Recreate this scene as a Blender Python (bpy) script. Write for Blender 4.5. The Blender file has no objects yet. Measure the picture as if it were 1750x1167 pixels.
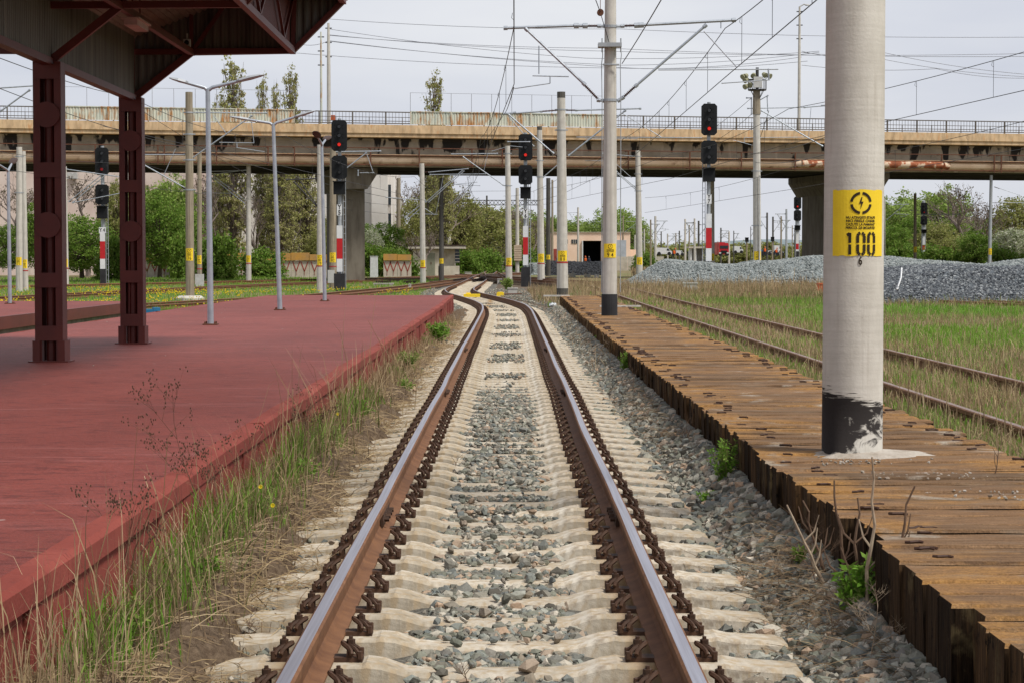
import bpy, math, random
import numpy as np
from mathutils import Vector, Matrix

# ------------------------------------------------------------------ camera, sky, sun, exposure
scene = bpy.context.scene
COL = scene.collection
F, CX, CY = 3460.0, 875.0, 583.5
CAMZ = 1.70
PITCH = math.atan((583.5 - 445.0) / F)
YAW = 4.0 / F                                   # camera turned slightly right
cam_d = bpy.data.cameras.new('camera')
cam_d.sensor_width = 36.0
cam_d.lens = F / 1750.0 * 36.0
cam_d.clip_start = 0.1
cam_d.clip_end = 6000
cam = bpy.data.objects.new('camera', cam_d)
COL.objects.link(cam)
cam.location = (0, 0, CAMZ)
cam.rotation_euler = (math.pi / 2 - PITCH, 0, -YAW)
scene.camera = cam

SUN_EL, SUN_AZ = math.radians(56), math.radians(126)   # azimuth measured clockwise from +Y: right and behind the camera
w = bpy.data.worlds.new('World')
scene.world = w
w.use_nodes = True
nt = w.node_tree
for n in list(nt.nodes):
    nt.nodes.remove(n)
out = nt.nodes.new('ShaderNodeOutputWorld')
sky = nt.nodes.new('ShaderNodeTexSky')
sky.sky_type = 'NISHITA'
sky.sun_disc = False
sky.sun_elevation = SUN_EL
sky.sun_rotation = SUN_AZ
bg1 = nt.nodes.new('ShaderNodeBackground')
bg1.inputs['Strength'].default_value = 0.08
nt.links.new(sky.outputs[0], bg1.inputs['Color'])
tc = nt.nodes.new('ShaderNodeTexCoord')
mp = nt.nodes.new('ShaderNodeMapping')
mp.inputs['Scale'].default_value = (1.2, 1.2, 5)
nz = nt.nodes.new('ShaderNodeTexNoise')
nz.inputs['Scale'].default_value = 2.6
nz.inputs['Detail'].default_value = 5
cr = nt.nodes.new('ShaderNodeValToRGB')
cr.color_ramp.elements[0].position = 0.3
cr.color_ramp.elements[0].color = (0.63, 0.66, 0.76, 1)
cr.color_ramp.elements[1].position = 0.7
cr.color_ramp.elements[1].color = (0.86, 0.87, 0.905, 1)
nt.links.new(tc.outputs['Generated'], mp.inputs[0])
nt.links.new(mp.outputs[0], nz.inputs[0])
nt.links.new(nz.outputs[0], cr.inputs[0])
bg2 = nt.nodes.new('ShaderNodeBackground')
nt.links.new(cr.outputs[0], bg2.inputs['Color'])
bg2.inputs['Strength'].default_value = 1.0
mx = nt.nodes.new('ShaderNodeMixShader')
mx.inputs[0].default_value = 0.9
nt.links.new(bg1.outputs[0], mx.inputs[1])
nt.links.new(bg2.outputs[0], mx.inputs[2])
nt.links.new(mx.outputs[0], out.inputs[0])

sd = bpy.data.lights.new('sun', 'SUN')
sd.energy = 3.9
sd.angle = math.radians(12.0)
sd.color = (1.0, 0.95, 0.87)
so = bpy.data.objects.new('sun', sd)
COL.objects.link(so)
sdir = Vector((math.sin(SUN_AZ) * math.cos(SUN_EL), math.cos(SUN_AZ) * math.cos(SUN_EL), math.sin(SUN_EL)))
so.rotation_euler = (-sdir).to_track_quat('-Z', 'Y').to_euler()
so.location = (30, -30, 60)
scene.view_settings.view_transform = 'Standard'
scene.view_settings.look = 'None'
scene.view_settings.gamma = 1
scene.view_settings.exposure = 0.0
scene.cycles.max_bounces = 6
scene.cycles.use_denoising = True

# ------------------------------------------------------------------ photo measuring
_fw = Vector((0, math.cos(PITCH), -math.sin(PITCH)))
_up = Vector((0, math.sin(PITCH), math.cos(PITCH)))
_rt = Vector((1, 0, 0))
_yr = Matrix.Rotation(-YAW, 3, 'Z')


def ray(px, py):
    return _yr @ (_fw + _rt * ((px - CX) / F) - _up * ((py - CY) / F))


def G(px, py, z=-0.05):
    d = ray(px, py)
    t = (z - CAMZ) / d.z
    return Vector((d.x * t, d.y * t, z))


def A(px, py, Y):
    d = ray(px, py)
    t = Y / d.y
    return Vector((d.x * t, Y, CAMZ + d.z * t))


# ------------------------------------------------------------------ materials
MATS = {}


def lin(c):
    return tuple((v / 255 / 12.92) if v / 255 <= 0.04045 else ((v / 255 + 0.055) / 1.055) ** 2.4 for v in c)


class NB:
    """small node builder"""
    def __init__(s, name):
        s.m = bpy.data.materials.new(name)
        s.m.use_nodes = True
        s.t = s.m.node_tree
        s.b = s.t.nodes['Principled BSDF']
        s.tc = s.t.nodes.new('ShaderNodeTexCoord')

    def n(s, typ, **kw):
        nd = s.t.nodes.new(typ)
        for k, v in kw.items():
            if k in nd.inputs:
                nd.inputs[k].default_value = v
            else:
                setattr(nd, k, v)
        return nd

    def l(s, a, b):
        s.t.links.new(a, b)

    def coord(s, scale=(1, 1, 1), rot=(0, 0, 0), space='Object'):
        m = s.n('ShaderNodeMapping')
        m.inputs['Scale'].default_value = scale
        m.inputs['Rotation'].default_value = rot
        s.l(s.tc.outputs[space], m.inputs[0])
        return m.outputs[0]

    def noise(s, scale, detail=4, co=None, rough=0.6, dist=0.0):
        nd = s.n('ShaderNodeTexNoise')
        nd.inputs['Scale'].default_value = scale
        nd.inputs['Detail'].default_value = detail
        nd.inputs['Roughness'].default_value = rough
        nd.inputs['Distortion'].default_value = dist
        s.l(co if co is not None else s.tc.outputs['Object'], nd.inputs['Vector'])
        return nd.outputs['Fac']

    def ramp(s, fac, stops):
        r = s.n('ShaderNodeValToRGB')
        el = r.color_ramp.elements
        while len(el) < len(stops):
            el.new(0.5)
        for e, (p, c) in zip(el, stops):
            e.position = p
            e.color = (*c, 1) if len(c) == 3 else c
        s.l(fac, r.inputs[0])
        return r.outputs[0]

    def mask(s, fac, a, b):
        return s.ramp(fac, [(a, (0, 0, 0)), (b, (1, 1, 1))])

    def mix(s, fac, a, b, mode='MIX'):
        m = s.n('ShaderNodeMix', data_type='RGBA', blend_type=mode)
        for i, v in ((0, fac), (6, a), (7, b)):
            if isinstance(v, (int, float)):
                m.inputs[i].default_value = v
            elif isinstance(v, tuple):
                m.inputs[i].default_value = (*v, 1)
            else:
                s.l(v, m.inputs[i])
        return m.outputs[2]

    def math(s, op, a, b=0.0, clamp=False):
        m = s.n('ShaderNodeMath', operation=op, use_clamp=clamp)
        for i, v in ((0, a), (1, b)):
            if isinstance(v, (int, float)):
                m.inputs[i].default_value = v
            else:
                s.l(v, m.inputs[i])
        return m.outputs[0]

    def xyz(s, space='Object'):
        x = s.n('ShaderNodeSeparateXYZ')
        s.l(s.tc.outputs[space], x.inputs[0])
        return x.outputs

    def bump(s, h, strength=0.4, dist=0.02):
        b = s.n('ShaderNodeBump')
        b.inputs['Strength'].default_value = strength
        b.inputs['Distance'].default_value = dist
        s.l(h, b.inputs['Height'])
        s.l(b.outputs[0], s.b.inputs['Normal'])

    def done(s, color, rough=0.8, metal=0.0, spec=0.3):
        if isinstance(color, tuple):
            s.b.inputs['Base Color'].default_value = (*color, 1)
        else:
            s.l(color, s.b.inputs['Base Color'])
        if isinstance(rough, (int, float)):
            s.b.inputs['Roughness'].default_value = rough
        else:
            s.l(rough, s.b.inputs['Roughness'])
        s.b.inputs['Metallic'].default_value = metal
        s.b.inputs['Specular IOR Level'].default_value = spec
        MATS[s.m.name] = s.m
        return s.m


def simple(name, c1, c2=None, scale=3, rough=0.8, metal=0.0, bump=0.0, bscale=40, bdist=0.01, spec=0.3, stretch=(1, 1, 1)):
    b = NB(name)
    c2 = c2 or tuple(v * 0.75 for v in c1)
    co = b.coord(stretch)
    n1 = b.noise(scale, 6, co)
    col = b.ramp(n1, [(0.3, c2), (0.7, c1)])
    if bump:
        b.bump(b.noise(bscale, 5, co), bump, bdist)
    return b.done(col, rough, metal, spec)


def island(name, cols, rough=0.8, bump=0.0, bscale=60, dark=0.0, transl=0.0, spec=0.3):
    """every loose piece (stone, blade, leaf) its own colour"""
    b = NB(name)
    g = b.n('ShaderNodeNewGeometry')
    k = len(cols)
    col = b.ramp(g.outputs['Random Per Island'], [(i / max(k - 1, 1), c) for i, c in enumerate(cols)])
    if dark:
        col = b.mix(dark, col, b.ramp(b.noise(bscale, 4), [(0.3, (0.35, 0.33, 0.3)), (0.7, (1.3, 1.3, 1.3))]), 'MULTIPLY')
    if bump:
        b.bump(b.noise(bscale, 3), bump, 0.01)
    b.done(col, rough, 0, spec)
    if transl:
        t = b.n('ShaderNodeBsdfTranslucent')
        b.l(col, t.inputs[0])
        mxs = b.n('ShaderNodeMixShader')
        mxs.inputs[0].default_value = transl
        b.l(b.b.outputs[0], mxs.inputs[1])
        b.l(t.outputs[0], mxs.inputs[2])
        b.l(mxs.outputs[0], b.t.nodes['Material Output'].inputs[0])
    return b.m


def grime(name, base, dark, rust=None, scale=2.0, streak=(6, 6, 0.6), rough=0.85, bump=0.25, bscale=30, spec=0.25, lo=0.42, hi=0.7):
    """a painted or cast surface with vertical dirt streaks"""
    b = NB(name)
    n1 = b.noise(scale, 6)
    n2 = b.noise(1.5, 6, b.coord(streak))
    col = b.ramp(n1, [(0.3, tuple(v * 0.86 for v in base)), (0.7, tuple(min(1, v * 1.1) for v in base))])
    col = b.mix(b.mask(n2, lo, hi), col, dark)
    if rust:
        col = b.mix(b.mask(b.noise(scale * 2.3, 6, b.coord((3, 3, 1))), 0.56, 0.66), col, rust)
    b.bump(b.noise(bscale, 5), bump, 0.01)
    return b.done(col, rough, 0, spec)


# setting
def ground_material():
    b = NB('ground_soil')
    x = b.xyz()
    big = b.noise(0.13, 6)
    mid = b.noise(0.9, 6)
    fine = b.noise(14, 6)
    soil = b.ramp(fine, [(0.3, (0.07, 0.052, 0.036)), (0.7, (0.19, 0.15, 0.11))])
    dry = b.ramp(fine, [(0.3, (0.12, 0.09, 0.05)), (0.7, (0.26, 0.21, 0.12))])
    green = b.ramp(mid, [(0.3, (0.045, 0.11, 0.018)), (0.7, (0.11, 0.19, 0.035))])
    veg = b.mix(b.mask(big, 0.36, 0.50), green, dry)
    # vegetation away from the track bed
    ax = b.math('ABSOLUTE', b.math('ADD', x[0], 0.3))
    m = b.mask(b.math('ADD', b.math('MULTIPLY', ax, 0.1), b.math('MULTIPLY', mid, 0.12)), 0.24, 0.30)
    col = b.mix(m, soil, veg)
    b.bump(b.noise(25, 6), 0.7, 0.03)
    b.done(col, 0.95, 0, 0.1)


ground_material()
simple('sleeper_concrete', (0.50, 0.455, 0.37), (0.36, 0.305, 0.22), 5, 0.9, bump=0.35, bscale=60, bdist=0.006)


def sleeper_material():
    b = NB('sleeper_concrete_worn')
    n1 = b.noise(3.5, 7)
    n2 = b.noise(22, 6)
    col = b.ramp(n1, [(0.32, (0.27, 0.215, 0.14)), (0.48, (0.50, 0.455, 0.38)), (0.75, (0.68, 0.65, 0.59))])
    col = b.mix(0.5, col, b.ramp(n2, [(0.3, (0.62, 0.6, 0.56)), (0.65, (1.1, 1.08, 1.04))]), 'MULTIPLY')
    # rust run-off close to the rails
    x = b.xyz()
    ax = b.math('ABSOLUTE', b.math('SUBTRACT', b.math('ABSOLUTE', b.math('ADD', x[0], 0.066)), 0.75))
    r = b.math('SUBTRACT', b.math('ADD', b.math('MULTIPLY', n1, 0.5), 0.15), b.math('MULTIPLY', ax, 1.1))
    col = b.mix(b.mask(r, 0.22, 0.42), col, (0.30, 0.165, 0.06))
    oi = b.n('ShaderNodeObjectInfo')
    col = b.mix(1.0, col, b.ramp(oi.outputs['Random'], [(0, (0.82, 0.80, 0.77)), (1, (1.06, 1.05, 1.03))]), 'MULTIPLY')
    st = b.noise(2, 6, b.coord((9, 9, 1.2)))
    col = b.mix(b.math('MULTIPLY', b.mask(st, 0.46, 0.62), 0.75), col, (0.36, 0.27, 0.165))
    dk = b.noise(6, 7, None, 0.7)
    col = b.mix(b.math('MULTIPLY', b.mask(dk, 0.56, 0.68), 0.65), col, (0.20, 0.155, 0.11))
    b.bump(b.noise(70, 6), 0.5, 0.006)
    b.done(col, 0.9, 0, 0.2)


sleeper_material()
STONES = [(0.115, 0.12, 0.095), (0.24, 0.24, 0.19), (0.15, 0.16, 0.13), (0.36, 0.34, 0.28), (0.075, 0.068, 0.055), (0.20, 0.20, 0.165), (0.50, 0.45, 0.37),
          (0.26, 0.275, 0.24), (0.12, 0.13, 0.125), (0.44, 0.31, 0.21), (0.16, 0.165, 0.15), (0.24, 0.20, 0.15), (0.13, 0.15, 0.145), (0.19, 0.19, 0.17)]
island('ballast_stone', STONES, 0.85, 0.3, 80, 0.3)
island('blue_gravel', [(0.17, 0.195, 0.195), (0.29, 0.315, 0.31), (0.21, 0.24, 0.24), (0.40, 0.42, 0.41), (0.13, 0.15, 0.15), (0.25, 0.275, 0.27)], 0.85, 0.3, 60, 0.6)
island('dark_gravel', [(0.06, 0.07, 0.08), (0.13, 0.145, 0.16), (0.085, 0.095, 0.11), (0.34, 0.36, 0.37), (0.05, 0.055, 0.065), (0.09, 0.10, 0.115)], 0.85, 0.3, 60, 0.6)
island('black_gravel', [(0.02, 0.022, 0.026), (0.045, 0.048, 0.055), (0.03, 0.032, 0.036)], 0.85, 0.3, 60, 0.6)
simple('blue_gravel_bed', (0.28, 0.31, 0.31), (0.13, 0.15, 0.155), 14, 0.95, bump=1.0, bscale=9, bdist=0.12)
simple('dark_gravel_bed', (0.14, 0.16, 0.18), (0.055, 0.065, 0.075), 14, 0.95, bump=1.0, bscale=9, bdist=0.12)
simple('black_gravel_bed', (0.05, 0.054, 0.06), (0.02, 0.022, 0.025), 9, 0.95, bump=1.0, bscale=6, bdist=0.15)
simple('ballast_bed', (0.21, 0.20, 0.17), (0.06, 0.055, 0.045), 26, 0.95, bump=1.0, bscale=30, bdist=0.04)
simple('rail_rust', (0.20, 0.092, 0.040), (0.11, 0.046, 0.020), 9, 0.75, 0.0, 0.3, 60, 0.004)
simple('rail_rust_bright', (0.30, 0.14, 0.06), (0.16, 0.07, 0.03), 9, 0.8, 0.0, 0.3, 60, 0.004)
simple('clip_iron', (0.085, 0.042, 0.024), (0.03, 0.016, 0.010), 14, 0.7, 0.0, 0.3, 60, 0.004)


def rail_head():
    b = NB('rail_head_steel')
    n = b.noise(1.5, 4, b.coord((60, 0.6, 1)))
    col = b.ramp(n, [(0.3, (0.30, 0.29, 0.33)), (0.7, (0.46, 0.46, 0.52))])
    b.done(col, b.ramp(b.noise(2, 4, b.coord((40, 0.5, 1))), [(0.3, (0.28,) * 3), (0.7, (0.42,) * 3)]), 0.75, 0.5)


rail_head()
simple('old_rail_top', (0.30, 0.24, 0.22), (0.17, 0.11, 0.085), 6, 0.6, 0.3)


def red_paving():
    b = NB('red_platform_paving')
    n1 = b.noise(0.55, 7, b.coord((1, 0.55, 1)))
    n2 = b.noise(45, 5)
    n3 = b.noise(6, 6, b.coord((1, 2.2, 1)))
    col = b.ramp(n1, [(0.3, (0.150, 0.030, 0.022)), (0.7, (0.225, 0.050, 0.038))])
    col = b.mix(b.mask(n3, 0.5, 0.68), col, (0.105, 0.021, 0.017))
    wear = b.noise(1.1, 7, b.coord((0.5, 2.5, 1)), 0.7)
    col = b.mix(b.mask(wear, 0.56, 0.72), col, (0.27, 0.088, 0.078))
    col = b.mix(0.65, col, b.ramp(n2, [(0.3, (0.6, 0.6, 0.6)), (0.7, (1.35, 1.3, 1.25))]), 'MULTIPLY')
    sp = b.noise(9, 2)
    col = b.mix(b.mask(sp, 0.76, 0.79), col, (0.30, 0.20, 0.18))
    b.bump(b.noise(60, 6), 0.8, 0.010)
    b.done(col, 0.66, 0, 0.35)


red_paving()


def red_edge():
    b = NB('red_edge_paint')
    n1 = b.noise(1.2, 6)
    x = b.xyz()
    col = b.ramp(n1, [(0.3, (0.185, 0.038, 0.028)), (0.7, (0.265, 0.064, 0.048))])
    st = b.noise(2, 6, b.coord((8, 8, 0.8)))
    col = b.mix(b.mask(st, 0.55, 0.75), col, (0.13, 0.03, 0.024))
    b.bump(b.noise(50, 5), 0.5, 0.008)
    b.done(col, 0.85, 0, 0.2)
    # side wall: fine diagonal tooling of the concrete under the paint
    b = NB('red_wall_paint')
    col = b.ramp(b.noise(1.2, 6), [(0.3, (0.185, 0.038, 0.028)), (0.7, (0.265, 0.064, 0.048))])
    st = b.noise(2, 6, b.coord((8, 5, 0.6)))
    col = b.mix(b.mask(st, 0.52, 0.72), col, (0.12, 0.028, 0.022))
    wv = b.n('ShaderNodeTexWave', wave_type='BANDS', bands_direction='Y')
    wv.inputs['Scale'].default_value = 16
    wv.inputs['Distortion'].default_value = 2
    b.l(b.coord((1, 1, 1), (0.6, 0, 0)), wv.inputs[0])
    b.bump(wv.outputs['Fac'], 0.35, 0.005)
    b.done(col, 0.85, 0, 0.2)


red_edge()
simple('maroon_steel', (0.118, 0.019, 0.013), (0.080, 0.013, 0.009), 3, 0.5, 0, 0.12, 30, 0.003, spec=0.4)
simple('bright_red_fascia', (0.36, 0.02, 0.03), (0.28, 0.016, 0.022), 3, 0.5)


def corrugated(name, base, freq_axis, dark):
    b = NB(name)
    st = b.noise(2.0, 6, b.coord((3, 3, 0.25)))
    fine = b.noise(1.0, 3, b.coord((14, 14, 0.15)))
    col = b.mix(b.mask(st, 0.45, 0.7), base, dark)
    col = b.mix(b.mask(fine, 0.62, 0.72), col, tuple(min(1, v * 1.7) for v in base))
    b.done(col, 0.55, 0.1, 0.4)


corrugated('canopy_sheet', (0.125, 0.112, 0.092), 0, (0.06, 0.053, 0.042))
simple('soffit_sheet', (0.22, 0.16, 0.125), (0.14, 0.095, 0.07), 3, 0.6)
grime('pole_concrete', (0.50, 0.475, 0.43), (0.32, 0.29, 0.25), None, 4.0, (10, 10, 0.25), 0.85, 0.35, 60, lo=0.5, hi=0.72)
grime('brown_concrete', (0.30, 0.255, 0.19), (0.17, 0.14, 0.10), None, 4.0, (12, 12, 0.5), 0.9, 0.4, 40)
grime('dark_concrete', (0.10, 0.095, 0.085), (0.05, 0.045, 0.04), None, 4.0, (12, 12, 0.5), 0.9, 0.4, 40)
grime('bridge_concrete', (0.60, 0.43, 0.26), (0.37, 0.26, 0.155), (0.52, 0.30, 0.15), 0.5, (1.8, 1.8, 0.5), 0.9, 0.3, 8, lo=0.44, hi=0.66)
grime('pier_concrete', (0.19, 0.165, 0.13), (0.11, 0.09, 0.07), None, 0.6, (1.5, 1.5, 0.3), 0.9, 0.3, 8)


def girder_mat():
    b = NB('stained_girder')
    n1 = b.noise(0.8, 7)
    col = b.ramp(n1, [(0.3, (0.27, 0.235, 0.185)), (0.7, (0.45, 0.40, 0.32))])
    st = b.noise(1.0, 4, b.coord((1.05, 1.05, 0.34)), 0.5)
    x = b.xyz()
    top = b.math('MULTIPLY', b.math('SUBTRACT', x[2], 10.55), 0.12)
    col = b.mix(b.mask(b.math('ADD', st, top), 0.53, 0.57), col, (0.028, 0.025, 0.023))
    wh = b.noise(1.0, 5, b.coord((1.1, 1.1, 0.2)))
    col = b.mix(b.mask(wh, 0.60, 0.68), col, (0.50, 0.44, 0.36))
    b.done(col, 0.9)
    b = NB('rusty_screen')
    n1 = b.noise(0.35, 6)
    col = b.ramp(b.noise(1.2, 5, b.coord((5, 5, 0.4))), [(0.35, (0.42, 0.45, 0.39)), (0.65, (0.60, 0.60, 0.50))])
    rs = b.math('ADD', b.math('MULTIPLY', n1, 0.5), b.math('MULTIPLY', b.noise(1.3, 6, b.coord((3, 3, 0.7))), 0.5))
    col = b.mix(b.mask(rs, 0.48, 0.58), col, (0.38, 0.18, 0.06))
    b.done(col, 0.8)
    b = NB('rusty_pipe_paint')
    col = b.ramp(b.noise(0.5, 6), [(0.35, (0.56, 0.39, 0.25)), (0.65, (0.72, 0.55, 0.39))])
    x = b.xyz()
    low = b.math('MULTIPLY', b.math('SUBTRACT', 9.55, x[2]), 0.30)
    col = b.mix(b.mask(b.math('ADD', b.noise(1.6, 6), low), 0.62, 0.78), col, (0.24, 0.12, 0.07))
    b.done(col, 0.8)
    b = NB('rusty_flaking_pipe')
    col = b.ramp(b.noise(1.4, 4, b.coord((1, 1, 1))), [(0.38, (0.20, 0.06, 0.025)), (0.5, (0.34, 0.11, 0.05)), (0.56, (0.58, 0.45, 0.33))])
    b.done(col, 0.8)


girder_mat()
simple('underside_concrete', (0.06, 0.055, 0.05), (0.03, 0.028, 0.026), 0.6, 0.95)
simple('rust_iron', (0.14, 0.055, 0.03), (0.07, 0.03, 0.018), 4, 0.85)
simple('splice_iron_dark', (0.075, 0.035, 0.022), (0.035, 0.018, 0.012), 12, 0.7)
simple('bridge_rail_iron', (0.13, 0.115, 0.10), (0.08, 0.065, 0.05), 4, 0.7)
simple('asphalt', (0.06, 0.06, 0.06), (0.045, 0.045, 0.045), 6, 0.9)
simple('galvanised', (0.42, 0.45, 0.49), (0.30, 0.33, 0.37), 6, 0.45, 0.55, 0.1, 40, 0.002, spec=0.5)
simple('galvanised_matt', (0.40, 0.42, 0.44), (0.28, 0.30, 0.32), 4, 0.6, 0.3)
simple('dark_arm_steel', (0.06, 0.058, 0.058), (0.035, 0.033, 0.033), 4, 0.6, 0.3)
simple('insulator_brown', (0.10, 0.045, 0.035), (0.06, 0.025, 0.02), 8, 0.4, spec=0.5)
simple('wire_dark', (0.05, 0.05, 0.055), (0.04, 0.04, 0.045), 8, 0.6, 0.2)
simple('wire_pale', (0.30, 0.31, 0.34), (0.25, 0.26, 0.29), 8, 0.6, 0.2)
simple('signal_black', (0.012, 0.013, 0.015), (0.008, 0.009, 0.010), 4, 0.7, spec=0.2)
simple('lens_dark', (0.02, 0.022, 0.025), (0.012, 0.013, 0.015), 4, 0.15, spec=0.6)
simple('paint_white', (0.72, 0.73, 0.74), (0.58, 0.59, 0.60), 3, 0.6)
simple('paint_red', (0.52, 0.018, 0.022), (0.40, 0.014, 0.018), 3, 0.55)
simple('thin_red_band', (0.38, 0.05, 0.045), (0.28, 0.04, 0.035), 3, 0.7)
simple('paint_black', (0.02, 0.018, 0.017), (0.012, 0.011, 0.010), 3, 0.7)
simple('plinth_black', (0.035, 0.035, 0.038), (0.018, 0.018, 0.02), 2, 0.8, bump=0.3)
simple('stencil_black', (0.035, 0.022, 0.010), (0.02, 0.013, 0.007), 9, 0.8)
simple('paint_yellow', (0.86, 0.62, 0.03), (0.76, 0.52, 0.022), 4, 0.75, bump=0.15, bscale=60)
simple('cabinet_grey', (0.50, 0.50, 0.49), (0.38, 0.37, 0.35), 3, 0.6)
simple('cabinet_white', (0.66, 0.67, 0.68), (0.5, 0.5, 0.5), 3, 0.6)
simple('blue_grey_paint', (0.22, 0.30, 0.34), (0.17, 0.23, 0.27), 3, 0.6)
simple('counterweight', (0.50, 0.49, 0.46), (0.33, 0.31, 0.28), 3, 0.9)
simple('counterweight_tan', (0.52, 0.42, 0.31), (0.40, 0.31, 0.22), 3, 0.9)
simple('mortar_dark', (0.08, 0.07, 0.06), None, 3, 0.9)
island('mortar_crumb', [(0.30, 0.27, 0.23), (0.22, 0.19, 0.15), (0.40, 0.36, 0.31), (0.17, 0.12, 0.08)], 0.9)
simple('spilled_mortar', (0.46, 0.42, 0.37), (0.30, 0.25, 0.20), 7, 0.95, bump=0.9, bscale=35, bdist=0.02)
simple('orange_vest', (0.75, 0.13, 0.02), None, 3, 0.8)
simple('yellow_vest', (0.55, 0.65, 0.05), None, 3, 0.8)
simple('dark_clothes', (0.03, 0.035, 0.06), None, 3, 0.9)
simple('skin', (0.42, 0.25, 0.18), None, 3, 0.7)
simple('truck_red', (0.50, 0.02, 0.03), None, 3, 0.4)
simple('glass_dark', (0.03, 0.04, 0.05), None, 3, 0.15, spec=0.6)
simple('tyre', (0.02, 0.02, 0.02), None, 3, 0.9)
simple('dark_interior', (0.012, 0.012, 0.018), None, 3, 1.0)
simple('door_steel', (0.42, 0.45, 0.50), (0.33, 0.35, 0.38), 2, 0.7)
simple('flood_lamp_shell', (0.30, 0.29, 0.18), (0.2, 0.2, 0.13), 5, 0.6)
simple('lamp_cap_brown', (0.055, 0.03, 0.022), None, 5, 0.6)
simple('lamp_panel_pink', (0.50, 0.33, 0.30), None, 5, 0.6)
simple('blue_plastic', (0.02, 0.16, 0.30), None, 3, 0.6)
simple('bag_plastic', (0.62, 0.66, 0.68), (0.45, 0.48, 0.5), 9, 0.5)
simple('marker_orange', (0.55, 0.12, 0.04), (0.42, 0.10, 0.05), 6, 0.8)
simple('timber_dark', (0.08, 0.055, 0.04), (0.045, 0.03, 0.022), 4, 0.9)
simple('bark', (0.11, 0.085, 0.06), (0.06, 0.045, 0.03), 5, 0.95, bump=0.5, bscale=12, bdist=0.05)
simple('grey_bark', (0.21, 0.17, 0.15), (0.13, 0.10, 0.085), 5, 0.95)
simple('weed_stem', (0.16, 0.10, 0.065), (0.09, 0.055, 0.035), 9, 0.9)
simple('pale_stem', (0.42, 0.34, 0.24), (0.24, 0.17, 0.12), 20, 0.9)
simple('seed_brown', (0.10, 0.055, 0.035), None, 9, 0.9)

GREEN1 = [(0.10, 0.22, 0.018), (0.15, 0.31, 0.03), (0.20, 0.36, 0.045), (0.12, 0.26, 0.025), (0.27, 0.37, 0.08), (0.16, 0.30, 0.04)]
island('green_blades', GREEN1, 0.6, transl=0.35, spec=0.2)
island('dry_blades', [(0.40, 0.30, 0.16), (0.27, 0.19, 0.10), (0.52, 0.41, 0.25), (0.20, 0.13, 0.075), (0.34, 0.26, 0.15), (0.24, 0.16, 0.10)], 0.8, transl=0.2, spec=0.15)
island('thatch_blades', [(0.20, 0.145, 0.09), (0.13, 0.09, 0.055), (0.30, 0.22, 0.13), (0.09, 0.06, 0.038), (0.24, 0.18, 0.12)], 0.9, transl=0.1, spec=0.1)
island('olive_blades', [(0.14, 0.16, 0.05), (0.20, 0.19, 0.08), (0.10, 0.14, 0.035), (0.25, 0.20, 0.10), (0.13, 0.18, 0.045)], 0.7, transl=0.3, spec=0.2)
island('yellow_petals', [(0.75, 0.55, 0.01), (0.85, 0.68, 0.03)], 0.7, transl=0.2)
island('leaf_green', [(0.085, 0.16, 0.02), (0.13, 0.23, 0.03), (0.18, 0.28, 0.045), (0.10, 0.18, 0.022), (0.20, 0.23, 0.06)], 0.6, transl=0.35, spec=0.15)
island('leaf_bright', [(0.20, 0.30, 0.05), (0.27, 0.38, 0.08), (0.16, 0.24, 0.045), (0.33, 0.41, 0.13), (0.21, 0.24, 0.08)], 0.6, transl=0.35, spec=0.15)
island('leaf_olive', [(0.22, 0.24, 0.06), (0.29, 0.31, 0.09), (0.17, 0.19, 0.05), (0.33, 0.32, 0.12), (0.22, 0.19, 0.10)], 0.6, transl=0.35, spec=0.15)
island('leaf_brown', [(0.13, 0.10, 0.065), (0.18, 0.14, 0.09), (0.10, 0.075, 0.05), (0.16, 0.15, 0.08)], 0.7, transl=0.2, spec=0.15)
island('leaf_poplar', [(0.32, 0.34, 0.11), (0.40, 0.40, 0.15), (0.25, 0.26, 0.08), (0.42, 0.38, 0.18), (0.27, 0.22, 0.14)], 0.6, transl=0.4, spec=0.15)
island('blossom_white', [(0.42, 0.44, 0.33), (0.55, 0.54, 0.45), (0.20, 0.26, 0.10), (0.30, 0.34, 0.18)], 0.7, transl=0.3)


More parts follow.
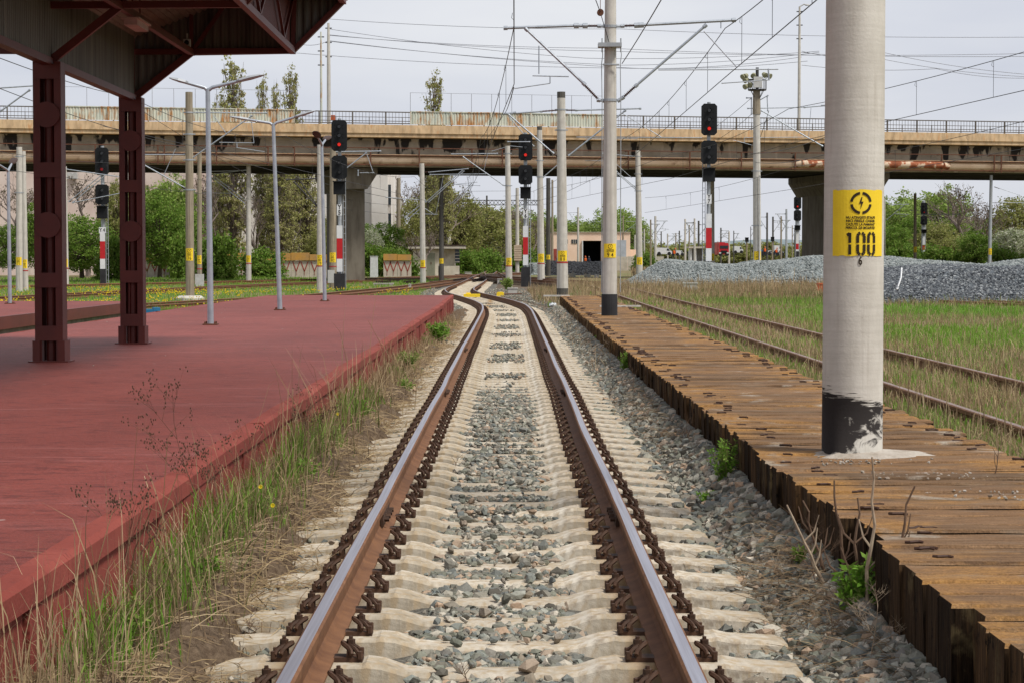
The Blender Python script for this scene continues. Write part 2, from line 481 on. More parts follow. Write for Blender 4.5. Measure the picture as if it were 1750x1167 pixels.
def wood_mats():
    b = NB('deck_timber')
    g = b.n('ShaderNodeNewGeometry')
    oi = b.n('ShaderNodeObjectInfo')
    rnd = b.math('FRACT', b.math('ADD', g.outputs['Random Per Island'], oi.outputs['Random']))
    grain = b.noise(3, 7, b.coord((1.2, 22, 22)), 0.65)
    big = b.noise(1.3, 6, b.coord((1.0, 1.6, 1)))
    col = b.ramp(grain, [(0.22, (0.06, 0.038, 0.024)), (0.5, (0.165, 0.105, 0.062)), (0.78, (0.30, 0.21, 0.135))])
    col = b.mix(0.75, col, b.ramp(rnd, [(0, (0.6, 0.58, 0.56)), (0.35, (1.05, 0.95, 0.85)), (0.7, (1.3, 1.15, 1.0)), (1, (0.85, 0.8, 0.78))]), 'MULTIPLY')
    x = b.xyz()
    edge = b.math('MULTIPLY', b.math('ABSOLUTE', x[0]), 0.15)
    orm = b.math('ADD', b.math('MULTIPLY', big, 0.75), edge)
    orm = b.math('ADD', orm, b.math('MULTIPLY', rnd, 0.08))
    col = b.mix(b.math('MULTIPLY', b.mask(orm, 0.46, 0.59), 0.68), col, b.ramp(b.noise(25, 5), [(0.3, (0.22, 0.11, 0.034)), (0.7, (0.48, 0.26, 0.08))]))
    gr = b.noise(2.2, 7)
    col = b.mix(b.mask(gr, 0.60, 0.72), col, (0.34, 0.30, 0.25))
    grit = b.noise(90, 6)
    col = b.mix(0.55, col, b.ramp(grit, [(0.35, (0.75, 0.73, 0.70)), (0.65, (1.65, 1.6, 1.5))]), 'MULTIPLY')
    worn = b.noise(3.2, 7, b.coord((0.8, 3, 1)), 0.7)
    col = b.mix(b.mask(worn, 0.52, 0.66), col, b.mix(0.5, col, (0.24, 0.185, 0.135)))
    b.bump(b.math('ADD', grain, grit), 0.8, 0.02)
    b.done(col, 0.9, 0, 0.15)
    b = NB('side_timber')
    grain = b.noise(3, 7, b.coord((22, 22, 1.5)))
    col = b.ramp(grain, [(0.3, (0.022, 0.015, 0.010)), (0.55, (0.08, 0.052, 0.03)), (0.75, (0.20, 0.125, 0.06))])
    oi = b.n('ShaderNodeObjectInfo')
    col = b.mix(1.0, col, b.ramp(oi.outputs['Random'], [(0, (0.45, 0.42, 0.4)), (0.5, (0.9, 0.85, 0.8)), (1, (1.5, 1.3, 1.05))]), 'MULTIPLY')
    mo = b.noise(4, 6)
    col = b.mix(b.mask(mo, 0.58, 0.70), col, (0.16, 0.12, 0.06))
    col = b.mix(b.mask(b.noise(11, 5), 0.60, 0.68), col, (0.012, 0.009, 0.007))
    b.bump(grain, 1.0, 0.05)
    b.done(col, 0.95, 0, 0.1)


wood_mats()


def big_pole_mat():
    b = NB('pole_concrete_near')
    x = b.xyz()
    n1 = b.noise(5, 7, b.coord((1, 1, 0.35)))
    n2 = b.noise(2, 6, b.coord((14, 14, 0.5)))
    ring = b.noise(1.5, 4, b.coord((1, 1, 26)))
    col = b.ramp(n1, [(0.3, (0.47, 0.44, 0.39)), (0.7, (0.62, 0.59, 0.535))])
    col = b.mix(b.math('MULTIPLY', b.mask(n2, 0.55, 0.78), 0.6), col, (0.38, 0.34, 0.29))
    col = b.mix(0.35, col, b.ramp(ring, [(0.35, (0.8, 0.79, 0.77)), (0.65, (1.05, 1.05, 1.05))]), 'MULTIPLY')
    pit = b.noise(38, 3)
    col = b.mix(b.mask(pit, 0.73, 0.77), col, (0.20, 0.17, 0.14))
    # black brush-painted base, ragged at its top and worn at the foot
    rag = b.math('MULTIPLY', b.noise(2, 5, b.coord((2.5, 2.5, 30))), 0.30)
    top = b.mask(b.math('SUBTRACT', b.math('ADD', b.math('SUBTRACT', 0.37, x[2]), rag), b.math('MULTIPLY', x[0], 0.25)), 0.145, 0.165)
    wear = b.noise(3.2, 7, b.coord((2, 2, 3)), 0.65, 1.5)
    side = b.math('MULTIPLY', x[0], 0.75)
    low = b.math('MULTIPLY', b.math('SUBTRACT', 0.20, x[2]), 0.8)
    keep = b.ramp(b.math('ADD', b.math('ADD', wear, side), low), [(0.57, (1, 1, 1)), (0.67, (0.25, 0.25, 0.25))])
    msk = b.math('MULTIPLY', top, keep)
    col = b.mix(msk, col, (0.022, 0.018, 0.017))
    b.bump(b.math('ADD', b.noise(60, 6), b.math('MULTIPLY', ring, 0.5)), 0.35, 0.006)
    b.done(col, 0.85, 0, 0.25)


big_pole_mat()


def building_mats():
    b = NB('pink_plaster')
    col = b.ramp(b.noise(0.25, 6), [(0.3, (0.55, 0.42, 0.37)), (0.7, (0.70, 0.60, 0.54))])
    col = b.mix(b.mask(b.noise(0.7, 6, b.coord((1, 1, 0.2))), 0.55, 0.75), col, (0.40, 0.33, 0.28))
    b.done(col, 0.95)
    b = NB('white_plaster')
    col = b.ramp(b.noise(0.3, 6), [(0.3, (0.62, 0.57, 0.52)), (0.7, (0.78, 0.75, 0.72))])
    col = b.mix(b.mask(b.noise(0.9, 6, b.coord((1, 1, 0.25))), 0.58, 0.75), col, (0.45, 0.40, 0.35))
    b.done(col, 0.95)
    b = NB('depot_plaster')
    col = b.ramp(b.noise(0.3, 6), [(0.3, (0.72, 0.50, 0.37)), (0.7, (0.85, 0.66, 0.52))])
    b.done(col, 0.95)
    b = NB('shed_plaster')
    col = b.ramp(b.noise(1.0, 7), [(0.35, (0.42, 0.37, 0.28)), (0.65, (0.64, 0.60, 0.49))])
    col = b.mix(b.mask(b.noise(1.1, 7, b.coord((1, 1, 0.3))), 0.58, 0.7), col, (0.28, 0.21, 0.15))
    b.done(col, 0.95)


building_mats()
simple('shed_door', (0.30, 0.31, 0.22), (0.19, 0.19, 0.14), 6, 0.8, stretch=(6, 6, 0.5))
simple('wall_cream', (0.55, 0.50, 0.42), (0.38, 0.34, 0.27), 1.2, 0.9)
simple('wall_orange', (0.52, 0.27, 0.05), (0.36, 0.22, 0.09), 1.2, 0.9)
simple('wall_dull_red', (0.34, 0.07, 0.05), (0.24, 0.05, 0.035), 1.2, 0.9)
m_ = NB('signal_red_light')
m_.b.inputs['Emission Color'].default_value = (1.0, 0.03, 0.015, 1)
m_.b.inputs['Emission Strength'].default_value = 0.6
m_.done((0.5, 0.01, 0.01), 0.3)
m_ = NB('signal_dim_light')
m_.b.inputs['Emission Color'].default_value = (1.0, 0.03, 0.03, 1)
m_.b.inputs['Emission Strength'].default_value = 0.12
m_.done((0.3, 0.01, 0.015), 0.3)


# ------------------------------------------------------------------ mesh building
class MB:
    def __init__(s):
        s.v, s.f, s.mi = [], [], []
        s.cur = 0

    def add(s, vs, fs, mi=None):
        o = len(s.v)
        s.v.extend([tuple(v) for v in vs])
        s.f.extend([tuple(i + o for i in f) for f in fs])
        s.mi.extend([s.cur if mi is None else mi] * len(fs))
        return s

    def box(s, c, d, rz=0.0, mi=None, M=None):
        hx, hy, hz = d[0] / 2, d[1] / 2, d[2] / 2
        vs = [Vector((x, y, z)) for x in (-hx, hx) for y in (-hy, hy) for z in (-hz, hz)]
        if M is None:
            M = Matrix.Rotation(rz, 3, 'Z')
        vs = [M @ v + Vector(c) for v in vs]
        return s.add(vs, [(0, 1, 3, 2), (4, 6, 7, 5), (0, 4, 5, 1), (2, 3, 7, 6), (0, 2, 6, 4), (1, 5, 7, 3)], mi)

    def box2(s, a, b, mi=None):
        return s.box([(a[i] + b[i]) / 2 for i in range(3)], [abs(b[i] - a[i]) for i in range(3)], mi=mi)

    def bar(s, p0, p1, w, h, mi=None):
        p0, p1 = Vector(p0), Vector(p1)
        d = (p1 - p0)
        L = d.length
        q = d.to_track_quat('Y', 'Z').to_matrix()
        return s.box((p0 + p1) / 2, (w, L, h), M=q, mi=mi)

    def tube(s, p0, p1, r0, r1=None, n=8, mi=None, cap=True):
        p0, p1 = Vector(p0), Vector(p1)
        r1 = r0 if r1 is None else r1
        q = (p1 - p0).to_track_quat('Z', 'Y').to_matrix()
        vs, fs = [], []
        for p, r in ((p0, r0), (p1, r1)):
            for i in range(n):
                a = 2 * math.pi * i / n
                vs.append(p + q @ Vector((r * math.cos(a), r * math.sin(a), 0)))
        for i in range(n):
            j = (i + 1) % n
            fs.append((i, j, n + j, n + i))
        if cap:
            fs.append(tuple(reversed(range(n))))
            fs.append(tuple(range(n, 2 * n)))
        return s.add(vs, fs, mi)

    def poly(s, pts, r, n=6, mi=None):
        """round wire through points"""
        pts = [Vector(p) for p in pts]
        rs = r if isinstance(r, (list, tuple)) else [r] * len(pts)
        vs, fs = [], []
        k = len(pts)
        for i, p in enumerate(pts):
            t = (pts[min(i + 1, k - 1)] - pts[max(i - 1, 0)])
            if t.length < 1e-9:
                t = Vector((0, 0, 1))
            t.normalize()
            ref = Vector((0, 0, 1)) if abs(t.z) < 0.9 else Vector((1, 0, 0))
            a = t.cross(ref).normalized()
            b = a.cross(t)
            for j in range(n):
                an = 2 * math.pi * j / n
                vs.append(p + (a * math.cos(an) + b * math.sin(an)) * rs[i])
        for i in range(k - 1):
            for j in range(n):
                j2 = (j + 1) % n
                fs.append((i * n + j, i * n + j2, (i + 1) * n + j2, (i + 1) * n + j))
        fs.append(tuple(range(n)))
        fs.append(tuple((k - 1) * n + j for j in reversed(range(n))))
        return s.add(vs, fs, mi)

    def lathe(s, prof, c=(0, 0, 0), n=16, M=None, mi=None):
        """profile [(r,z)] around z, then M, then moved to c"""
        vs, fs = [], []
        k = len(prof)
        for r, z in prof:
            for j in range(n):
                a = 2 * math.pi * j / n
                v = Vector((r * math.cos(a), r * math.sin(a), z))
                if M is not None:
                    v = M @ v
                vs.append(v + Vector(c))
        for i in range(k - 1):
            for j in range(n):
                j2 = (j + 1) % n
                fs.append((i * n + j, i * n + j2, (i + 1) * n + j2, (i + 1) * n + j))
        fs.append(tuple(reversed(range(n))))
        fs.append(tuple((k - 1) * n + j for j in range(n)))
        return s.add(vs, fs, mi)

    def prism(s, poly, fn0, fn1, mi=None):
        """polygon [(a,b)] mapped by fn0 / fn1 to the two end faces"""
        k = len(poly)
        vs = [fn0(*p) for p in poly] + [fn1(*p) for p in poly]
        fs = [tuple(reversed(range(k))), tuple(range(k, 2 * k))]
        for i in range(k):
            j = (i + 1) % k
            fs.append((i, j, k + j, k + i))
        return s.add(vs, fs, mi)

    def quad(s, a, b, c, d, mi=None):
        return s.add([a, b, c, d], [(0, 1, 2, 3)], mi)

    def build(s, name, mat, parent=None, smooth=False, label=None):
        me = bpy.data.meshes.new(name)
        org = ORG.get(parent.name, Vector((0, 0, 0))) if parent is not None else Vector((0, 0, 0))
        me.from_pydata([(v[0] - org.x, v[1] - org.y, v[2] - org.z) for v in s.v], [], s.f)
        for m in (mat if isinstance(mat, (list, tuple)) else [mat]):
            me.materials.append(MATS[m])
        if any(s.mi):
            me.polygons.foreach_set('material_index', s.mi)
        if smooth:
            me.polygons.foreach_set('use_smooth', [True] * len(s.f))
            try:
                me.set_sharp_from_angle(angle=math.radians(40))
            except Exception:
                pass
        me.update()
        return link(name, me, parent, label)


ORG = {}


def link(name, me, parent=None, label=None):
    o = bpy.data.objects.new(name, me)
    COL.objects.link(o)
    if parent is not None:
        o.parent = parent
        ORG[o.name] = ORG.get(parent.name, Vector((0, 0, 0)))
    if label:
        o['label'] = label
    return o


def tag(o, label=None, cat=None, group=None, kind=None):
    if label:
        o['label'] = label
    if cat:
        o['category'] = cat
    if group:
        o['group'] = group
    if kind:
        o['kind'] = kind
    return o


def thing(name, loc, label, cat, group=None, rz=0.0, local=False):
    """Empty at the base of a thing; children are given in world coordinates unless local"""
    o = bpy.data.objects.new(name, None)
    o.empty_display_size = 0.2
    COL.objects.link(o)
    o.location = loc
    o.rotation_euler = (0, 0, rz)
    ORG[o.name] = Vector((0, 0, 0)) if local else Vector(loc)
    return tag(o, label, cat, group)


def np_mesh(name, V, Fc, mat, parent=None, smooth=False):
    """V (n,3); Fc (m,k) all same k"""
    me = bpy.data.meshes.new(name)
    V = np.asarray(V, dtype=np.float32)
    if parent is not None and parent.name in ORG:
        V = V - np.array(ORG[parent.name], dtype=np.float32)
    Fc = np.asarray(Fc, dtype=np.int32)
    m, k = Fc.shape
    me.vertices.add(len(V))
    me.vertices.foreach_set('co', V.ravel())
    me.loops.add(m * k)
    me.loops.foreach_set('vertex_index', Fc.ravel())
    me.polygons.add(m)
    me.polygons.foreach_set('loop_start', np.arange(0, m * k, k, dtype=np.int32))
    me.polygons.foreach_set('loop_total', np.full(m, k, dtype=np.int32))
    me.materials.append(MATS[mat])
    me.polygons.foreach_set('use_smooth', np.full(m, bool(smooth)))
    me.update(calc_edges=True)
    me.validate()
    return link(name, me, parent)


def copy_tree(o, parent=None):
    c = o.copy()
    COL.objects.link(c)
    c.parent = parent
    for ch in KIDS.get(o.name, []):
        copy_tree(ch, c)
    return c


KIDS = {}


def remember(o):
    KIDS[o.name] = [c for c in bpy.data.objects if c.parent == o]
    for c in KIDS[o.name]:
        KIDS[c.name] = [d for d in bpy.data.objects if d.parent == c]
    return o


rng = np.random.default_rng(7)
random.seed(7)

# ------------------------------------------------------------------ ground and main track geometry
_cy = np.array([-20, 52, 58, 63, 70, 77, 85, 96, 105, 113, 139, 230, 700.])
_cx = np.array([-.066, -.066, -.066, -.075, -.19, -.58, -1.23, -2.2, -2.62, -2.74, -2.62, -2.56, -2.5])
_yy = np.arange(-20, 700, 0.5)
_xx = np.interp(_yy, _cy, _cx)
_k = np.ones(9) / 9
_xx = np.convolve(np.pad(_xx, 4, mode='edge'), _k, 'valid')


def xc(Y):
    return np.interp(Y, _yy, _xx)


def smooth(a, b, t):
    u = np.clip((np.asarray(t, dtype=float) - a) / (b - a), 0, 1)
    return u * u * (3 - 2 * u)


def wob(X, Y, s=1.0, seed=0.0):
    return (np.sin(X * 2.1 * s + 1.3 + seed) * np.cos(Y * 1.7 * s + .7 + seed) + np.sin(X * 4.7 * s + Y * 3.9 * s + seed) * 0.5 + np.cos(Y * 7.3 * s - X * 6.1 * s + seed) * 0.3)


def H(X, Y):
    X = np.asarray(X, dtype=float)
    Y = np.asarray(Y, dtype=float)
    d = X - xc(Y)
    z = -0.05 + 0.0 * X
    z = z + 0.31 * smooth(2.2, 3.4, X) * (1 - smooth(150, 260, Y)) + 0.0
    bed = 1 - smooth(1.5, 2.1, np.abs(d))
    z = z * (1 - bed) + (-0.17) * bed
    z = z + 0.012 * wob(X, Y, 1.0) * (1 - bed)
    return z


def grid_mesh(name, xs, ys, zf, mat, parent=None, smooth_=True):
    XX, YY = np.meshgrid(xs, ys)
    ZZ = zf(XX, YY)
    V = np.stack([XX, YY, ZZ], -1).reshape(-1, 3)
    nx, ny = len(xs), len(ys)
    i = np.arange(nx - 1)[None, :] + nx * np.arange(ny - 1)[:, None]
    i = i.ravel()
    return np_mesh(name, V, np.stack([i, i + 1, i + nx + 1, i + nx], -1), mat, parent, smooth_)


xs = np.concatenate([[-1500, -600, -250, -120, -70], np.arange(-45, -8, 1.5), np.arange(-8, 8, 0.35), np.arange(8, 40, 1.5), [60, 90, 150, 300, 700, 1500]])
ys = np.concatenate([[-60, -20], np.arange(0, 130, 0.8), np.arange(130, 260, 4), [300, 400, 600, 1000, 2000, 4500]])
g_ = grid_mesh('ground', xs, ys, H, 'ground_soil')
tag(g_, kind='structure')


def hb(x, Y):
    """ballast height, x measured from the track centre"""
    x = np.asarray(x, dtype=float)
    ax = np.abs(x)
    mid = -0.070 + 0.016 * smooth(12.5, 17, Y) - 0.045 * smooth(25, 31, Y)
    mid = mid * 1.0
    z = np.where(ax < 0.33, mid, np.where(ax < 0.62, mid + (ax - 0.33) / 0.29 * (-0.115 - mid), -0.115))
    z = np.where(x > 1.25, -0.095 + 0.265 * smooth(1.30, 1.72, x) * (1 - smooth(66, 74, Y)) * (.72 + .28 * smooth(8.6, 10.6, Y)), z)
    z = np.where(x < -1.3, -0.04, z)
    return z + 0.006 * wob(x * 3, Y * 3, 1.0)


# ballast sheet follows the track
sx = np.concatenate([np.arange(-1.85, 1.86, 0.07)])
sy = np.arange(3, 150, 0.25)
XX, YY = np.meshgrid(sx, sy)
ZZ = hb(XX, YY)
ZZ = ZZ - 0.06 * smooth(1.6, 1.85, np.abs(XX)) * (YY > 60)
V = np.stack([XX + xc(YY), YY, ZZ], -1).reshape(-1, 3)
nx, ny = len(sx), len(sy)
ii = (np.arange(nx - 1)[None, :] + nx * np.arange(ny - 1)[:, None]).ravel()
bal = np_mesh('ballast', V, np.stack([ii, ii + 1, ii + nx + 1, ii + nx], -1), 'ballast_bed', None, True)
tag(bal, 'grey crushed stone ballast bed under the main track', 'ballast', kind='stuff')

# ---- stones
_t = (1 + 5 ** 0.5) / 2
ICO_V = np.array([(-1, _t, 0), (1, _t, 0), (-1, -_t, 0), (1, -_t, 0), (0, -1, _t), (0, 1, _t), (0, -1, -_t), (0, 1, -_t), (_t, 0, -1), (_t, 0, 1), (-_t, 0, -1), (-_t, 0, 1)]) / (1 + _t * _t) ** 0.5
ICO_F = np.array([(0, 11, 5), (0, 5, 1), (0, 1, 7), (0, 7, 10), (0, 10, 11), (1, 5, 9), (5, 11, 4), (11, 10, 2), (10, 7, 6), (7, 1, 8), (3, 9, 4), (3, 4, 2), (3, 2, 6), (3, 6, 8), (3, 8, 9), (4, 9, 5), (2, 4, 11), (6, 2, 10), (8, 6, 7), (9, 8, 1)])


def rand_rot(n):
    q = rng.normal(size=(n, 4))
    q /= np.linalg.norm(q, axis=1)[:, None]
    a, b, c, d = q.T
    return np.stack([np.stack([1 - 2 * (c * c + d * d), 2 * (b * c - a * d), 2 * (b * d + a * c)], -1),
                     np.stack([2 * (b * c + a * d), 1 - 2 * (b * b + d * d), 2 * (c * d - a * b)], -1),
                     np.stack([2 * (b * d - a * c), 2 * (c * d + a * b), 1 - 2 * (b * b + c * c)], -1)], 1)


def stones(name, P, R, mat, parent=None):
    n = len(P)
    jit = rng.uniform(0.55, 1.25, (n, 12, 1))
    V = ICO_V[None] * jit * rng.uniform(0.55, 1.2, (n, 1, 3))
    V = np.einsum('nij,nkj->nki', rand_rot(n), V)
    V[:, :, 2] *= 0.8
    V = V * R[:, None, None] + P[:, None, :]
    Fc = ICO_F[None] + 12 * np.arange(n)[:, None, None]
    return np_mesh(name, V.reshape(-1, 3), Fc.reshape(-1, 3), mat, parent)


SL_Y = np.arange(5.55, 250, 0.6)          # sleeper positions


def on_gap(Y):
    """distance from nearest sleeper centre"""
    return np.abs((Y - 5.55 + 0.3) % 0.6 - 0.3)


def scatter_ballast():
    P, R = [], []
    # between the rails
    n = 50000
    Y = 6.5 + 24 * rng.random(n) ** 0.9
    x = rng.uniform(-0.60, 0.60, n)
    ax = np.abs(x)
    gap = on_gap(Y) > 0.115
    patch = 0.5 + 0.5 * np.sin(Y * 1.25 + 1.5 * np.sin(x * 3 + Y * .4) - 1.0)
    cover = np.where(Y < 13.6, 0.05, np.where(Y < 27, 0.02 + 0.75 * (patch > .45) * patch, 0.04)) * (ax < 0.30)
    edge = np.clip((0.44 + 0.05 * np.sin(Y * 6.4 + 3 * np.sign(x)) - ax) / 0.16, 0, 1)
    keep = (rng.random(n) < edge) & (gap | (rng.random(n) < cover)) & (rng.random(n) < np.where(Y < 13, 1, .35 + .65 * patch))
    keep &= ~((Y > 27) & (rng.random(n) < 0.75))
    Y, x = Y[keep], x[keep]
    gap = on_gap(Y) > 0.115
    r = rng.gamma(6, 0.0034, len(Y)) + 0.006
    r = np.clip(r, 0.012, 0.05)
    z = np.where(gap, hb(x, Y) + rng.uniform(-0.01, 0.016, len(Y)), np.maximum(hb(x, Y), -0.035) + 0.3 * r)
    P.append(np.stack([x + xc(Y), Y, z], -1))
    R.append(r)
    # far part: thin cover, patches
    n = 9000
    Y = 30 + 52 * rng.random(n) ** 1.2
    x = rng.normal(0, 0.2, n)
    m = (np.sin(Y * 1.1) + 0.6 * np.sin(Y * 2.7 + 1) > 0.15) & (rng.random(n) < .35) & (np.abs(x) < .34)
    Y, x = Y[m], x[m]
    r = rng.uniform(0.018, 0.035, len(Y))
    P.append(np.stack([x + xc(Y), Y, -0.035 + rng.uniform(0, 0.012, len(Y))], -1))
    R.append(r)
    # right shoulder
    n = 42000
    Y = 6 + 60 * rng.random(n) ** 1.5
    x = rng.uniform(1.0, 1.80, n)
    keep = (x > 1.33) | ((on_gap(Y) > 0.13) & (rng.random(n) < np.clip((x - 1.0) / 0.3, 0, 1))) | ((Y > 14) & (rng.random(n) < 0.05))
    Y, x = Y[keep], x[keep]
    r = np.clip(rng.gamma(7, 0.0036, len(Y)) + 0.008, 0.012, 0.055) * (1 + 0.012 * Y)
    wall = 1.70 - 0.02
    x = np.where(Y < 70, np.minimum(x, wall), x)
    z = hb(x, Y) + rng.uniform(-0.01, 0.03, len(Y)) + np.where(x < 1.30, 0.03, 0)
    P.append(np.stack([x + xc(Y), Y, z], -1))
    R.append(r)
    # left side, few
    n = 2600
    Y = 6 + 45 * rng.random(n) ** 1.3
    x = rng.uniform(-1.4, -0.95, n)
    keep = (on_gap(Y) > 0.12) | (rng.random(n) < 0.04)
    Y, x = Y[keep], x[keep]
    r = np.clip(rng.gamma(6, 0.0035, len(Y)) + 0.006, 0.01, 0.04)
    P.append(np.stack([x + xc(Y), Y, np.where(on_gap(Y) > .12, -0.06, 0.0) + rng.uniform(-.01, .02, len(Y))], -1))
    R.append(r)
    # around the far switch
    n = 7000
    Y = 62 + 60 * rng.random(n)
    x = rng.uniform(-2.0, 3.6, n)
    P.append(np.stack([x + xc(Y), Y, np.where(np.abs(x) < 1.8, hb(x, Y), -0.02) + rng.uniform(0, .03, n)], -1))
    R.append(rng.uniform(0.02, 0.05, n))
    o = stones('ballast_stones', np.concatenate(P), np.concatenate(R), 'ballast_stone')
    tag(o, 'loose grey and tan broken stones lying between and beside the sleepers', 'ballast stones', kind='stuff')


scatter_ballast()

# ------------------------------------------------------------------ main track
PROF = [(-.075, 0), (-.075, .012), (-.022, .030), (-.009, .046), (-.009, .118), (-.036, .132), (-.0365, .163), (-.026, .172), (.026, .172), (.0365, .163), (.036, .132), (.009, .118), (.009, .046), (.022, .030), (.075, .012), (.075, 0)]


def sweep_rail(name, path, parent, mats, prof=PROF, head=(7,)):
    """path (n,3) of the foot centre"""
    P = np.asarray(path, dtype=float)
    T = np.gradient(P, axis=0)
    T /= np.linalg.norm(T, axis=1)[:, None]
    N = np.stack([T[:, 1], -T[:, 0], 0 * T[:, 0]], -1)
    N /= np.linalg.norm(N, axis=1)[:, None]
    pr = np.array(prof)
    k, n = len(pr), len(P)
    V = P[:, None, :] + N[:, None, :] * pr[None, :, :1] + np.array([0, 0, 1.0])[None, None] * pr[None, :, 1:]
    fs, mi = [], []
    idx = np.arange(n - 1)
    F_, M_ = [], []
    for j in range(k):
        j2 = (j + 1) % k
        F_.append(np.stack([idx * k + j, idx * k + j2, (idx + 1) * k + j2, (idx + 1) * k + j], -1))
        M_.append(np.full(n - 1, 1 if j in head else 0))
    Fc = np.concatenate(F_)
    o = np_mesh(name, V.reshape(-1, 3), Fc, mats[0], parent)
    o.data.materials.append(MATS[mats[1]])
    o.data.polygons.foreach_set('material_index', np.concatenate(M_).astype(np.int32))
    o.data.update()
    return o


track = thing('railway_track', (0, 0, 0), 'main railway track on cream concrete sleepers running away between the two platforms', 'railway track')
ry = np.concatenate([np.arange(3, 60, 0.25), np.arange(60, 150, 0.5), np.arange(150, 420, 5)])


def railx(side, Y):
    x = xc(Y) + side * 0.7525
    if side > 0:
        x = x - 0.013 * np.exp(-((Y - 18.3) / 2.0) ** 2) + 0.008 * np.exp(-((Y - 25.2) / 1.5) ** 2) - 0.008 * np.exp(-((Y - 30) / 2.5) ** 2) + 0.008 * np.exp(-((Y - 13.0) / 1.5) ** 2)
    else:
        x = x + 0.012 * np.exp(-((Y - 24) / 2.0) ** 2) - 0.010 * np.exp(-((Y - 36) / 2.5) ** 2)
    return x


for side in (-1, 1):
    rz_ = 0.0 - 0.008 * np.exp(-((ry - 13) / 0.6) ** 2) - 0.008 * np.exp(-((ry - 25) / 0.8) ** 2)
    sweep_rail('rail', np.stack([railx(side, ry), ry, rz_ + 0.006], -1), track, ('rail_rust', 'rail_head_steel'))
for side in (-1, 1):
    for jy in (12.9, 25.0, 36.8):
        mb = MB()
        for s2 in (-1, 1):
            x0 = float(railx(side, jy))
            mb.prism([(0.013, .045), (0.030, .040), (0.034, .060), (0.028, .10), (0.034, .118), (0.013, .125)],
                     lambda a, b: (x0 + s2 * a, jy - 0.33, b), lambda a, b: (x0 + s2 * a, jy + 0.33, b))
            for q in (-0.24, -0.08, 0.08, 0.24):
                mb.tube((x0 + s2 * .03, jy + q, .08), (x0 + s2 * .062, jy + q, .08), .017, n=6)
        mb.build('joint_bar', 'clip_iron', track)

SP = [(-1.31, -.035), (-1.27, -.022), (-1.05, -.008), (-.985, .004), (-.965, -.001), (-.55, -.001), (-.53, .004), (-.46, -.006), (-.36, -.036), (-.25, -.045), (.25, -.045), (.36, -.036), (.46, -.006), (.53, .004), (.55, -.001), (.965, -.001), (.985, .004), (1.05, -.008), (1.27, -.022), (1.31, -.035)]


def sleeper_data():
    vs, fs = [], []
    for x, z in SP:
        w_ = 0.098 if abs(x) > 0.4 else 0.082
        for (y, zz) in ((-0.15, -0.20), (-w_ - .018, z - .016), (-w_, z), (w_, z), (w_ + .018, z - .016), (0.15, -0.20)):
            vs.append((x, y, zz))
    n = len(SP)
    for i in range(n - 1):
        for j in range(5):
            a = i * 6 + j
            fs.append((a, a + 6, a + 7, a + 1))
    fs.append((0, 1, 2, 3, 4, 5))
    fs.append(tuple(reversed([(n - 1) * 6 + j for j in range(6)])))
    return vs, fs


sv, sf = sleeper_data()


def clip_mb():
    """fastening outside the rail foot; +x points away from the rail"""
    m = MB()
    m.box((0.085, 0, 0.010), (0.17, 0.105, 0.022))                 # ribbed base plate
    m.box((0.098, 0, 0.034), (0.030, 0.10, 0.034))                 # rib
    pts = []
    for i in range(11):                                            # arched spring clip, bowed along the track
        a = math.pi * i / 10
        pts.append((0.085 + 0.028 * math.cos(a * 2), -0.062 + 0.124 * i / 10, 0.036 + 0.045 * math.sin(a)))
    m.poly(pts, 0.0125, 6)
    pts = [(p[0] + 0.034, p[1] * 0.9, p[2] * 0.92) for p in pts]
    m.poly(pts, 0.0115, 6)
    m.tube((0.103, 0, 0.03), (0.103, 0, 0.112), 0.011, n=6)        # bolt
    m.tube((0.103, 0, 0.076), (0.103, 0, 0.098), 0.024, n=6)       # nut
    m.box((0.100, 0, 0.072), (0.052, 0.052, 0.008))
    m.tube((0.155, 0.05, 0.015), (0.155, 0.05, 0.05), 0.016, n=6)  # coach screws
    m.tube((0.155, -0.05, 0.015), (0.155, -0.05, 0.05), 0.016, n=6)
    m.v = [(0.004 + v[0] * .78, v[1] * .90, v[2] * .92) for v in m.v]
    return m


CL = clip_mb()


def mesh_from(vs, fs, mat, name):
    me = bpy.data.meshes.new(name)
    me.from_pydata(vs, [], fs)
    me.materials.append(MATS[mat])
    me.update()
    return me


sl_me = [mesh_from([(v[0] + random.uniform(-.004, .004), v[1], v[2] + random.uniform(-.003, .003)) for v in sv], sf, 'sleeper_concrete_worn', 'sleeper') for _ in range(6)]
clip_me = mesh_from(CL.v, CL.f, 'clip_iron', 'rail_clip')


def tris(fs):
    o = []
    for f in fs:
        for i in range(1, len(f) - 1):
            o.append((f[0], f[i], f[i + 1]))
    return np.array(o)


def replicate(name, vs, fs, T, mat, parent=None):
    """T: list of (x, y, z, rotz, mirror)"""
    V = np.array(vs)
    Tn = np.array(T)
    c, s = np.cos(Tn[:, 3]), np.sin(Tn[:, 3])
    mx_ = Tn[:, 4]
    vx = V[None, :, 0] * mx_[:, None]
    X = vx * c[:, None] - V[None, :, 1] * s[:, None] + Tn[:, 0:1]
    Y = vx * s[:, None] + V[None, :, 1] * c[:, None] + Tn[:, 1:2]
    Z = V[None, :, 2] + Tn[:, 2:3]
    W = np.stack([X, Y, Z], -1).reshape(-1, 3)
    t = tris(fs)
    Fc = (t[None] + len(V) * np.arange(len(T))[:, None, None]).reshape(-1, 3)
    return np_mesh(name, W, Fc, mat, parent)


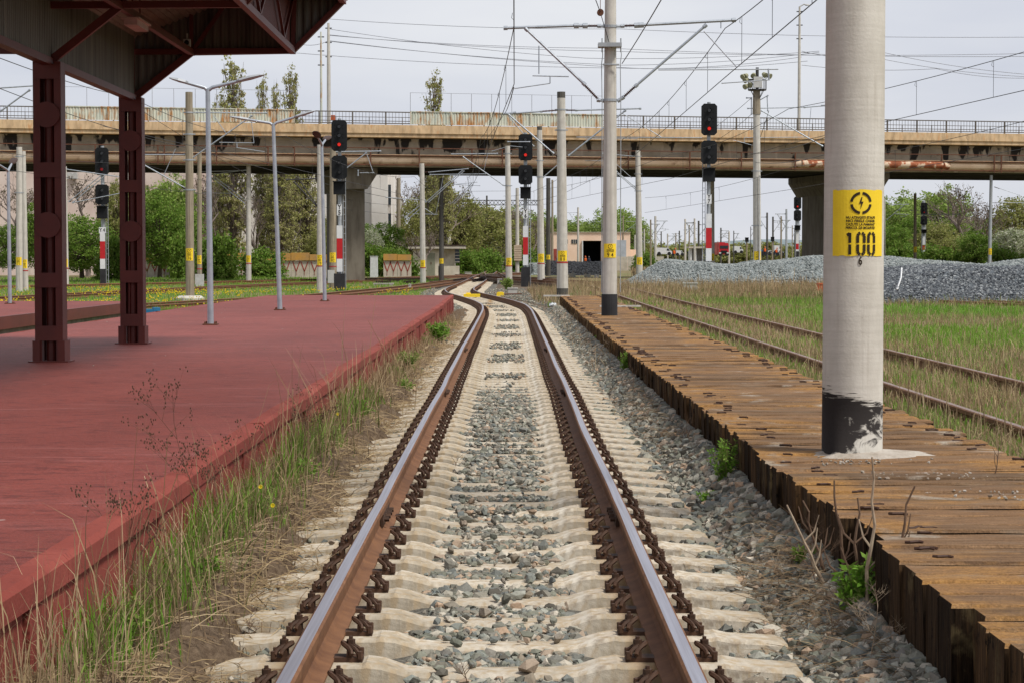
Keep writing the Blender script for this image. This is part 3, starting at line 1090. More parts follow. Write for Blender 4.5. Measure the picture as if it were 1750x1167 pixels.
rest_s, rest_c = [], []
for i, y in enumerate(SL_Y):
    y = float(y)
    ang = math.atan2(-(float(xc(y + 1)) - float(xc(y - 1))), 2.0)
    x = float(xc(y)) + random.uniform(-.015, .015)
    yj = y + random.uniform(-.03, .03)
    clips = [(float(railx(sd_, y)) - x + sd2 * 0.058, 0.0, 0.0, 0.0, sd2) for sd_ in (-1, 1) for sd2 in (-1, 1)]
    if i < 100:
        o = link('sleeper', sl_me[i % 6], track)
        o.location = (x, yj, 0)
        o.rotation_euler = (random.uniform(-.012, .012), 0, ang + random.uniform(-.006, .006))
        if 3 <= i < 28:
            for c in clips:
                k = link('rail_clip', clip_me, o)
                k.location = (c[0], 0, 0)
                k.scale = (c[4], 1, 1)
    else:
        rest_s.append((x, y, 0, ang, 1))
    if not (3 <= i < 28) and y < 125:
        for c in clips:
            rest_c.append((x + c[0] * math.cos(ang), yj + c[0] * math.sin(ang), 0, ang, c[4]))
tag(replicate('distant_sleepers', sv, sf, rest_s, 'sleeper_concrete_worn', track), kind='stuff')
tag(replicate('distant_rail_clips', CL.v, CL.f, rest_c, 'clip_iron', track), kind='stuff')


# ------------------------------------------------------------------ other tracks
def other_track(pts, z, label, sleepers=None, head='old_rail_top', step=1.5, smooth_n=5):
    """pts: [(Y, X)] of the centre line"""
    pts = sorted(pts)
    yy = np.arange(pts[0][0], pts[-1][0], step)
    x = np.interp(yy, [p[0] for p in pts], [p[1] for p in pts])
    if smooth_n > 1 and len(x) > 2 * smooth_n:
        h = smooth_n // 2
        xp = np.concatenate([2 * x[0] - x[h:0:-1], x, 2 * x[-1] - x[-2:-h - 2:-1]])
        x = np.convolve(xp, np.ones(smooth_n) / smooth_n, 'valid')
    t = thing('railway_track', (0, 0, 0), label, 'railway track')
    dx = np.gradient(x, yy)
    L = np.sqrt(1 + dx * dx)
    for s_ in (-1, 1):
        sweep_rail('rail', np.stack([x + s_ * .7525 / L, yy - s_ * .7525 * dx / L, np.full_like(yy, z - 0.172)], -1), t, ('rail_rust', head))
    if sleepers:
        T = []
        s_len = np.concatenate([[0], np.cumsum(np.hypot(np.diff(x), np.diff(yy)))])
        for d in np.arange(0, s_len[-1], 0.62):
            Y_ = float(np.interp(d, s_len, yy))
            X_ = float(np.interp(Y_, yy, x))
            a = math.atan(float(np.interp(Y_, yy, dx)))
            T.append((X_, Y_, z - 0.175, -a, 1))
        m = MB()
        m.box((0, 0, -0.06), (2.5, .25, .13))
        tag(replicate('sleepers', m.v, m.f, T, sleepers, t), kind='stuff')
    return t


other_track([(8, 4.77), (60, 4.77), (80, 4.85), (100, 5.0), (115, 4.6), (130, 3.2), (150, .6), (170, -1.2), (220, -2.0)], 0.40,
            'rusty overgrown track on the far side of the timber platform', 'timber_dark')
other_track([(36, 25.5), (64, 16.1), (90, 10.7), (118, 6.0), (140, 3.4), (165, 0.6)], 0.36,
            'rusty track crossing the weeds in front of the gravel heaps', 'timber_dark')
other_track([(60, -15.5), (88, -9.6), (94.5, -8.3), (123, -5.9), (150, -4.6), (170, -3.6), (200, -2.6)], 0.14,
            'rusty track curving out from behind the red platform end into the switch', 'timber_dark')
other_track([(84, -21.5), (113, -18.6), (150, -13.0), (180, -8.5), (215, -3.5), (235, -1.5)], 0.14,
            'dark track crossing the green grass behind the signal with the ladder', 'timber_dark')
other_track([(110, -36), (140, -24.5), (175, -13), (205, -6), (240, 0.5), (300, 6)], 0.14,
            'farthest dark track crossing the meadow in front of the painted wall', 'timber_dark')
other_track([(150, 8), (180, 1.5), (205, -3), (240, -7.5), (300, -12)], 0.15,
            'diamond crossing track leading left beyond the switch', 'timber_dark')

# ------------------------------------------------------------------ red platform
PZ, PX0, PX1, PY1 = 0.524, -8.07, -1.77, 67.9
plat = thing('station_platform', (-4.9, 0, -0.1), 'long red paved station platform with painted side wall left of the main track', 'platform')
pys = np.concatenate([np.arange(0, 60, 0.9)])


def pedge(Y):
    return PX1 - 0.11 * smooth(50, 68, Y) + 0.012 * np.sin(Y * 1.9) + 0.01 * np.sin(Y * 0.7 + 1)


Vp, Fp = [], []
pys = np.append(np.arange(0, 67.9, 0.5), 67.9)
cols = np.array([0, 0.2, 0.4, 0.6, 0.8, 1.0])
for y in pys:
    e = float(pedge(y)) - 0.10
    for c_ in cols:
        xx_ = PX0 + (e - PX0) * c_
        Vp.append((xx_, y, PZ + 0.006 * math.sin(y * 1.1 + xx_ * 1.7) + 0.004 * math.sin(y * 3.1 - xx_)))
k = len(cols)
for i in range(len(pys) - 1):
    for j in range(k - 1):
        Fp.append((i * k + j, i * k + j + 1, (i + 1) * k + j + 1, (i + 1) * k + j))
np_mesh('paving', Vp, Fp, 'red_platform_paving', plat, True)
mb = MB()
mb.box2((PX0 + .02, 0, -0.1), (PX1 - 0.27, 67.8, PZ - 0.03))
mb.build('concrete_core', 'pole_concrete', plat)
# coping strip: short lengths with slightly uneven lines
mb = MB()
y = 0.0
while y < 67.9:
    L_ = 1.5 if y > 8 else 2.0
    y2 = min(y + L_ - 0.006, 67.9)
    e0, e1 = float(pedge(y)), float(pedge(y2))
    dz = random.uniform(-.006, .006)
    mb.add([(e0 - .105, y, PZ - .10), (e0 + .01, y, PZ - .10), (e0 + .01, y, PZ - 0.012 + dz), (e0 - .012, y, PZ + .012 + dz), (e0 - .105, y, PZ + .012),
            (e1 - .105, y2, PZ - .10), (e1 + .01, y2, PZ - .10), (e1 + .01, y2, PZ - 0.012 + dz), (e1 - .012, y2, PZ + .012 + dz), (e1 - .105, y2, PZ + .012)],
           [(0, 1, 2, 3, 4), (9, 8, 7, 6, 5), (1, 6, 7, 2), (2, 7, 8, 3), (3, 8, 9, 4), (0, 5, 6, 1)])
    y += L_
mb.build('coping', 'red_edge_paint', plat)
mb = MB()
y = 0.0
while y < 67.8:
    L_ = random.uniform(0.55, 0.95) if y > 14 else random.uniform(0.75, 1.0)
    y2 = min(y + L_, 67.85)
    e = float(pedge(y)) - random.uniform(0.0, .014)
    t = random.uniform(-.022, .012) * (1 if y > 12 else .4)
    e2 = e + random.uniform(-.008, .008)
    g = random.uniform(.004, .022)
    mb.add([(e - .08, y + g, -.12), (e + t, y + g, -.12), (e - .002, y + g, PZ - .101), (e - .08, y + g, PZ - .101),
            (e2 - .08, y2, -.12), (e2 + t, y2, -.12), (e2 - .002, y2, PZ - .101), (e2 - .08, y2, PZ - .101)],
           [(0, 1, 2, 3), (7, 6, 5, 4), (1, 5, 6, 2), (2, 6, 7, 3), (0, 4, 5, 1)])
    y = y2
mb.build('side_wall', 'red_wall_paint', plat)
mb = MB()
mb.box2((PX0, 67.86, -.1), (PX1 - .12, 67.95, PZ - .004))
mb.box2((PX0 - .06, 0, -.1), (PX0, 67.8, PZ - .004))
mb.build('end_wall', 'red_wall_paint', plat)

plat2 = thing('station_platform', (-15, 30, -.1), 'lower red platform with bare grey side, farther left behind the steel columns', 'platform')
mb = MB()
mb.box2((-24, 5, .40), (-11.27, 62, .45))
mb.build('paving', 'red_platform_paving', plat2)
mb = MB()
mb.box2((-11.33, 5, .17), (-11.2, 62, .454))
mb.build('coping', 'maroon_steel', plat2)
mb = MB()
mb.box2((-23.9, 5.1, -.1), (-11.3, 61.9, .39))
mb.build('side_wall', 'pier_concrete', plat2)

n = 110
px_, py_ = rng.uniform(-7.8, -1.95, n), 8 + 45 * rng.random(n) ** 1.3
tag(stones('platform_grit', np.stack([px_, py_, np.full(n, PZ + .008)], -1), rng.uniform(.004, .010, n), 'mortar_crumb', None), 'tiny pale crumbs scattered over the red paving', 'grit', kind='stuff')

# ------------------------------------------------------------------ canopy
can = thing('platform_canopy', (-4.6, 20.4, PZ), 'maroon steel platform canopy with corrugated sheets on two latticed columns', 'canopy')
A_, B_, C_, D_ = (-5.327, 3.983), (-4.496, 4.628), (-3.067, 4.652), (-2.352, 5.355)


def column(yc):
    m = MB()
    x0 = -5.327
    z0, z1 = PZ, 3.983
    for s_ in (-1, 1):
        xc_ = x0 + s_ * 0.121
        m.box((xc_, yc - 0.113, (z0 + z1) / 2), (0.08, 0.014, z1 - z0))          # front flange
        m.box((xc_, yc + 0.113, (z0 + z1) / 2), (0.08, 0.014, z1 - z0))          # rear flange
        m.box((xc_ + s_ * 0.033, yc, (z0 + z1) / 2), (0.013, 0.2115, z1 - z0))     # web
    c = m.build('column', 'maroon_steel', can)
    for z in (0.858, 1.469, 2.738, 3.868):
        for yy_ in (yc - 0.127, yc + 0.127):
            MB().box((x0, yy_, z), (0.314, 0.012, 0.17)).build('batten_plate', 'maroon_steel', c)
    for z in (2.104, 3.372):
        for yy_ in (yc - 0.149, yc + 0.127):
            MB().tube((x0, yy_, z), (x0, yy_ + .022, z), 0.148, n=28).build('round_plate', 'maroon_steel', c)
    m = MB()
    m.tube((x0 + .005, yc, z0), (x0 + .005, yc, z1), 0.060, n=16)
    if yc > 25:
        m.tube((x0 - .055, yc - .05, z0), (x0 - .045, yc - .05, 1.758), 0.018, n=8)
    m.build('drain_pipe', 'maroon_steel', c)
    m = MB()
    for s_ in (-1, 1):
        m.box((x0 + s_ * 0.144, yc - .0, z0 + .125), (0.085, 0.285, 0.25))
    m.box((x0, yc, z0 + .008), (0.46, 0.36, 0.016))
    m.build('foot', 'maroon_steel', c)


column(23.520)
column(28.651)

# frames across
def beam2(m, Yp, p, q, w_=0.07, h_=0.09):
    m.bar((p[0], Yp, p[1]), (q[0], Yp, q[1]), w_, h_)


FR = [7.955, 13.259, 18.389, 23.520, 28.766]
for Yf in FR:
    fm = MB()
    beam2(fm, Yf, A_, B_)
    beam2(fm, Yf, (-5.304, 4.640), C_, 0.06, 0.08)
    beam2(fm, Yf, C_, D_, 0.06, 0.07)
    beam2(fm, Yf, B_, (-3.920, 5.447), .05, .05)
    beam2(fm, Yf, (-3.067, 4.652), (-3.920, 5.447), .05, .05)
    beam2(fm, Yf, (-3.067, 4.652), (-3.021, 5.793), .06, .06)
    beam2(fm, Yf, (-4.496, 4.628), (-4.496, 5.332), .05, .05)
    beam2(fm, Yf, (-5.327, 3.983), (-5.327, 4.836), 0.05, 0.05)
    for s in (0,):
        beam2(fm, Yf, (-5.327, 3.983), (-6.157, 4.628))
        beam2(fm, Yf, (-5.350, 4.640), (-7.586, 4.652), .06, .08)
    fm.build('truss_frame', 'maroon_steel', can)
fm = MB()
for p, w_ in ((A_, .12), (B_, .07), (C_, .075), (D_, .08)):
    fm.box2((p[0] - w_ / 2, 5, p[1] - .04), (p[0] + w_ / 2, 28.824, p[1] + .045))
fm.box2((-6.157 - .04, 5, 4.582), (-6.157 + .04, 28.824, 4.675))
fm.box2((-7.632, 5, 4.605), (-7.540, 28.824, 4.698))
for a, b in zip(FR[:-1], FR[1:]):
    n = 4
    for i in range(n):
        ya, yb = a + (b - a) * i / n, a + (b - a) * (i + 1) / n
        fm.bar((-3.920, ya, 5.447), (-3.090, yb, 4.675), .03, .03)
        fm.bar((-3.044, ya, 4.698 if i % 2 else 5.447), (-3.044, yb, 5.447 if i % 2 else 4.698), .035, .035)
fm.build('longitudinal_bar', 'maroon_steel', can)


def corr(p0, p1, z0, z1, pitch, amp, nrm):
    """corrugated sheet from p0 to p1 (xy), z0/z1 functions of t"""
    p0, p1 = Vector(p0), Vector(p1)
    L = (p1 - p0).length
    n = max(2, int(L / pitch))
    vs, fs = [], []
    for i in range(n * 4 + 1):
        t = i / (n * 4)
        o = (0, 1, 1, 0)[i % 4] * amp
        q = p0.lerp(p1, t)
        vs.append((q.x + nrm[0] * o, q.y + nrm[1] * o, z0(t)))
        vs.append((q.x + nrm[0] * o, q.y + nrm[1] * o, z1(t)))
    for i in range(n * 4):
        fs.append((2 * i, 2 * i + 2, 2 * i + 3, 2 * i + 1))
    return vs, fs


m = MB()
m.add(*corr((-5.304, 5), (-5.304, 28.708), lambda t: 4.029, lambda t: 4.859, 0.085, 0.014, (1, 0)))
m.build('corrugated_side_sheet', 'canopy_sheet', can)
m = MB()
m.add(*corr((-3.113, 5), (-3.113, 28.708), lambda t: 4.698, lambda t: 5.828, 0.12, 0.02, (1, 0)))
m.build('corrugated_fascia_sheet', 'maroon_steel', can)


def gable_low(x):
    pts = [(-8.416, 5.389), (-7.586, 4.652), (-6.157, 4.628), (-5.327, 4.006), (-4.496, 4.628), (-3.067, 4.652), (-2.352, 5.355), (-2.191, 5.505)]
    return float(np.interp(x, [p[0] for p in pts], [p[1] for p in pts]))


m = MB()
m.add(*corr((-8.301, 28.824), (-2.352, 28.824), lambda t: gable_low(-8.301 + 5.949 * t) + .0, lambda t: 5.989, 0.115, 0.022, (0, -1)))
m.build('gable_sheet', 'canopy_sheet', can)
m = MB()
for a, b in ((A_, B_), (B_, C_), (C_, D_)):
    m.bar((a[0], 28.858, a[1]), (b[0], 28.858, b[1]), .05, .06)
m.build('gable_trim', 'maroon_steel', can)
m = MB()
for (xa, za, xb, zb) in ((-5.304, 4.836, -2.306, 5.989), (-5.350, 4.836, -8.347, 5.989)):
    n = 36
    vs, fs = [], []
    for i in range(n * 2 + 1):
        t = i / (n * 2)
        o = (0, 1)[i % 2] * .03
        vs.append((xa + (xb - xa) * t, 5, za + (zb - za) * t + o))
        vs.append((xa + (xb - xa) * t, 28.962, za + (zb - za) * t + o))
    for i in range(n * 2):
        fs.append((2 * i, 2 * i + 2, 2 * i + 3, 2 * i + 1))
    m.add(vs, fs)
m.build('roof_sheet', 'soffit_sheet', can)
m = MB()
m.box2((-2.375, 5, 5.389), (-2.306, 28.996, 6.024))
m.build('edge_fascia', 'bright_red_fascia', can)
lamp = thing('platform_lamp', A(233, 44, 24.558), 'long fluorescent lamp with pinkish housing under the canopy roof', 'lamp')
p_ = A(233, 44, 24.558)
m = MB()
m.box(p_, (.16, .75, .07), rz=0.0)
m.box(p_ + Vector((0, 0, .045)), (.22, .8, .02))
m.build('housing', 'lamp_panel_pink', lamp)
m = MB()
m.tube(p_ + Vector((0, -.25, .05)), p_ + Vector((0, -.25, .35)), .01)
m.tube(p_ + Vector((0, .25, .05)), p_ + Vector((0, .25, .35)), .01)
m.build('hanger_rod', 'maroon_steel', lamp)
ls = thing('loudspeaker', A(320, 74, 28.478), 'small grey box speaker fixed under the canopy end', 'loudspeaker')
p_ = A(320, 74, 28.478)
m = MB()
m.box(p_, (.09, .1, .1))
m.box(p_ + Vector((0, 0, .08)), (.02, .02, .1))
m.build('case', 'cabinet_grey', ls)
m = MB()
m.tube(p_ + Vector((0, -.053, 0)), p_ + Vector((0, -.06, 0)), .035, n=14)
m.build('grille', 'dark_interior', ls)

# ------------------------------------------------------------------ timber platform
DZ = 0.445
deck = thing('timber_platform', (2.44, 10, 0), 'low narrow platform of worn brown timbers with a plank side, right of the main track', 'platform')


def dl(Y):      # left edge
    return 1.63 + 0.14 * float(smooth(40, 71, Y))


y = 4.0
planks = []
i = 0
while y < 71:
    w_ = random.uniform(0.20, 0.27)
    x0 = dl(y) + random.uniform(-.014, .016)
    if random.random() < .06:
        x0 += .04
    if 8.9 < y < 9.9:
        x0 += 0.06
    if 12 < y < 12.9:
        x0 -= 0.03
    x1 = 3.26 + random.uniform(-.05, .05)
    dz = random.uniform(-.012, .010)
    g = random.choice([.008, .010, .014, .02, .03, .055])
    sk = random.uniform(-.012, .012)
    nseg = 9 if y < 30 else 3
    lean = random.uniform(.0, .025)
    vs, fs = [], []
    for s in range(nseg + 1):
        t = s / nseg
        xx_ = x0 + (x1 - x0) * t
        j1 = random.uniform(-.005, .005)
        j2 = random.uniform(-.007, .007)
        ya, yb = y + g / 2 + sk * (t - .5) + j1, y + w_ - g / 2 + sk * (t - .5) + j2
        zz = DZ + dz + random.uniform(-.003, .003)
        xb_ = xx_ + (lean if s == 0 else 0)
        vs += [(xb_, ya + .004, -.12), (xx_, ya, zz - .014), (xx_ + (.006 if s == 0 else 0), ya + .014, zz), (xx_ + (.004 if s == 0 else 0), yb - .014, zz), (xx_, yb, zz - .014), (xb_, yb - .004, -.12)]
    for s in range(nseg):
        for j in range(5):
            a = s * 6 + j
            fs.append((a, a + 6, a + 7, a + 1))
    fs.append((0, 1, 2, 3, 4, 5))
    fs.append(tuple(reversed([nseg * 6 + j for j in range(6)])))
    planks.append((vs, fs, y + w_ / 2, x0, x1))
    y += w_
far_p = MB()
npart = 0
for vs, fs, yc_, x0, x1 in planks:
    if yc_ > 6.5 and npart < 100:
        m = MB()
        m.add(vs, [f for q, f in enumerate(fs[:-2]) if q % 5 in (1, 2, 3)], 0)
        m.add(vs, [f for q, f in enumerate(fs[:-2]) if q % 5 in (0, 4)] + fs[-2:], 1)
        m.build('plank', ['deck_timber', 'side_timber'], deck)
        npart += 1
    else:
        far_p.add(vs, [f for q, f in enumerate(fs[:-2]) if q % 5 in (1, 2, 3)], 0)
        far_p.add(vs, [f for q, f in enumerate(fs[:-2]) if q % 5 in (0, 4)] + fs[-2:], 1)
tag(far_p.build('distant_planks', ['deck_timber', 'side_timber'], deck), kind='stuff')
# crumbs of mortar and small stones lying on the timbers
n = 260
cx_ = rng.choice([0, 1, 2, 3], n, p=[.35, .3, .2, .15])
px_ = np.array([2.42, 3.0, 2.1, 2.7])[cx_] + rng.normal(0, .22, n)
py_ = np.array([11.75, 10.6, 12.6, 10.9])[cx_] + rng.normal(0, .10, n)
k_ = (px_ > 1.68) & (px_ < 3.2)
px_, py_ = px_[k_], py_[k_]
tag(stones('mortar_crumbs', np.stack([px_, py_, np.full(len(px_), DZ + .004)], -1), rng.uniform(.004, .015, len(px_)), 'mortar_crumb', None), 'pale crumbs of mortar and grit scattered over the timbers near the thick pole', 'crumbs', kind='stuff')
# anti-splitting irons
st = MB()
st.poly([(-.055, .01, .006), (-.03, -.010, .008), (0, 0, .009), (.03, .010, .008), (.055, -.008, .006)], .0095, 5)
st_me = mesh_from(st.v, st.f, 'splice_iron_dark', 'splice_iron')
k, T = 0, []
for vs, fs, yc_, x0, x1 in planks:
    for (xx_) in (x0 + random.uniform(.10, .26), x1 - random.uniform(.08, .22), x0 + random.uniform(.08, .3) if random.random() < .25 else None):
        if xx_ is None or (random.random() < .42):
            continue
        yy_ = yc_ + random.uniform(-.06, .06)
        rz_ = random.uniform(-.9, .9)
        if yc_ > 6.5 and k < 100:
            o = link('splice_iron', st_me, deck)
            o.location = (xx_ - 2.44, yy_ - 10, DZ + .004)
            o.rotation_euler = (0, 0, rz_)
            o.scale = (random.uniform(.6, .85),) * 3
            k += 1
        elif random.random() < .55:
            T.append((xx_, yy_, DZ + .004, rz_, 1))
tag(replicate('distant_splice_irons', st.v, st.f, T, 'splice_iron_dark', deck), kind='stuff')

# ------------------------------------------------------------------ lettering
def text_mesh(s, size, bold=0.0, align='CENTER'):
    cu = bpy.data.curves.new('lettering', 'FONT')
    cu.body = s
    cu.size = size
    cu.align_x = align
    cu.align_y = 'CENTER'
    cu.offset = bold
    cu.resolution_u = 3
    ob = bpy.data.objects.new('lettering', cu)
    me = ob.to_mesh()
    vs = [tuple(v.co) for v in me.vertices]
    fs = [tuple(p.vertices) for p in me.polygons]
    ob.to_mesh_clear()
    bpy.data.objects.remove(ob)
    bpy.data.curves.remove(cu)
    return vs, fs


def cyl_patch(m, cx, cy, r, a0, a1, z0, z1, n=14, ragged=0.0, mi=None):
    vs, fs = [], []
    for i in range(n + 1):
        a = a0 + (a1 - a0) * i / n
        jz0 = random.uniform(-ragged, ragged)
        jz1 = random.uniform(-ragged, ragged)
        vs.append((cx + r * math.sin(a), cy - r * math.cos(a), z0 + jz0))
        vs.append((cx + r * math.sin(a), cy - r * math.cos(a), z1 + jz1))
    for i in range(n):
        fs.append((2 * i, 2 * i + 2, 2 * i + 3, 2 * i + 1))
    m.add(vs, fs, mi)


def wrap(m, vs, fs, cx, cy, r, x0, z0, sx_=1.0, sy_=1.0):
    out_ = []
    for v in vs:
        a = (x0 + v[0] * sx_) / r
        out_.append((cx + r * math.sin(a), cy - r * math.cos(a), z0 + v[1] * sy_))
    m.add(out_, fs)


def arc_pts(r0, r1, a0, a1, n=8):
    vs, fs = [], []
    for i in range(n + 1):
        a = a0 + (a1 - a0) * i / n
        vs.append((r0 * math.cos(a), r0 * math.sin(a)))
        vs.append((r1 * math.cos(a), r1 * math.sin(a)))
    for i in range(n):
        fs.append((2 * i, 2 * i + 2, 2 * i + 3, 2 * i + 1))
    return vs, fs


def danger_mark(m, cx, cy, r, R, x0, z0, detail=True):
    """broken circle with a lightning flash"""
    for q in range(4):
        a0 = q * math.pi / 2 + 0.13
        vs, fs = arc_pts(R * 0.76, R, a0, a0 + math.pi / 2 - 0.26)
        wrap(m, vs, fs, cx, cy, r, x0, z0)
    bolt = [(0.02, .55), (0.10, .55), (0.02, .12), (0.2, .12), (-0.06, -.55), (-0.02, -.05), (-0.2, -.05)]
    wrap(m, [(a * R, b * R) for a, b in bolt], [tuple(range(7))], cx, cy, r, x0, z0)


def stencil_digits(m, s, cx, cy, r, x0, z0, w_, h, t):
    """digits from thick vertical strokes with a stencil gap at mid height"""
    n = len(s)
    pitch = w_ / n
    for i, ch in enumerate(s):
        c = x0 + (i - (n - 1) / 2) * pitch
        hw = pitch * 0.30
        g = h * 0.035

        def stroke(pts):
            for a, b in zip(pts[:-1], pts[1:]):
                d = Vector((b[0] - a[0], b[1] - a[1]))
                nn = Vector((-d.y, d.x)).normalized() * t / 2
                vs = [(a[0] + nn.x, a[1] + nn.y), (a[0] - nn.x, a[1] - nn.y), (b[0] - nn.x, b[1] - nn.y), (b[0] + nn.x, b[1] + nn.y)]
                wrap(m, [(v[0], v[1]) for v in vs], [(0, 1, 2, 3)], cx, cy, r, c, z0)
        T, B = h / 2, -h / 2
        if ch == '1':
            stroke([(0.0, T), (0.0, g)])
            stroke([(-t * 1.0, T - t * .8), (0.0, T - t * 0.2)])
            stroke([(0.0, -g), (0.0, B)])
        elif ch == '0':
            for sg in (-1, 1):
                stroke([(sg * hw * .25, T), (sg * hw * .75, T - t * .35), (sg * hw, T - t), (sg * hw, g)])
                stroke([(sg * hw, -g), (sg * hw, B + t), (sg * hw * .75, B + t * .35), (sg * hw * .25, B)])
        else:
            vs, fs = text_mesh(ch, h * 1.35, t * .1)
            wrap(m, [(v[0], v[1]) for v in vs], fs, cx, cy, r, c, z0, 0.8)


TEXTS = ['NU ATINGETI STALPI', 'NICI FIRELE CHIAR', 'CAZUTE LA PAMANT', 'PERICOL DE MOARTE!']


def sticker(parent, cx, cy, rad, za, zb, number, foot=None, half=0.95, shift=0.0, ragged=0.0, full=True):
    m = MB()
    r = rad + 0.004
    cyl_patch(m, cx, cy, r, -half + shift, half + shift, za, zb, 18, ragged)
    sg = m.build('warning_sign', 'paint_yellow', parent)
    H_ = zb - za
    m = MB()
    r2 = rad + 0.007
    xo = shift * r2 + rad * 0.04
    R = min(0.17 * H_, rad * 0.5)
    danger_mark(m, cx, cy, r2, R, xo, zb - H_ * 0.03 - R)
    if full:
        for i, t in enumerate(TEXTS):
            hh = H_ * 0.040
            vs, fs = text_mesh(t, hh * 1.3, hh * .05)
            wd = max(v[0] for v in vs) - min(v[0] for v in vs)
            wrap(m, [(v[0], v[1]) for v in vs], fs, cx, cy, r2, xo, zb - H_ * (0.420 + 0.052 * i), (rad * 1.02) / wd)
        stencil_digits(m, number, cx, cy, r2, xo, za + H_ * 0.185, rad * 1.12, H_ * 0.33, rad * 0.10)
    else:
        for i in range(4):
            cyl_patch(m, cx, cy, r2, -half * .45 + shift, half * .45 + shift, zb - H_ * (0.44 + .052 * i), zb - H_ * (0.415 + .052 * i), 4)
        stencil_digits(m, number, cx, cy, r2, xo, za + H_ * 0.19, rad * 0.95, H_ * 0.28, rad * 0.12)
    if foot:
        vs, fs = text_mesh(foot, H_ * 0.13, H_ * .004)
        wrap(m, [(v[0], v[1]) for v in vs], fs, cx, cy, rad + .005, xo, za - H_ * 0.10)
    m.build('stencil_lettering', 'stencil_black', sg)
    return sg


# ------------------------------------------------------------------ poles and their arms
def insul(m, p0, p1, r=0.055):
    p0, p1 = Vector(p0), Vector(p1)
    L = (p1 - p0).length
    M = (p1 - p0).to_track_quat('Z', 'Y').to_matrix()
    k = 11
    prof = [(r * .35, 0)]
    for i in range(k):
        z = L * (i + .5) / k
        prof += [(r * .4, z - L / k * .3), (r * (1 if i % 2 else .82), z), (r * .4, z + L / k * .2)]
    prof.append((r * .35, L))
    m.lathe(prof, p0, 10, M)


def arm(parent, Y, segs, ins=(), mat='galvanised', fit=True, name='cantilever_arm'):
    m = MB()
    for (x0, y0, x1, y1, r) in segs:
        a, b = A(x0, y0, Y), A(x1, y1, Y)
        m.tube(a, b, r, n=8)
        if fit and r > .02:
            d = (b - a).normalized()
            for q in (a, b):
                m.tube(q - d * r * 1.4, q + d * r * 1.4, r * 1.5, n=8)
    o = m.build(name, mat, parent)
    if ins:
        m = MB()
        for (x0, y0, x1, y1, r) in ins:
            insul(m, A(x0, y0, Y), A(x1, y1, Y), r)
        m.build('insulator', 'insulator_brown', o, True)
    return o


def garm(parent, Y, px, yt, yb, tip, mat='galvanised', drop=0.22, r=0.03, slope=0.0):
    """usual bracket: top tube, strut, registration tube"""
    s = 1 if tip > px else -1
    L = abs(tip - px)
    hgt = yb - yt
    segs = [(px + s * L * .18, yt, tip, yt + slope, r), (px + s * L * .12, yb - hgt * .08, px + s * L * .82, yt + 1.5, r),
            (px + s * L * .45, yb - hgt * .42, tip + s * 2, yb - hgt * .42 + 1, r * .6),
            (px + s * L * .70, yt, px + s * L * .62, yb - hgt * .42, r * .45),
            (tip - s * 3, yb - hgt * .42, tip - s * 3, yb - hgt * .42 + hgt * .12, r * .5),
            (tip - s * 3, yb - hgt * .42 + hgt * .12, tip - s * (3 + L * .28), yb - hgt * .42 + hgt * .2, r * .45)]
    ins = [(px + s * 1, yt, px + s * L * .18, yt, r * 1.9), (px, yb, px + s * L * .12, yb - hgt * .08, r * 1.9)]
    return arm(parent, Y, segs, ins, mat)


def cpole(px, yb, yt, wpx, label, Y=None, mat='pole_concrete', topx=None, sign=None, band=None, dark_top=0, clamps=(), group='concrete catenary poles', taper=.8, full=False, name='catenary_pole', cat='pole', half=.95, shift=0.0):
    if Y is None:
        Y = (CAMZ + 0.03) * F / (yb - 445)
    X = A(px, yb, Y).x
    zb = float(H(X, Y)) - .05
    zt = A(px, yt, Y).z
    rb = wpx / 2 * Y / F
    rt = rb * taper
    xt = A(topx if topx is not None else px, yt, Y).x
    t = thing(name, (X, Y, zb), label, cat, group)
    m = MB()
    n = 20 if wpx > 10 else 12
    ks = 10
    rings = [(X + (xt - X) * i / ks, Y, zb + (zt - zb) * i / ks) for i in range(ks + 1)]
    m.poly(rings, [rb + (rt - rb) * i / ks for i in range(ks + 1)], n)
    m.build('shaft', mat, t, True)

    def rad(z):
        u = (z - zb) / (zt - zb)
        return rb + (rt - rb) * u

    def cxz(z):
        return X + (xt - X) * (z - zb) / (zt - zb)
    if sign:
        z1, z0 = A(px, sign[0], Y).z, A(px, sign[1], Y).z
        zm = (z0 + z1) / 2
        sticker(t, cxz(zm), Y, rad(z0) + .002, z0, z1, sign[2], None, half, shift, full=full)
    if band:
        z1 = A(px, band, Y).z
        m = MB()
        m.tube((cxz(z1), Y, z1 - .035), (cxz(z1), Y, z1 + .035), rad(z1) + .006, n=20)
        m.build('red_band', 'thin_red_band', t)
    if dark_top:
        m = MB()
        zz = A(px, yt + dark_top, Y).z
        m.tube((cxz(zz), Y, zz), (xt, Y, zt + .01), rad(zz) + .004, rt + .004, n=20)
        m.build('dark_cap', 'dark_concrete', t)
    if clamps:
        m = MB()
        for c in clamps:
            z = A(px, c, Y).z
            m.tube((cxz(z), Y, z - .03), (cxz(z), Y, z + .03), rad(z) + .014, n=16)
            for s_ in (-1, 1):
                m.box((cxz(z) + s_ * (rad(z) + .05), Y, z), (.10, .05, .05))
        m.build('steel_clamp', 'galvanised_matt', t)
    t_info[t.name] = (X, Y, zb, zt, rb, rt)
    return t


t_info = {}

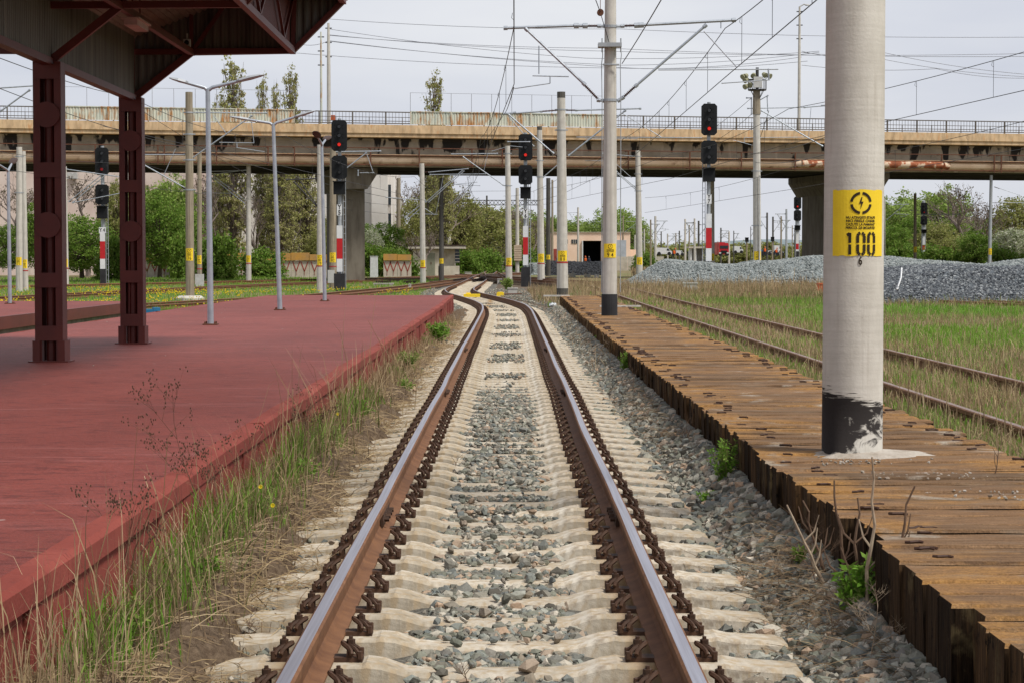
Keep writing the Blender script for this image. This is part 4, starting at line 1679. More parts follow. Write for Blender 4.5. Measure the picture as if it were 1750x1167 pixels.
# --- the big pole close to the camera
BY, BX = 13.16, 2.232
bp = thing('catenary_pole', (BX, BY, DZ), 'thick concrete pole with yellow 100 danger sign and black painted foot, nearest to the camera', 'pole', 'concrete catenary poles')
m = MB()
rings, rr = [], []
for i in range(25):
    z = DZ - .02 + (9.2 - DZ) * i / 24
    rings.append((BX + 0.012 * i / 24, BY, z))
    rr.append(0.1965 - 0.0135 * (i / 24) * (9.2 / 6.0))
mm = MB()
mm.poly([(p[0] - BX, 0, p[2] - DZ) for p in rings], rr, 48)
me = mesh_from(mm.v, mm.f, 'pole_concrete_near', 'shaft')
me.polygons.foreach_set('use_smooth', [True] * len(me.polygons))
link('shaft', me, bp)
sg = sticker(bp, BX + .002, BY, 0.1925, A(0, 438, BY - .19).z, A(0, 325, BY - .19).z, '100', None, 0.945, 0.03, 0.004)
m = MB()
vs, fs = text_mesh('6', 0.075, .002)
wrap(m, vs, fs, BX, BY, 0.199, 0.012, A(0, 447, BY - .19).z, .7)
m.build('stencil_number', 'stencil_black', bp)
# mortar spilled round its foot
vs, fs = [(BX + .02, BY - .05, DZ + .05)], []
n = 40
for k_ in range(1, 5):
    for i in range(n):
        a = 2 * math.pi * i / n
        rx, ry_ = 0.43 + .07 * math.sin(3 * a + 1) + .05 * math.sin(7 * a), 0.30 + .05 * math.sin(4 * a) + .02 * math.sin(9 * a + 2)
        if math.cos(a) < -0.2:
            rx *= .80
        q = k_ / 4
        q2_ = q * (1 + random.uniform(-.06, .06) * (q > .6))
        vs.append((BX + .05 + rx * q2_ * math.cos(a), BY - .06 + ry_ * q2_ * math.sin(a), DZ + .034 * (1 - q ** 1.3) + random.uniform(-.004, .006) * (q < 1) - .012 * (q == 1)))
for i in range(n):
    j = (i + 1) % n
    fs.append((0, 1 + i, 1 + j))
    for k_ in range(3):
        fs.append((1 + k_ * n + i, 1 + (k_ + 1) * n + i, 1 + (k_ + 1) * n + j, 1 + k_ * n + j))
m = MB()
m.add(vs, fs)
o = m.build('mortar_collar', 'spilled_mortar', bp, True)

# --- second pole on the deck (photo x 1041)
p2 = cpole(1041.5, 541, -60, 27, 'concrete pole with yellow 94 sign and two long arms on the timber platform', Y=45.7, topx=1043.5,
           sign=(417, 441, '94'), clamps=(46, 172), taper=.68, full=True, half=.9)
info = t_info[p2.name]
m = MB()
m.tube((info[0], info[1], info[2]), (info[0], info[1], A(0, 503, 45.7).z), info[4] + .006, info[4] + .003, n=20)
m.build('black_painted_foot', 'plinth_black', p2)
m = MB()
m.box(A(1042, 78, 45.5), (.52, .34, .09))
for px_ in (1029, 1061):
    m.tube(A(px_, 66, 45.6), A(px_, 90, 45.6), .015)
    m.poly([A(px_, 82, 45.6), A(px_ + 1, 95, 45.6), A(px_ - 1, 110, 45.6), A(px_, 175, 45.6), A(px_ - .5, 400, 45.65), A(px_ - 1, 500, 45.65)], .010, 5)
m.tube(A(1030, 111, 45.5), A(1058, 111, 45.5), .022)
m.build('crosspiece', 'galvanised_matt', p2)
arm(p2, 45.7, [(864, 48.5, 985, 44.5, .033), (985, 44.5, 1000, 44.5, .04), (900, 51, 998, 144, .030), (921, 79, 921, 127, .014), (910, 130, 972, 131.5, .014), (940, 131, 940, 143, .014),
               (940, 143, 879, 152, .012), (1024, 45, 1034, 45, .03), (1023, 172, 1032, 173, .03)],
    [(1000, 45, 1023, 45, .05), (999, 146, 1022, 170, .05)])
arm(p2, 45.7, [(1095, 43.5, 1254, 35, .033), (1088, 44, 1096, 43.5, .04), (1087, 147, 1205, 45, .030), (1125, 120, 1330, 119, .014), (1203, 54, 1259, 115, .014), (1232, 38, 1232, 49, .012),
               (1051, 45, 1064, 45, .03), (1058, 172, 1064, 168, .03), (1313, 118, 1314, 138, .018), (1316, 137, 1233, 143, .012)],
    [(1063, 45, 1088, 44, .05), (1062, 170, 1086, 148, .05)])
# pulley hanging in front
m = MB()
c_ = A(1026, 22, 45.2)
m.poly([c_ + Vector((0, .03, .3)), c_ + Vector((0, 0, .05))], .008)
m.tube(c_ + Vector((0, -.05, 0)), c_ + Vector((0, .05, 0)), .075, n=16)
m.build('pulley', 'rust_iron', p2)

# --- third (x 961)
p3 = cpole(961.5, 503, 158, 20, 'concrete pole with black cap and broken black foot at the far end of the timbers', Y=86.5, topx=959,
           sign=(429, 447, '88'), band=449, dark_top=10, clamps=(188, 223), taper=.68, full=True)
info = t_info[p3.name]
m = MB()
m.tube((info[0], info[1], info[2] - .1), (info[0], info[1], A(0, 493, 86.5).z), info[4] + .008, info[4] + .006, n=20)
m.build('dark_foot', 'dark_concrete', p3)
arm(p3, 86.5, [(868, 195, 925, 191, .035), (870, 197, 945, 262, .035), (862, 195, 880, 193, .035)], [(926, 191, 953, 189, .06), (935, 254, 954, 270, .06)])
arm(p3, 86.5, [(985, 189, 1094, 186, .035), (973, 266, 1068, 190, .035), (1060, 192, 1130, 235, .018), (985, 235, 1200, 236, .018)], [(967, 189, 985, 189, .06)])

# --- other poles, left to right as one meets them
t = cpole(-24, 505, 95, 14, 'concrete pole just outside the left photo edge whose arm reaches into view', Y=88)
arm(t, 88, [(-14, 152, 75, 146, .03), (2, 190, 50, 155, .035), (60, 146, 64, 152, .02)], [(-16, 200, 3, 189, .07)])
cpole(33, 499, 252, 12, 'left one of two concrete poles close together at the photo edge, with white band', sign=(440, 454, '75'), clamps=(268, 330))
cpole(44, 499, 259, 9.5, 'thinner concrete pole touching its taller neighbour at the left photo edge, with red band', Y=116, topx=40, sign=(444, 459, '75'), band=463)
t = cpole(113, 490, 285, 10, 'concrete pole with red band seen between the two maroon steel columns', sign=(443, 457, '77'), band=459, topx=110)
arm(t, t_info[t.name][1], [(114, 290, 205, 303, .035), (118, 345, 172, 301, .03), (124, 347, 178, 302, .03), (125, 347, 230, 326, .03)], [], )
t = cpole(325, 515, 158, 15, 'brownish concrete pole with a square block foot behind the red platform', mat='brown_concrete', topx=323, sign=(425, 446, '76'), clamps=(193, 230, 274, 325), taper=.82)
i_ = t_info[t.name]
m = MB()
m.lathe([(.60, -.1), (.60, .10), (.48, .2), (.0, .21)], (i_[0], i_[1], 0), 10)
m.build('concrete_block_foot', 'pole_concrete', t)
arm(t, i_[1], [(336, 193, 455, 194, .028), (330, 270, 430, 199, .028), (365, 198, 388, 231, .016), (375, 244, 434, 245, .016), (429, 202, 434, 245, .014), (405, 244, 405, 253, .02), (405, 253, 452, 260, .014),
               (240, 279, 322, 325, .028), (244, 265, 315, 265, .025), (280, 300, 300, 255, .014)], [(318, 325, 310, 320, .04)])
t = cpole(341, 490, 262, 9, 'slim concrete pole with grey cabinet right behind the brown pole', sign=(437, 452, '79'), band=460, mat='brown_concrete')
i_ = t_info[t.name]
m = MB()
m.box(A(341, 480, i_[1] - .5), (14 * i_[1] / F, .35, 22 * i_[1] / F))
m.build('cabinet', 'cabinet_grey', t)
t = cpole(425, 483, 282, 9.5, 'concrete pole with red band standing in front of the poplars, bracket to the left', sign=(437, 449, '81'), band=451)
arm(t, t_info[t.name][1], [(422, 292, 340, 294, .035), (418, 348, 360, 302, .035), (422, 345, 366, 302, .03), (420, 291, 362, 299, .03), (330, 330, 395, 331, .02)])
t = cpole(547, 510, 248, 11.5, 'concrete pole directly behind the lamp post at the platform end', Y=108, sign=(436, 454, '78'), band=455, taper=.85)
arm(t, 108, [(540, 306, 490, 308, .035), (543, 355, 503, 312, .035), (546, 358, 514, 312, .03)], mat='dark_arm_steel')
t = cpole(569, 500, 255, 13, 'thick concrete pole half hidden behind the signal marked Y 5, grey cabinet at its foot', Y=120, mat='brown_concrete', sign=(432, 449, '80'), band=456)
m = MB()
m.box(A(566, 473, 119), (11 * 119 / F, .35, 22 * 119 / F))
m.build('cabinet', 'cabinet_grey', t)
arm(t, 120, [(575, 260, 650, 259, .035), (590, 290, 626, 262, .035), (626, 262, 638, 296, .02), (615, 296, 640, 296, .02), (612, 292, 612, 300, .03)])
t = cpole(642, 466, 332, 5.5, 'slim pole beside the white building with a blue transformer on a shelf', taper=.85)
i_ = t_info[t.name]
m = MB()
m.box(A(627, 393, i_[1]), (.85, .8, 16 * i_[1] / F))
for k_ in range(4):
    m.box(A(623 + k_ * 2.6, 393, i_[1] - .5), (.05, .2, 15 * i_[1] / F))
m.tube(A(627, 385, i_[1]), A(627, 375, i_[1]), .13, n=8)
m.box(A(633, 403.5, i_[1]), (1.7, .7, .12))
m.bar(A(627, 404, i_[1]), A(641, 412, i_[1]), .08, .08)
m.build('transformer', 'blue_grey_paint', t)
garm(t, i_[1], 642, 342, 356, 662, drop=.2)
t = cpole(681, 470, 305, 8, 'weathered concrete pole with a hanging counterweight stack left of the shed', mat='brown_concrete')
i_ = t_info[t.name]
m = MB()
for k_ in range(7):
    m.box(A(679, 431 + k_ * 3.6, i_[1] - .3), (12 * i_[1] / F, .3, 3.0 * i_[1] / F))
m.build('counterweight_stack', 'counterweight', t)
m = MB()
m.box(A(679, 442, i_[1] - .4), (.10, .35, 24 * i_[1] / F))
m.build('weight_rod', 'dark_arm_steel', t)
t = cpole(689, 466, 336, 6.5, 'pale slim pole leaning beside the weathered pole left of the shed', topx=686, sign=(436, 444, '83'))
garm(t, t_info[t.name][1], 687, 340, 378, 735, slope=4)
t = cpole(723, 485, 280, 10, 'clean pale concrete pole with red band directly in front of the shed', sign=(445, 457, '85'), band=458, topx=721)
Yq = t_info[t.name][1]
arm(t, Yq, [(733, 295, 800, 289, .03), (735, 299, 830, 298, .028), (728, 346, 790, 292, .03), (733, 346, 793, 293, .03), (727, 343, 660, 338, .03), (724, 352, 697, 376, .03), (726, 345, 692, 372, .03), (705, 366, 748, 367, .02),
            (725, 356, 740, 366, .02), (745, 365, 758, 300, .015)], [(724, 295, 735, 294, .05)])
t = cpole(754.5, 482, 305, 8.5, 'dark stained pole in front of the shed window', mat='dark_concrete', sign=(442, 451, '87'))
t = cpole(767, 471, 305, 7.5, 'light pole behind the dark one with a white counterweight stack by the shed', taper=.9)
i_ = t_info[t.name]
m = MB()
for k_ in range(7):
    m.box(A(767.5, 424.5 + k_ * 3.6, i_[1] - .3), (12.5 * i_[1] / F, .3, 3.0 * i_[1] / F))
m.build('counterweight_stack', 'counterweight', t)
m = MB()
m.box(A(767.5, 435, i_[1] - .4), (.10, .35, 24 * i_[1] / F))
m.build('weight_rod', 'dark_arm_steel', t)
arm(t, i_[1], [(770, 350, 806, 314, .035), (773, 352, 808, 316, .035), (775, 316, 815, 312, .03), (780, 316, 820, 318, .03), (744, 328, 864, 327, .022)])
t = cpole(805, 460, 345, 4.6, 'distant pole with white counterweight stack behind the switch', taper=.9)
i_ = t_info[t.name]
m = MB()
for k_ in range(5):
    m.box(A(805, 434 + k_ * 3.4, i_[1] - .3), (9 * i_[1] / F, .3, 2.8 * i_[1] / F))
m.build('counterweight_stack', 'counterweight', t)
garm(t, i_[1], 805, 347, 384, 832)
t = cpole(855, 447, 375, 2.8, 'thin distant wooden-looking pole between the trees left of the pale pole', Y=420, mat='brown_concrete')
cpole(832, 455, 335, 3.6, 'dark distant pole carrying the lattice gantry', Y=330, mat='dark_concrete')
t = cpole(870, 491, 250, 11.5, 'pale concrete pole with yellow sign and long bracket left of the signal marked Y 6', sign=(441, 454, '87'), band=455, topx=867.5, clamps=(263, 318), taper=.72, full=True)
Yq = t_info[t.name][1]
arm(t, Yq, [(772, 264, 850, 263, .030), (792, 269, 860, 317, .033), (868, 243, 905, 243, .03), (840, 259, 872, 250, .015), (872, 250, 893, 252, .015), (827, 292, 834, 262, .014)], [(850, 263, 863, 263, .05)])
t = cpole(884, 468, 322, 7, 'pole with tan block counterweights just left of the signal marked Y 6')
i_ = t_info[t.name]
m = MB()
for k_ in range(7):
    m.box(A(885, 421 + k_ * 3.9, i_[1] - .3), (13 * i_[1] / F, .3, 3.2 * i_[1] / F))
m.build('counterweight_stack', 'counterweight_tan', t)
m = MB()
m.box(A(885, 433, i_[1] - .3), (11 * i_[1] / F, .28, 27 * i_[1] / F))
m.build('weight_frame', 'rust_iron', t)
t = cpole(925, 487, 217, 13, 'pale concrete pole with dark cap and red band right of the signal marked Y 6', sign=(434, 449, '27'), band=451, topx=922, dark_top=6, clamps=(240, 275, 303), taper=.66, full=True)
Yq = t_info[t.name][1]
arm(t, Yq, [(928, 304, 965, 272, .035), (870, 200, 912, 250, .03), (1000, 238, 1090, 238, .02)])
cpole(937, 475, 305, 8, 'dark pole right behind the pale pole with the red band', mat='dark_concrete', taper=.9, sign=(436, 444, '91'))  # dark streaked concrete over the whole shaft
cpole(944, 462, 308, 4.2, 'thin brown pole between the dark pole and the depot', Y=300, mat='brown_concrete')
t = cpole(988, 455, 355, 4, 'distant pale pole in front of the depot door', Y=330)
garm(t, 330, 988, 364, 385, 970)
t = cpole(1065, 452, 369, 2.8, 'distant tan pole at the right end of the depot', Y=350, mat='brown_concrete')
garm(t, 350, 1065, 379, 398, 1095)
t = cpole(1093, 482, 258, 12, 'pale concrete pole with yellow sign between the second deck pole and the grey gravel', sign=(440, 453, '96'), topx=1090, clamps=(268, 298, 327), taper=.7)
Yq = t_info[t.name][1]
arm(t, Yq, [(1086, 268, 1030, 263, .025), (1088, 326, 1056, 298, .033), (1092, 326, 1054, 294, .033), (1052, 285, 1056, 303, .02), (1030, 261, 1080, 305, .02), (985, 275, 1053, 276, .02)])
t = cpole(1215, 479, 275, 13, 'pale thick pole standing behind the signal marked Y 7, with red band', sign=(434, 446, '98'), band=450, taper=.85, full=True)
Yq = t_info[t.name][1]
arm(t, Yq, [(1090, 237, 1190, 236, .03), (1146, 245, 1198, 287, .033), (1092, 251, 1140, 240, .018), (1152, 240, 1152, 276, .015), (1132, 289, 1162, 282, .018), (1162, 277, 1162, 283, .02), (1100, 300, 1180, 287, .014)])
t = cpole(1294, 492, 196, 14.5, 'tall ridged concrete pole with a flood light basket on top and grey cabinet below', sign=(430, 449, '99'), band=450, topx=1293, clamps=(293, 386), taper=.80)
X_, Yq, zb_, zt_, rb_, rt_ = t_info[t.name]
m = MB()
m.poly([A(1293, 196, Yq), A(1293, 155, Yq)], [.26, .22], 12)
m.build('upper_shaft', 'brown_concrete', t)
m = MB()
c_ = A(1294, 145, Yq)
bw = 31 * Yq / F / 2
zb0, zb1 = A(0, 154, Yq).z, A(0, 137, Yq).z
m.lathe([(bw * .7, zb0 - .05), (bw, zb0 - .05), (bw, zb0 + .03), (bw * .7, zb0 + .03)], (c_.x, Yq, 0), 12)
m.lathe([(bw * .98, zb1 - .03), (bw, zb1 - .03), (bw, zb1 + .03), (bw * .98, zb1 + .03)], (c_.x, Yq, 0), 12)
for k_ in range(14):
    a = 2 * math.pi * k_ / 14
    m.tube((c_.x + bw * math.cos(a), Yq + bw * math.sin(a), zb0), (c_.x + bw * math.cos(a), Yq + bw * math.sin(a), zb1), .018, n=5)
for k_ in range(4):
    a = 2 * math.pi * k_ / 4 + .6
    m.tube((c_.x + bw * math.cos(a), Yq + bw * math.sin(a), zb0), (c_.x + .2 * math.cos(a), Yq + .2 * math.sin(a), zb0 - .55), .018, n=5)
m.tube((c_.x, Yq, zb0), (c_.x, Yq, A(0, 116, Yq).z), .10, n=10)
bask = m.build('basket', 'dark_arm_steel', t)
m = MB()
m.box2((c_.x - .28, Yq - bw - .02, zb0 + .1), (c_.x + .25, Yq - bw + .25, zb1 + .15))
m.build('control_box', 'cabinet_grey', bask)
for (fx, fy, dx_) in ((1271, 131, -1), (1275, 130, -1), (1275, 137, -1), (1288, 129, -.3), (1306, 128, .6), (1314, 130, 1), (1283, 145, -.6), (1275, 148, -1)):
    m = MB()
    q = A(fx, fy, Yq - .3)
    M_ = Vector((dx_ * .8, -.7, -.5)).to_track_quat('Z', 'Y').to_matrix()
    m.lathe([(.04, -.18), (.12, -.10), (.17, .08), (.18, .14), (.03, .145)], q, 12, M_)
    m.tube(q, (c_.x + dx_ * bw * .8, Yq, q.z - .25), .02, n=5)
    m.build('flood_lamp', 'flood_lamp_shell', t)
m = MB()
m.box(A(1297, 461, Yq - .35), (15 * Yq / F, .4, 26 * Yq / F))
m.tube(A(1300, 474, Yq - .3), A(1300, 492, Yq - .3), .05)
m.tube(A(1298, 448, Yq - .32), A(1298, 300, Yq - .32), .04)
cb = m.build('cabinet', 'cabinet_grey', t)
m = MB()
vs, fs = text_mesh('101', 7.5 * Yq / F)
q = A(1298, 459.5, Yq - .56)
m.add([(q.x + v[0], q.y, q.z + v[1]) for v in vs], fs)
m.build('cabinet_number', 'thin_red_band', cb)
arm(t, Yq, [(1278, 186, 1375, 184, .03), (1302, 190, 1405, 250, .04), (1375, 184, 1411, 181, .04), (1386, 185, 1382, 234, .016), (1272, 236, 1376, 235, .02), (1272, 236, 1272, 245, .02), (1253, 240, 1290, 250, .016),
            (1284, 170, 1284, 196, .03), (1311, 166, 1312, 190, .03), (1284, 168, 1276, 168, .03), (1298, 172, 1312, 164, .03)], [(1403, 181, 1411, 181, .06)])

# right side
t = cpole(1511, 441, 340, 5, 'slim pole just right of the big near pole with a bracket into the trees', Y=190)
garm(t, 190, 1511, 350, 378, 1552)
t = cpole(1564, 443, 331, 6, 'pole with yellow sign beside the distant double signal on the right', Y=180, mat='brown_concrete', sign=(422, 432, '03'))
arm(t, 180, [(1568, 367, 1640, 367, .03), (1557, 360, 1568, 360, .03)])
t = cpole(1691, 443, 300, 6.5, 'grey steel pole rising out of the dark gravel at the right', Y=170, mat='galvanised_matt', topx=1694, sign=(425, 436, '05'))
arm(t, 170, [(1697, 347, 1760, 347, .025), (1700, 320, 1745, 335, .018)], [(1699, 347, 1709, 347, .05), (1699, 320, 1708, 323, .05)])

# far rows behind the gravel, simple shafts with a bracket
FARP = [(1101, 455, 392, 3, 'c'), (1112, 452, 376, 3.4, 'b'), (1120, 452, 370, 4.6, 'c'), (1130, 448, 396, 2.4, 'd'), (1141, 440, 400, 3, 'c'), (1155, 445, 399, 2.4, 'b'), (1161, 444, 395, 2.8, 'd'), (1171, 445, 375, 4, 'c'),
        (1178, 443, 385, 3, 'b'), (1187, 445, 374, 3.8, 'c'), (1194, 445, 378, 4, 'd'), (1232, 438, 390, 3, 'd'), (1246, 430, 396, 3.6, 'c'), (1254, 440, 395, 2, 'd'), (1283, 432, 388, 1.6, 'd'),
        (1311, 440, 364, 3.8, 'd'), (1321, 440, 371, 3.6, 'd'), (1335, 440, 370, 3.4, 'b'), (1344, 440, 358, 4.2, 'g'), (1354, 436, 386, 2, 'b'), (1358, 436, 390, 2, 'd'), (1524, 436, 372, 2.6, 'c'), (1571, 436, 372, 2.8, 'b'),
        (1705, 436, 378, 4.6, 'b'), (1042 + 30, 452, 398, 3, 'b'), (1085, 452, 402, 3, 'c'), (963, 455, 380, 2.4, 'd'), (912, 462, 395, 2.6, 'c'), (664, 458, 352, 3.6, 'c'), (702, 458, 366, 3.2, 'b'), (735, 460, 350, 3.4, 'd'), (782, 458, 356, 3.6, 'c'), (794, 456, 372, 2.8, 'b'), (819, 456, 366, 3, 'c'), (843, 450, 356, 3, 'd')]
FARL = ['short pale pole left of the far row behind the grey gravel', 'tan pole beside the tallest pale one left of the grey gravel', 'tallest pale pole of the far row left of the grey gravel', 'thin dark pole behind the white van',
        'short pale pole above the white van', 'thin tan pole over the small white van', 'thin dark pole right of the small white van', 'tall pale pole left of the small white kiosk', 'tan pole rising behind the white kiosk',
        'tall pale pole right behind the kiosk roof', 'tall dark pole nearest the signal marked Y 7 in the far row', 'dark pole in front of the red lorry', 'pale stout pole right of the red lorry', 'thin dark pole of the far field right of the lorry',
        'hair-thin dark mast far right of the red lorry', 'tall dark pole above the white cars right of the flood light pole', 'shorter dark pole next to the tall dark one above the cars', 'tan pole between dark pole and grey pole above the gravel',
        'tall grey steel pole left of the bridge pier', 'thin tan pole close to the bridge pier', 'thin dark pole touching the view of the bridge pier', 'thin pale pole deep in the trees right of the near pole', 'tan pole just behind the distant signal on the right',
        'tan pole behind the blossoming shrub at the right', 'tan pole right of the depot', 'pale pole right of the depot wall', 'thin dark pole left of the depot roof', 'thin pale pole left of the depot corner', 'pale far pole at the corner of the white building', 'tan far pole above the left end of the shed', 'dark far pole behind the pale pole in front of the shed', 'pale far pole right of the shed roof', 'tan far pole in the trees right of the shed', 'pale far pole under the lattice gantry', 'dark far pole left of the long bracket pole']
for i, (px_, yb, yt, wp, k_) in enumerate(FARP):
    Yq = 260 + (i * 37) % 150 if wp > 3 else 340 + (i * 53) % 160
    t = cpole(px_, yb, yt, wp, FARL[i], Y=Yq, mat={'c': 'pole_concrete', 'b': 'brown_concrete', 'd': 'dark_concrete', 'g': 'galvanised_matt'}[k_], group='far poles of the railway yard')
    h_ = yb - yt
    garm(t, Yq, px_, yt + h_ * .10, yt + h_ * .38, px_ + (14 if i % 3 else -14) * (wp / 3.2), 'galvanised_matt', r=.05)

# ------------------------------------------------------------------ lamp posts on the platform
def lamp_post(px, yb, px_t, yt, Y, left, right, label, base_z=PZ, rot=0.0):
    """slim galvanised post; arms end at the pixels left/right"""
    b = A(px, yb, Y)
    tp = A(px_t, yt, Y)
    t = thing('platform_light', (b.x, Y, base_z), label, 'lamp post', 'galvanised lamp posts on the red platform')
    r0 = 0.058
    m = MB()
    m.poly([(b.x, Y, base_z), (b.x + (tp.x - b.x) * .5, Y, (base_z + tp.z) / 2), (tp.x, Y, tp.z)], [r0, r0 * .86, r0 * .72], 14)
    m.build('post', 'galvanised', t, True)
    m = MB()
    m.box((b.x, Y, base_z + .012), (.26, .26, .022))
    for sx_ in (-.09, .09):
        for sy_ in (-.09, .09):
            m.tube((b.x + sx_, Y + sy_, base_z), (b.x + sx_, Y + sy_, base_z + .06), .014, n=6)
    m.build('base_plate', 'rust_iron', t)
    for e in (left, right):
        if e is None:
            continue
        q = e if isinstance(e, Vector) else A(e[0], e[1], Y)
        d = q - tp
        mid = tp + d * .52
        m = MB()
        m.poly([tp + Vector((0, 0, -.04)), tp + d * .08, mid + d * .06], [.036, .034, .028], 10)
        a_ = m.build('arm', 'galvanised', t, True)
        m = MB()
        dn = d.normalized()
        up = Vector((0, 0, 1)) - dn * dn.z
        up.normalize()
        sd_ = dn.cross(up)
        st_ = [(0.50, .03, .03), (0.56, .09, .045), (.75, .125, .05), (.93, .10, .030), (1.0, .03, .012)]
        vs, fs = [], []
        for (u, w_, h_) in st_:
            c_ = tp + d * u
            for (aa, bb) in ((-1, 0), (-.75, .8), (.75, .8), (1, 0), (.8, -.5), (-.8, -.5)):
                vs.append(c_ + sd_ * (w_ * aa) + up * (h_ * bb))
        for i in range(len(st_) - 1):
            for j in range(6):
                j2 = (j + 1) % 6
                fs.append((i * 6 + j, i * 6 + j2, (i + 1) * 6 + j2, (i + 1) * 6 + j))
        fs.append(tuple(range(6)))
        fs.append(tuple(reversed([(len(st_) - 1) * 6 + j for j in range(6)])))
        m.add(vs, fs)
        m.build('lamp_head', 'galvanised_matt' if not isinstance(e, Vector) else 'lamp_cap_brown', t)
    return t


lamp_post(360, 555, 355, 152, 36.9, (289, 134), (453, 128), 'nearest galvanised lamp post with two raised arms, beside the steel column')
lamp_post(478.5, 530, 467, 212, 47.85, (392, 200), (539, 190), 'middle galvanised lamp post with two raised arms on the red platform')
q_ = A(549, 243, 58.1)
lamp_post(555, 515, 550, 248, 58.1, Vector((q_.x - .05, 58.1 - 1.3, q_.z + .22)), Vector((q_.x + .1, 58.1 + 1.3, q_.z + .25)), 'farthest lamp post of the red platform, its arms pointing along the track')
q_ = A(14, 285, 58)
lamp_post(17, 513, 14, 292, 58.0, Vector((q_.x - .3, 58 - 1.2, q_.z + .2)), Vector((q_.x - .1, 58 + 1.2, q_.z + .3)), 'lamp post on the lower platform at the left photo edge', base_z=.45)


# ------------------------------------------------------------------ signals
def signal(px, Y, h1, h2, box, plate, bands, foot, hw, text, label, ladder=1, red=True, dark_foot=True, lean=0.0, horizontal=False, plinth_w=9, group='light signals on masts', zbase=None):
    """all heights are photo rows; hw is half head width in px"""
    s = Y / F
    X = A(px, 400, Y).x
    z = lambda py: A(px, py, Y).z
    zb = float(H(X, Y)) - .05
    t = thing('railway_signal', (X, Y, zb), label, 'signal', group)
    m = MB()
    m.tube((X, Y + .12, zb), (X, Y + .12, z(h1[0] - 3)), 3.6 * s, 3.0 * s, n=12)
    m.build('mast', 'galvanised_matt', t, True)

    def board(a, b, n, red_i):
        za, zb_ = z(a), z(b)
        w_ = hw * s
        c = w_ * .32
        poly = [(-w_, zb_ + c), (-w_ + c, zb_), (w_ - c, zb_), (w_, zb_ + c), (w_, za - c), (w_ - c, za), (-w_ + c, za), (-w_, za - c)]
        m = MB()
        m.prism(poly, lambda p, q: (X + p, Y - .16, q), lambda p, q: (X + p, Y - .02, q))
        m.box((X, Y + .08, (za + zb_) / 2), (w_ * .8, .2, (za - zb_) * .8))
        bd = m.build('signal_head', 'signal_black', t)
        for i in range(n):
            zc = za + (zb_ - za) * ((i + .72) / (n + .45))
            rl = w_ * .22
            m = MB()
            m.tube((X, Y - .16, zc), (X, Y - .185, zc), rl, n=14)
            lit = red and i == red_i
            m.build('lens', 'signal_red_light' if lit == 1 and red != 'dim' else ('signal_dim_light' if lit else 'lens_dark'), bd)
            m = MB()
            vs, fs = [], []
            nn = 10
            for k_ in range(nn + 1):
                a = math.pi * (-.08 + 1.16 * k_ / nn)
                vs.append((X + rl * 1.25 * math.cos(a), Y - .16, zc + rl * 1.25 * math.sin(a)))
                vs.append((X + rl * 1.25 * math.cos(a), Y - .42 + .10 * abs(math.cos(a)), zc + rl * 1.25 * math.sin(a) - .01))
            for k_ in range(nn):
                fs.append((2 * k_, 2 * k_ + 2, 2 * k_ + 3, 2 * k_ + 1))
            m.add(vs, fs)
            for sa in (-1, 1):
                for sb in (-1, 1):
                    m.tube((X + sa * w_ * .52, Y - .16, zc + sb * rl * 1.0), (X + sa * w_ * .52, Y - .18, zc + sb * rl * 1.0), .03, n=6)
            m.build('hood', 'signal_black', bd)
        return bd
    board(h1[0], h1[1], 3, 2)
    board(h2[0], h2[1], 2, 9)
    if box:
        m = MB()
        za, zb_ = z(box[0]), z(box[1])
        m.box2((X - hw * .74 * s, Y - .30, zb_), (X + hw * .74 * s, Y + .1, za))
        m.box2((X - hw * .80 * s, Y - .50, za - .03), (X + hw * .80 * s, Y + .1, za + .02))
        m.build('route_indicator', 'signal_black', t)
    m = MB()
    pw = (hw * .33 if not horizontal else hw * .5) * s
    m.box2((X - pw, Y - .14, z(plate[1])), (X + pw, Y - .11, z(plate[0])))
    pl = m.build('number_plate', 'paint_white', t)
    m = MB()
    zc = (z(plate[0]) + z(plate[1])) / 2
    hh = (z(plate[0]) - z(plate[1]))
    if horizontal:
        vs, fs = text_mesh(text[0] + ' ' + text[1], hh * .85, hh * .02)
        m.add([(X + v[0] * .8, Y - .145, zc + v[1]) for v in vs], fs)
    else:
        for ch, dz in (((text[0], .25), (text[1], -.25)) if text.strip() else ()):
            vs, fs = text_mesh(ch, hh * .56, hh * .02)
            m.add([(X + v[0] * .85, Y - .145, zc + dz * hh + v[1]) for v in vs], fs)
    if text.strip():
        m.build('plate_lettering', 'paint_black', pl)
    m = MB()
    for i in range(3):
        m.box2((X - hw * .36 * s, Y - .15, z(bands[i + 1])), (X + hw * .36 * s, Y - .02, z(bands[i])), mi=(i == 1) * 1)
    m.build('mast_board', ['paint_white', 'paint_red'], t)
    m = MB()
    if dark_foot:
        m.box2((X - plinth_w * s, Y - .45, zb - .05), (X + plinth_w * s, Y + .45, z(foot[0])))
    else:
        m.box2((X - 4.5 * s, Y - .15, zb), (X + 4.5 * s, Y + .25, z(foot[0])))
    m.build('plinth', 'plinth_black', t)
    # ladder beside the mast
    m = MB()
    lx0 = X + ladder * hw * .42 * s
    lx1 = X + ladder * hw * .75 * s
    zt = z(h2[1] - 4)
    for lx in (lx0, lx1):
        m.box2((lx - .02, Y + .16, zb + .1), (lx + .02, Y + .20, zt))
    zz = zb + .4
    while zz < zt:
        m.box2((min(lx0, lx1), Y + .165, zz), (max(lx0, lx1), Y + .195, zz + .03))
        zz += .36
    m.build('ladder', 'galvanised_matt', t)
    return t


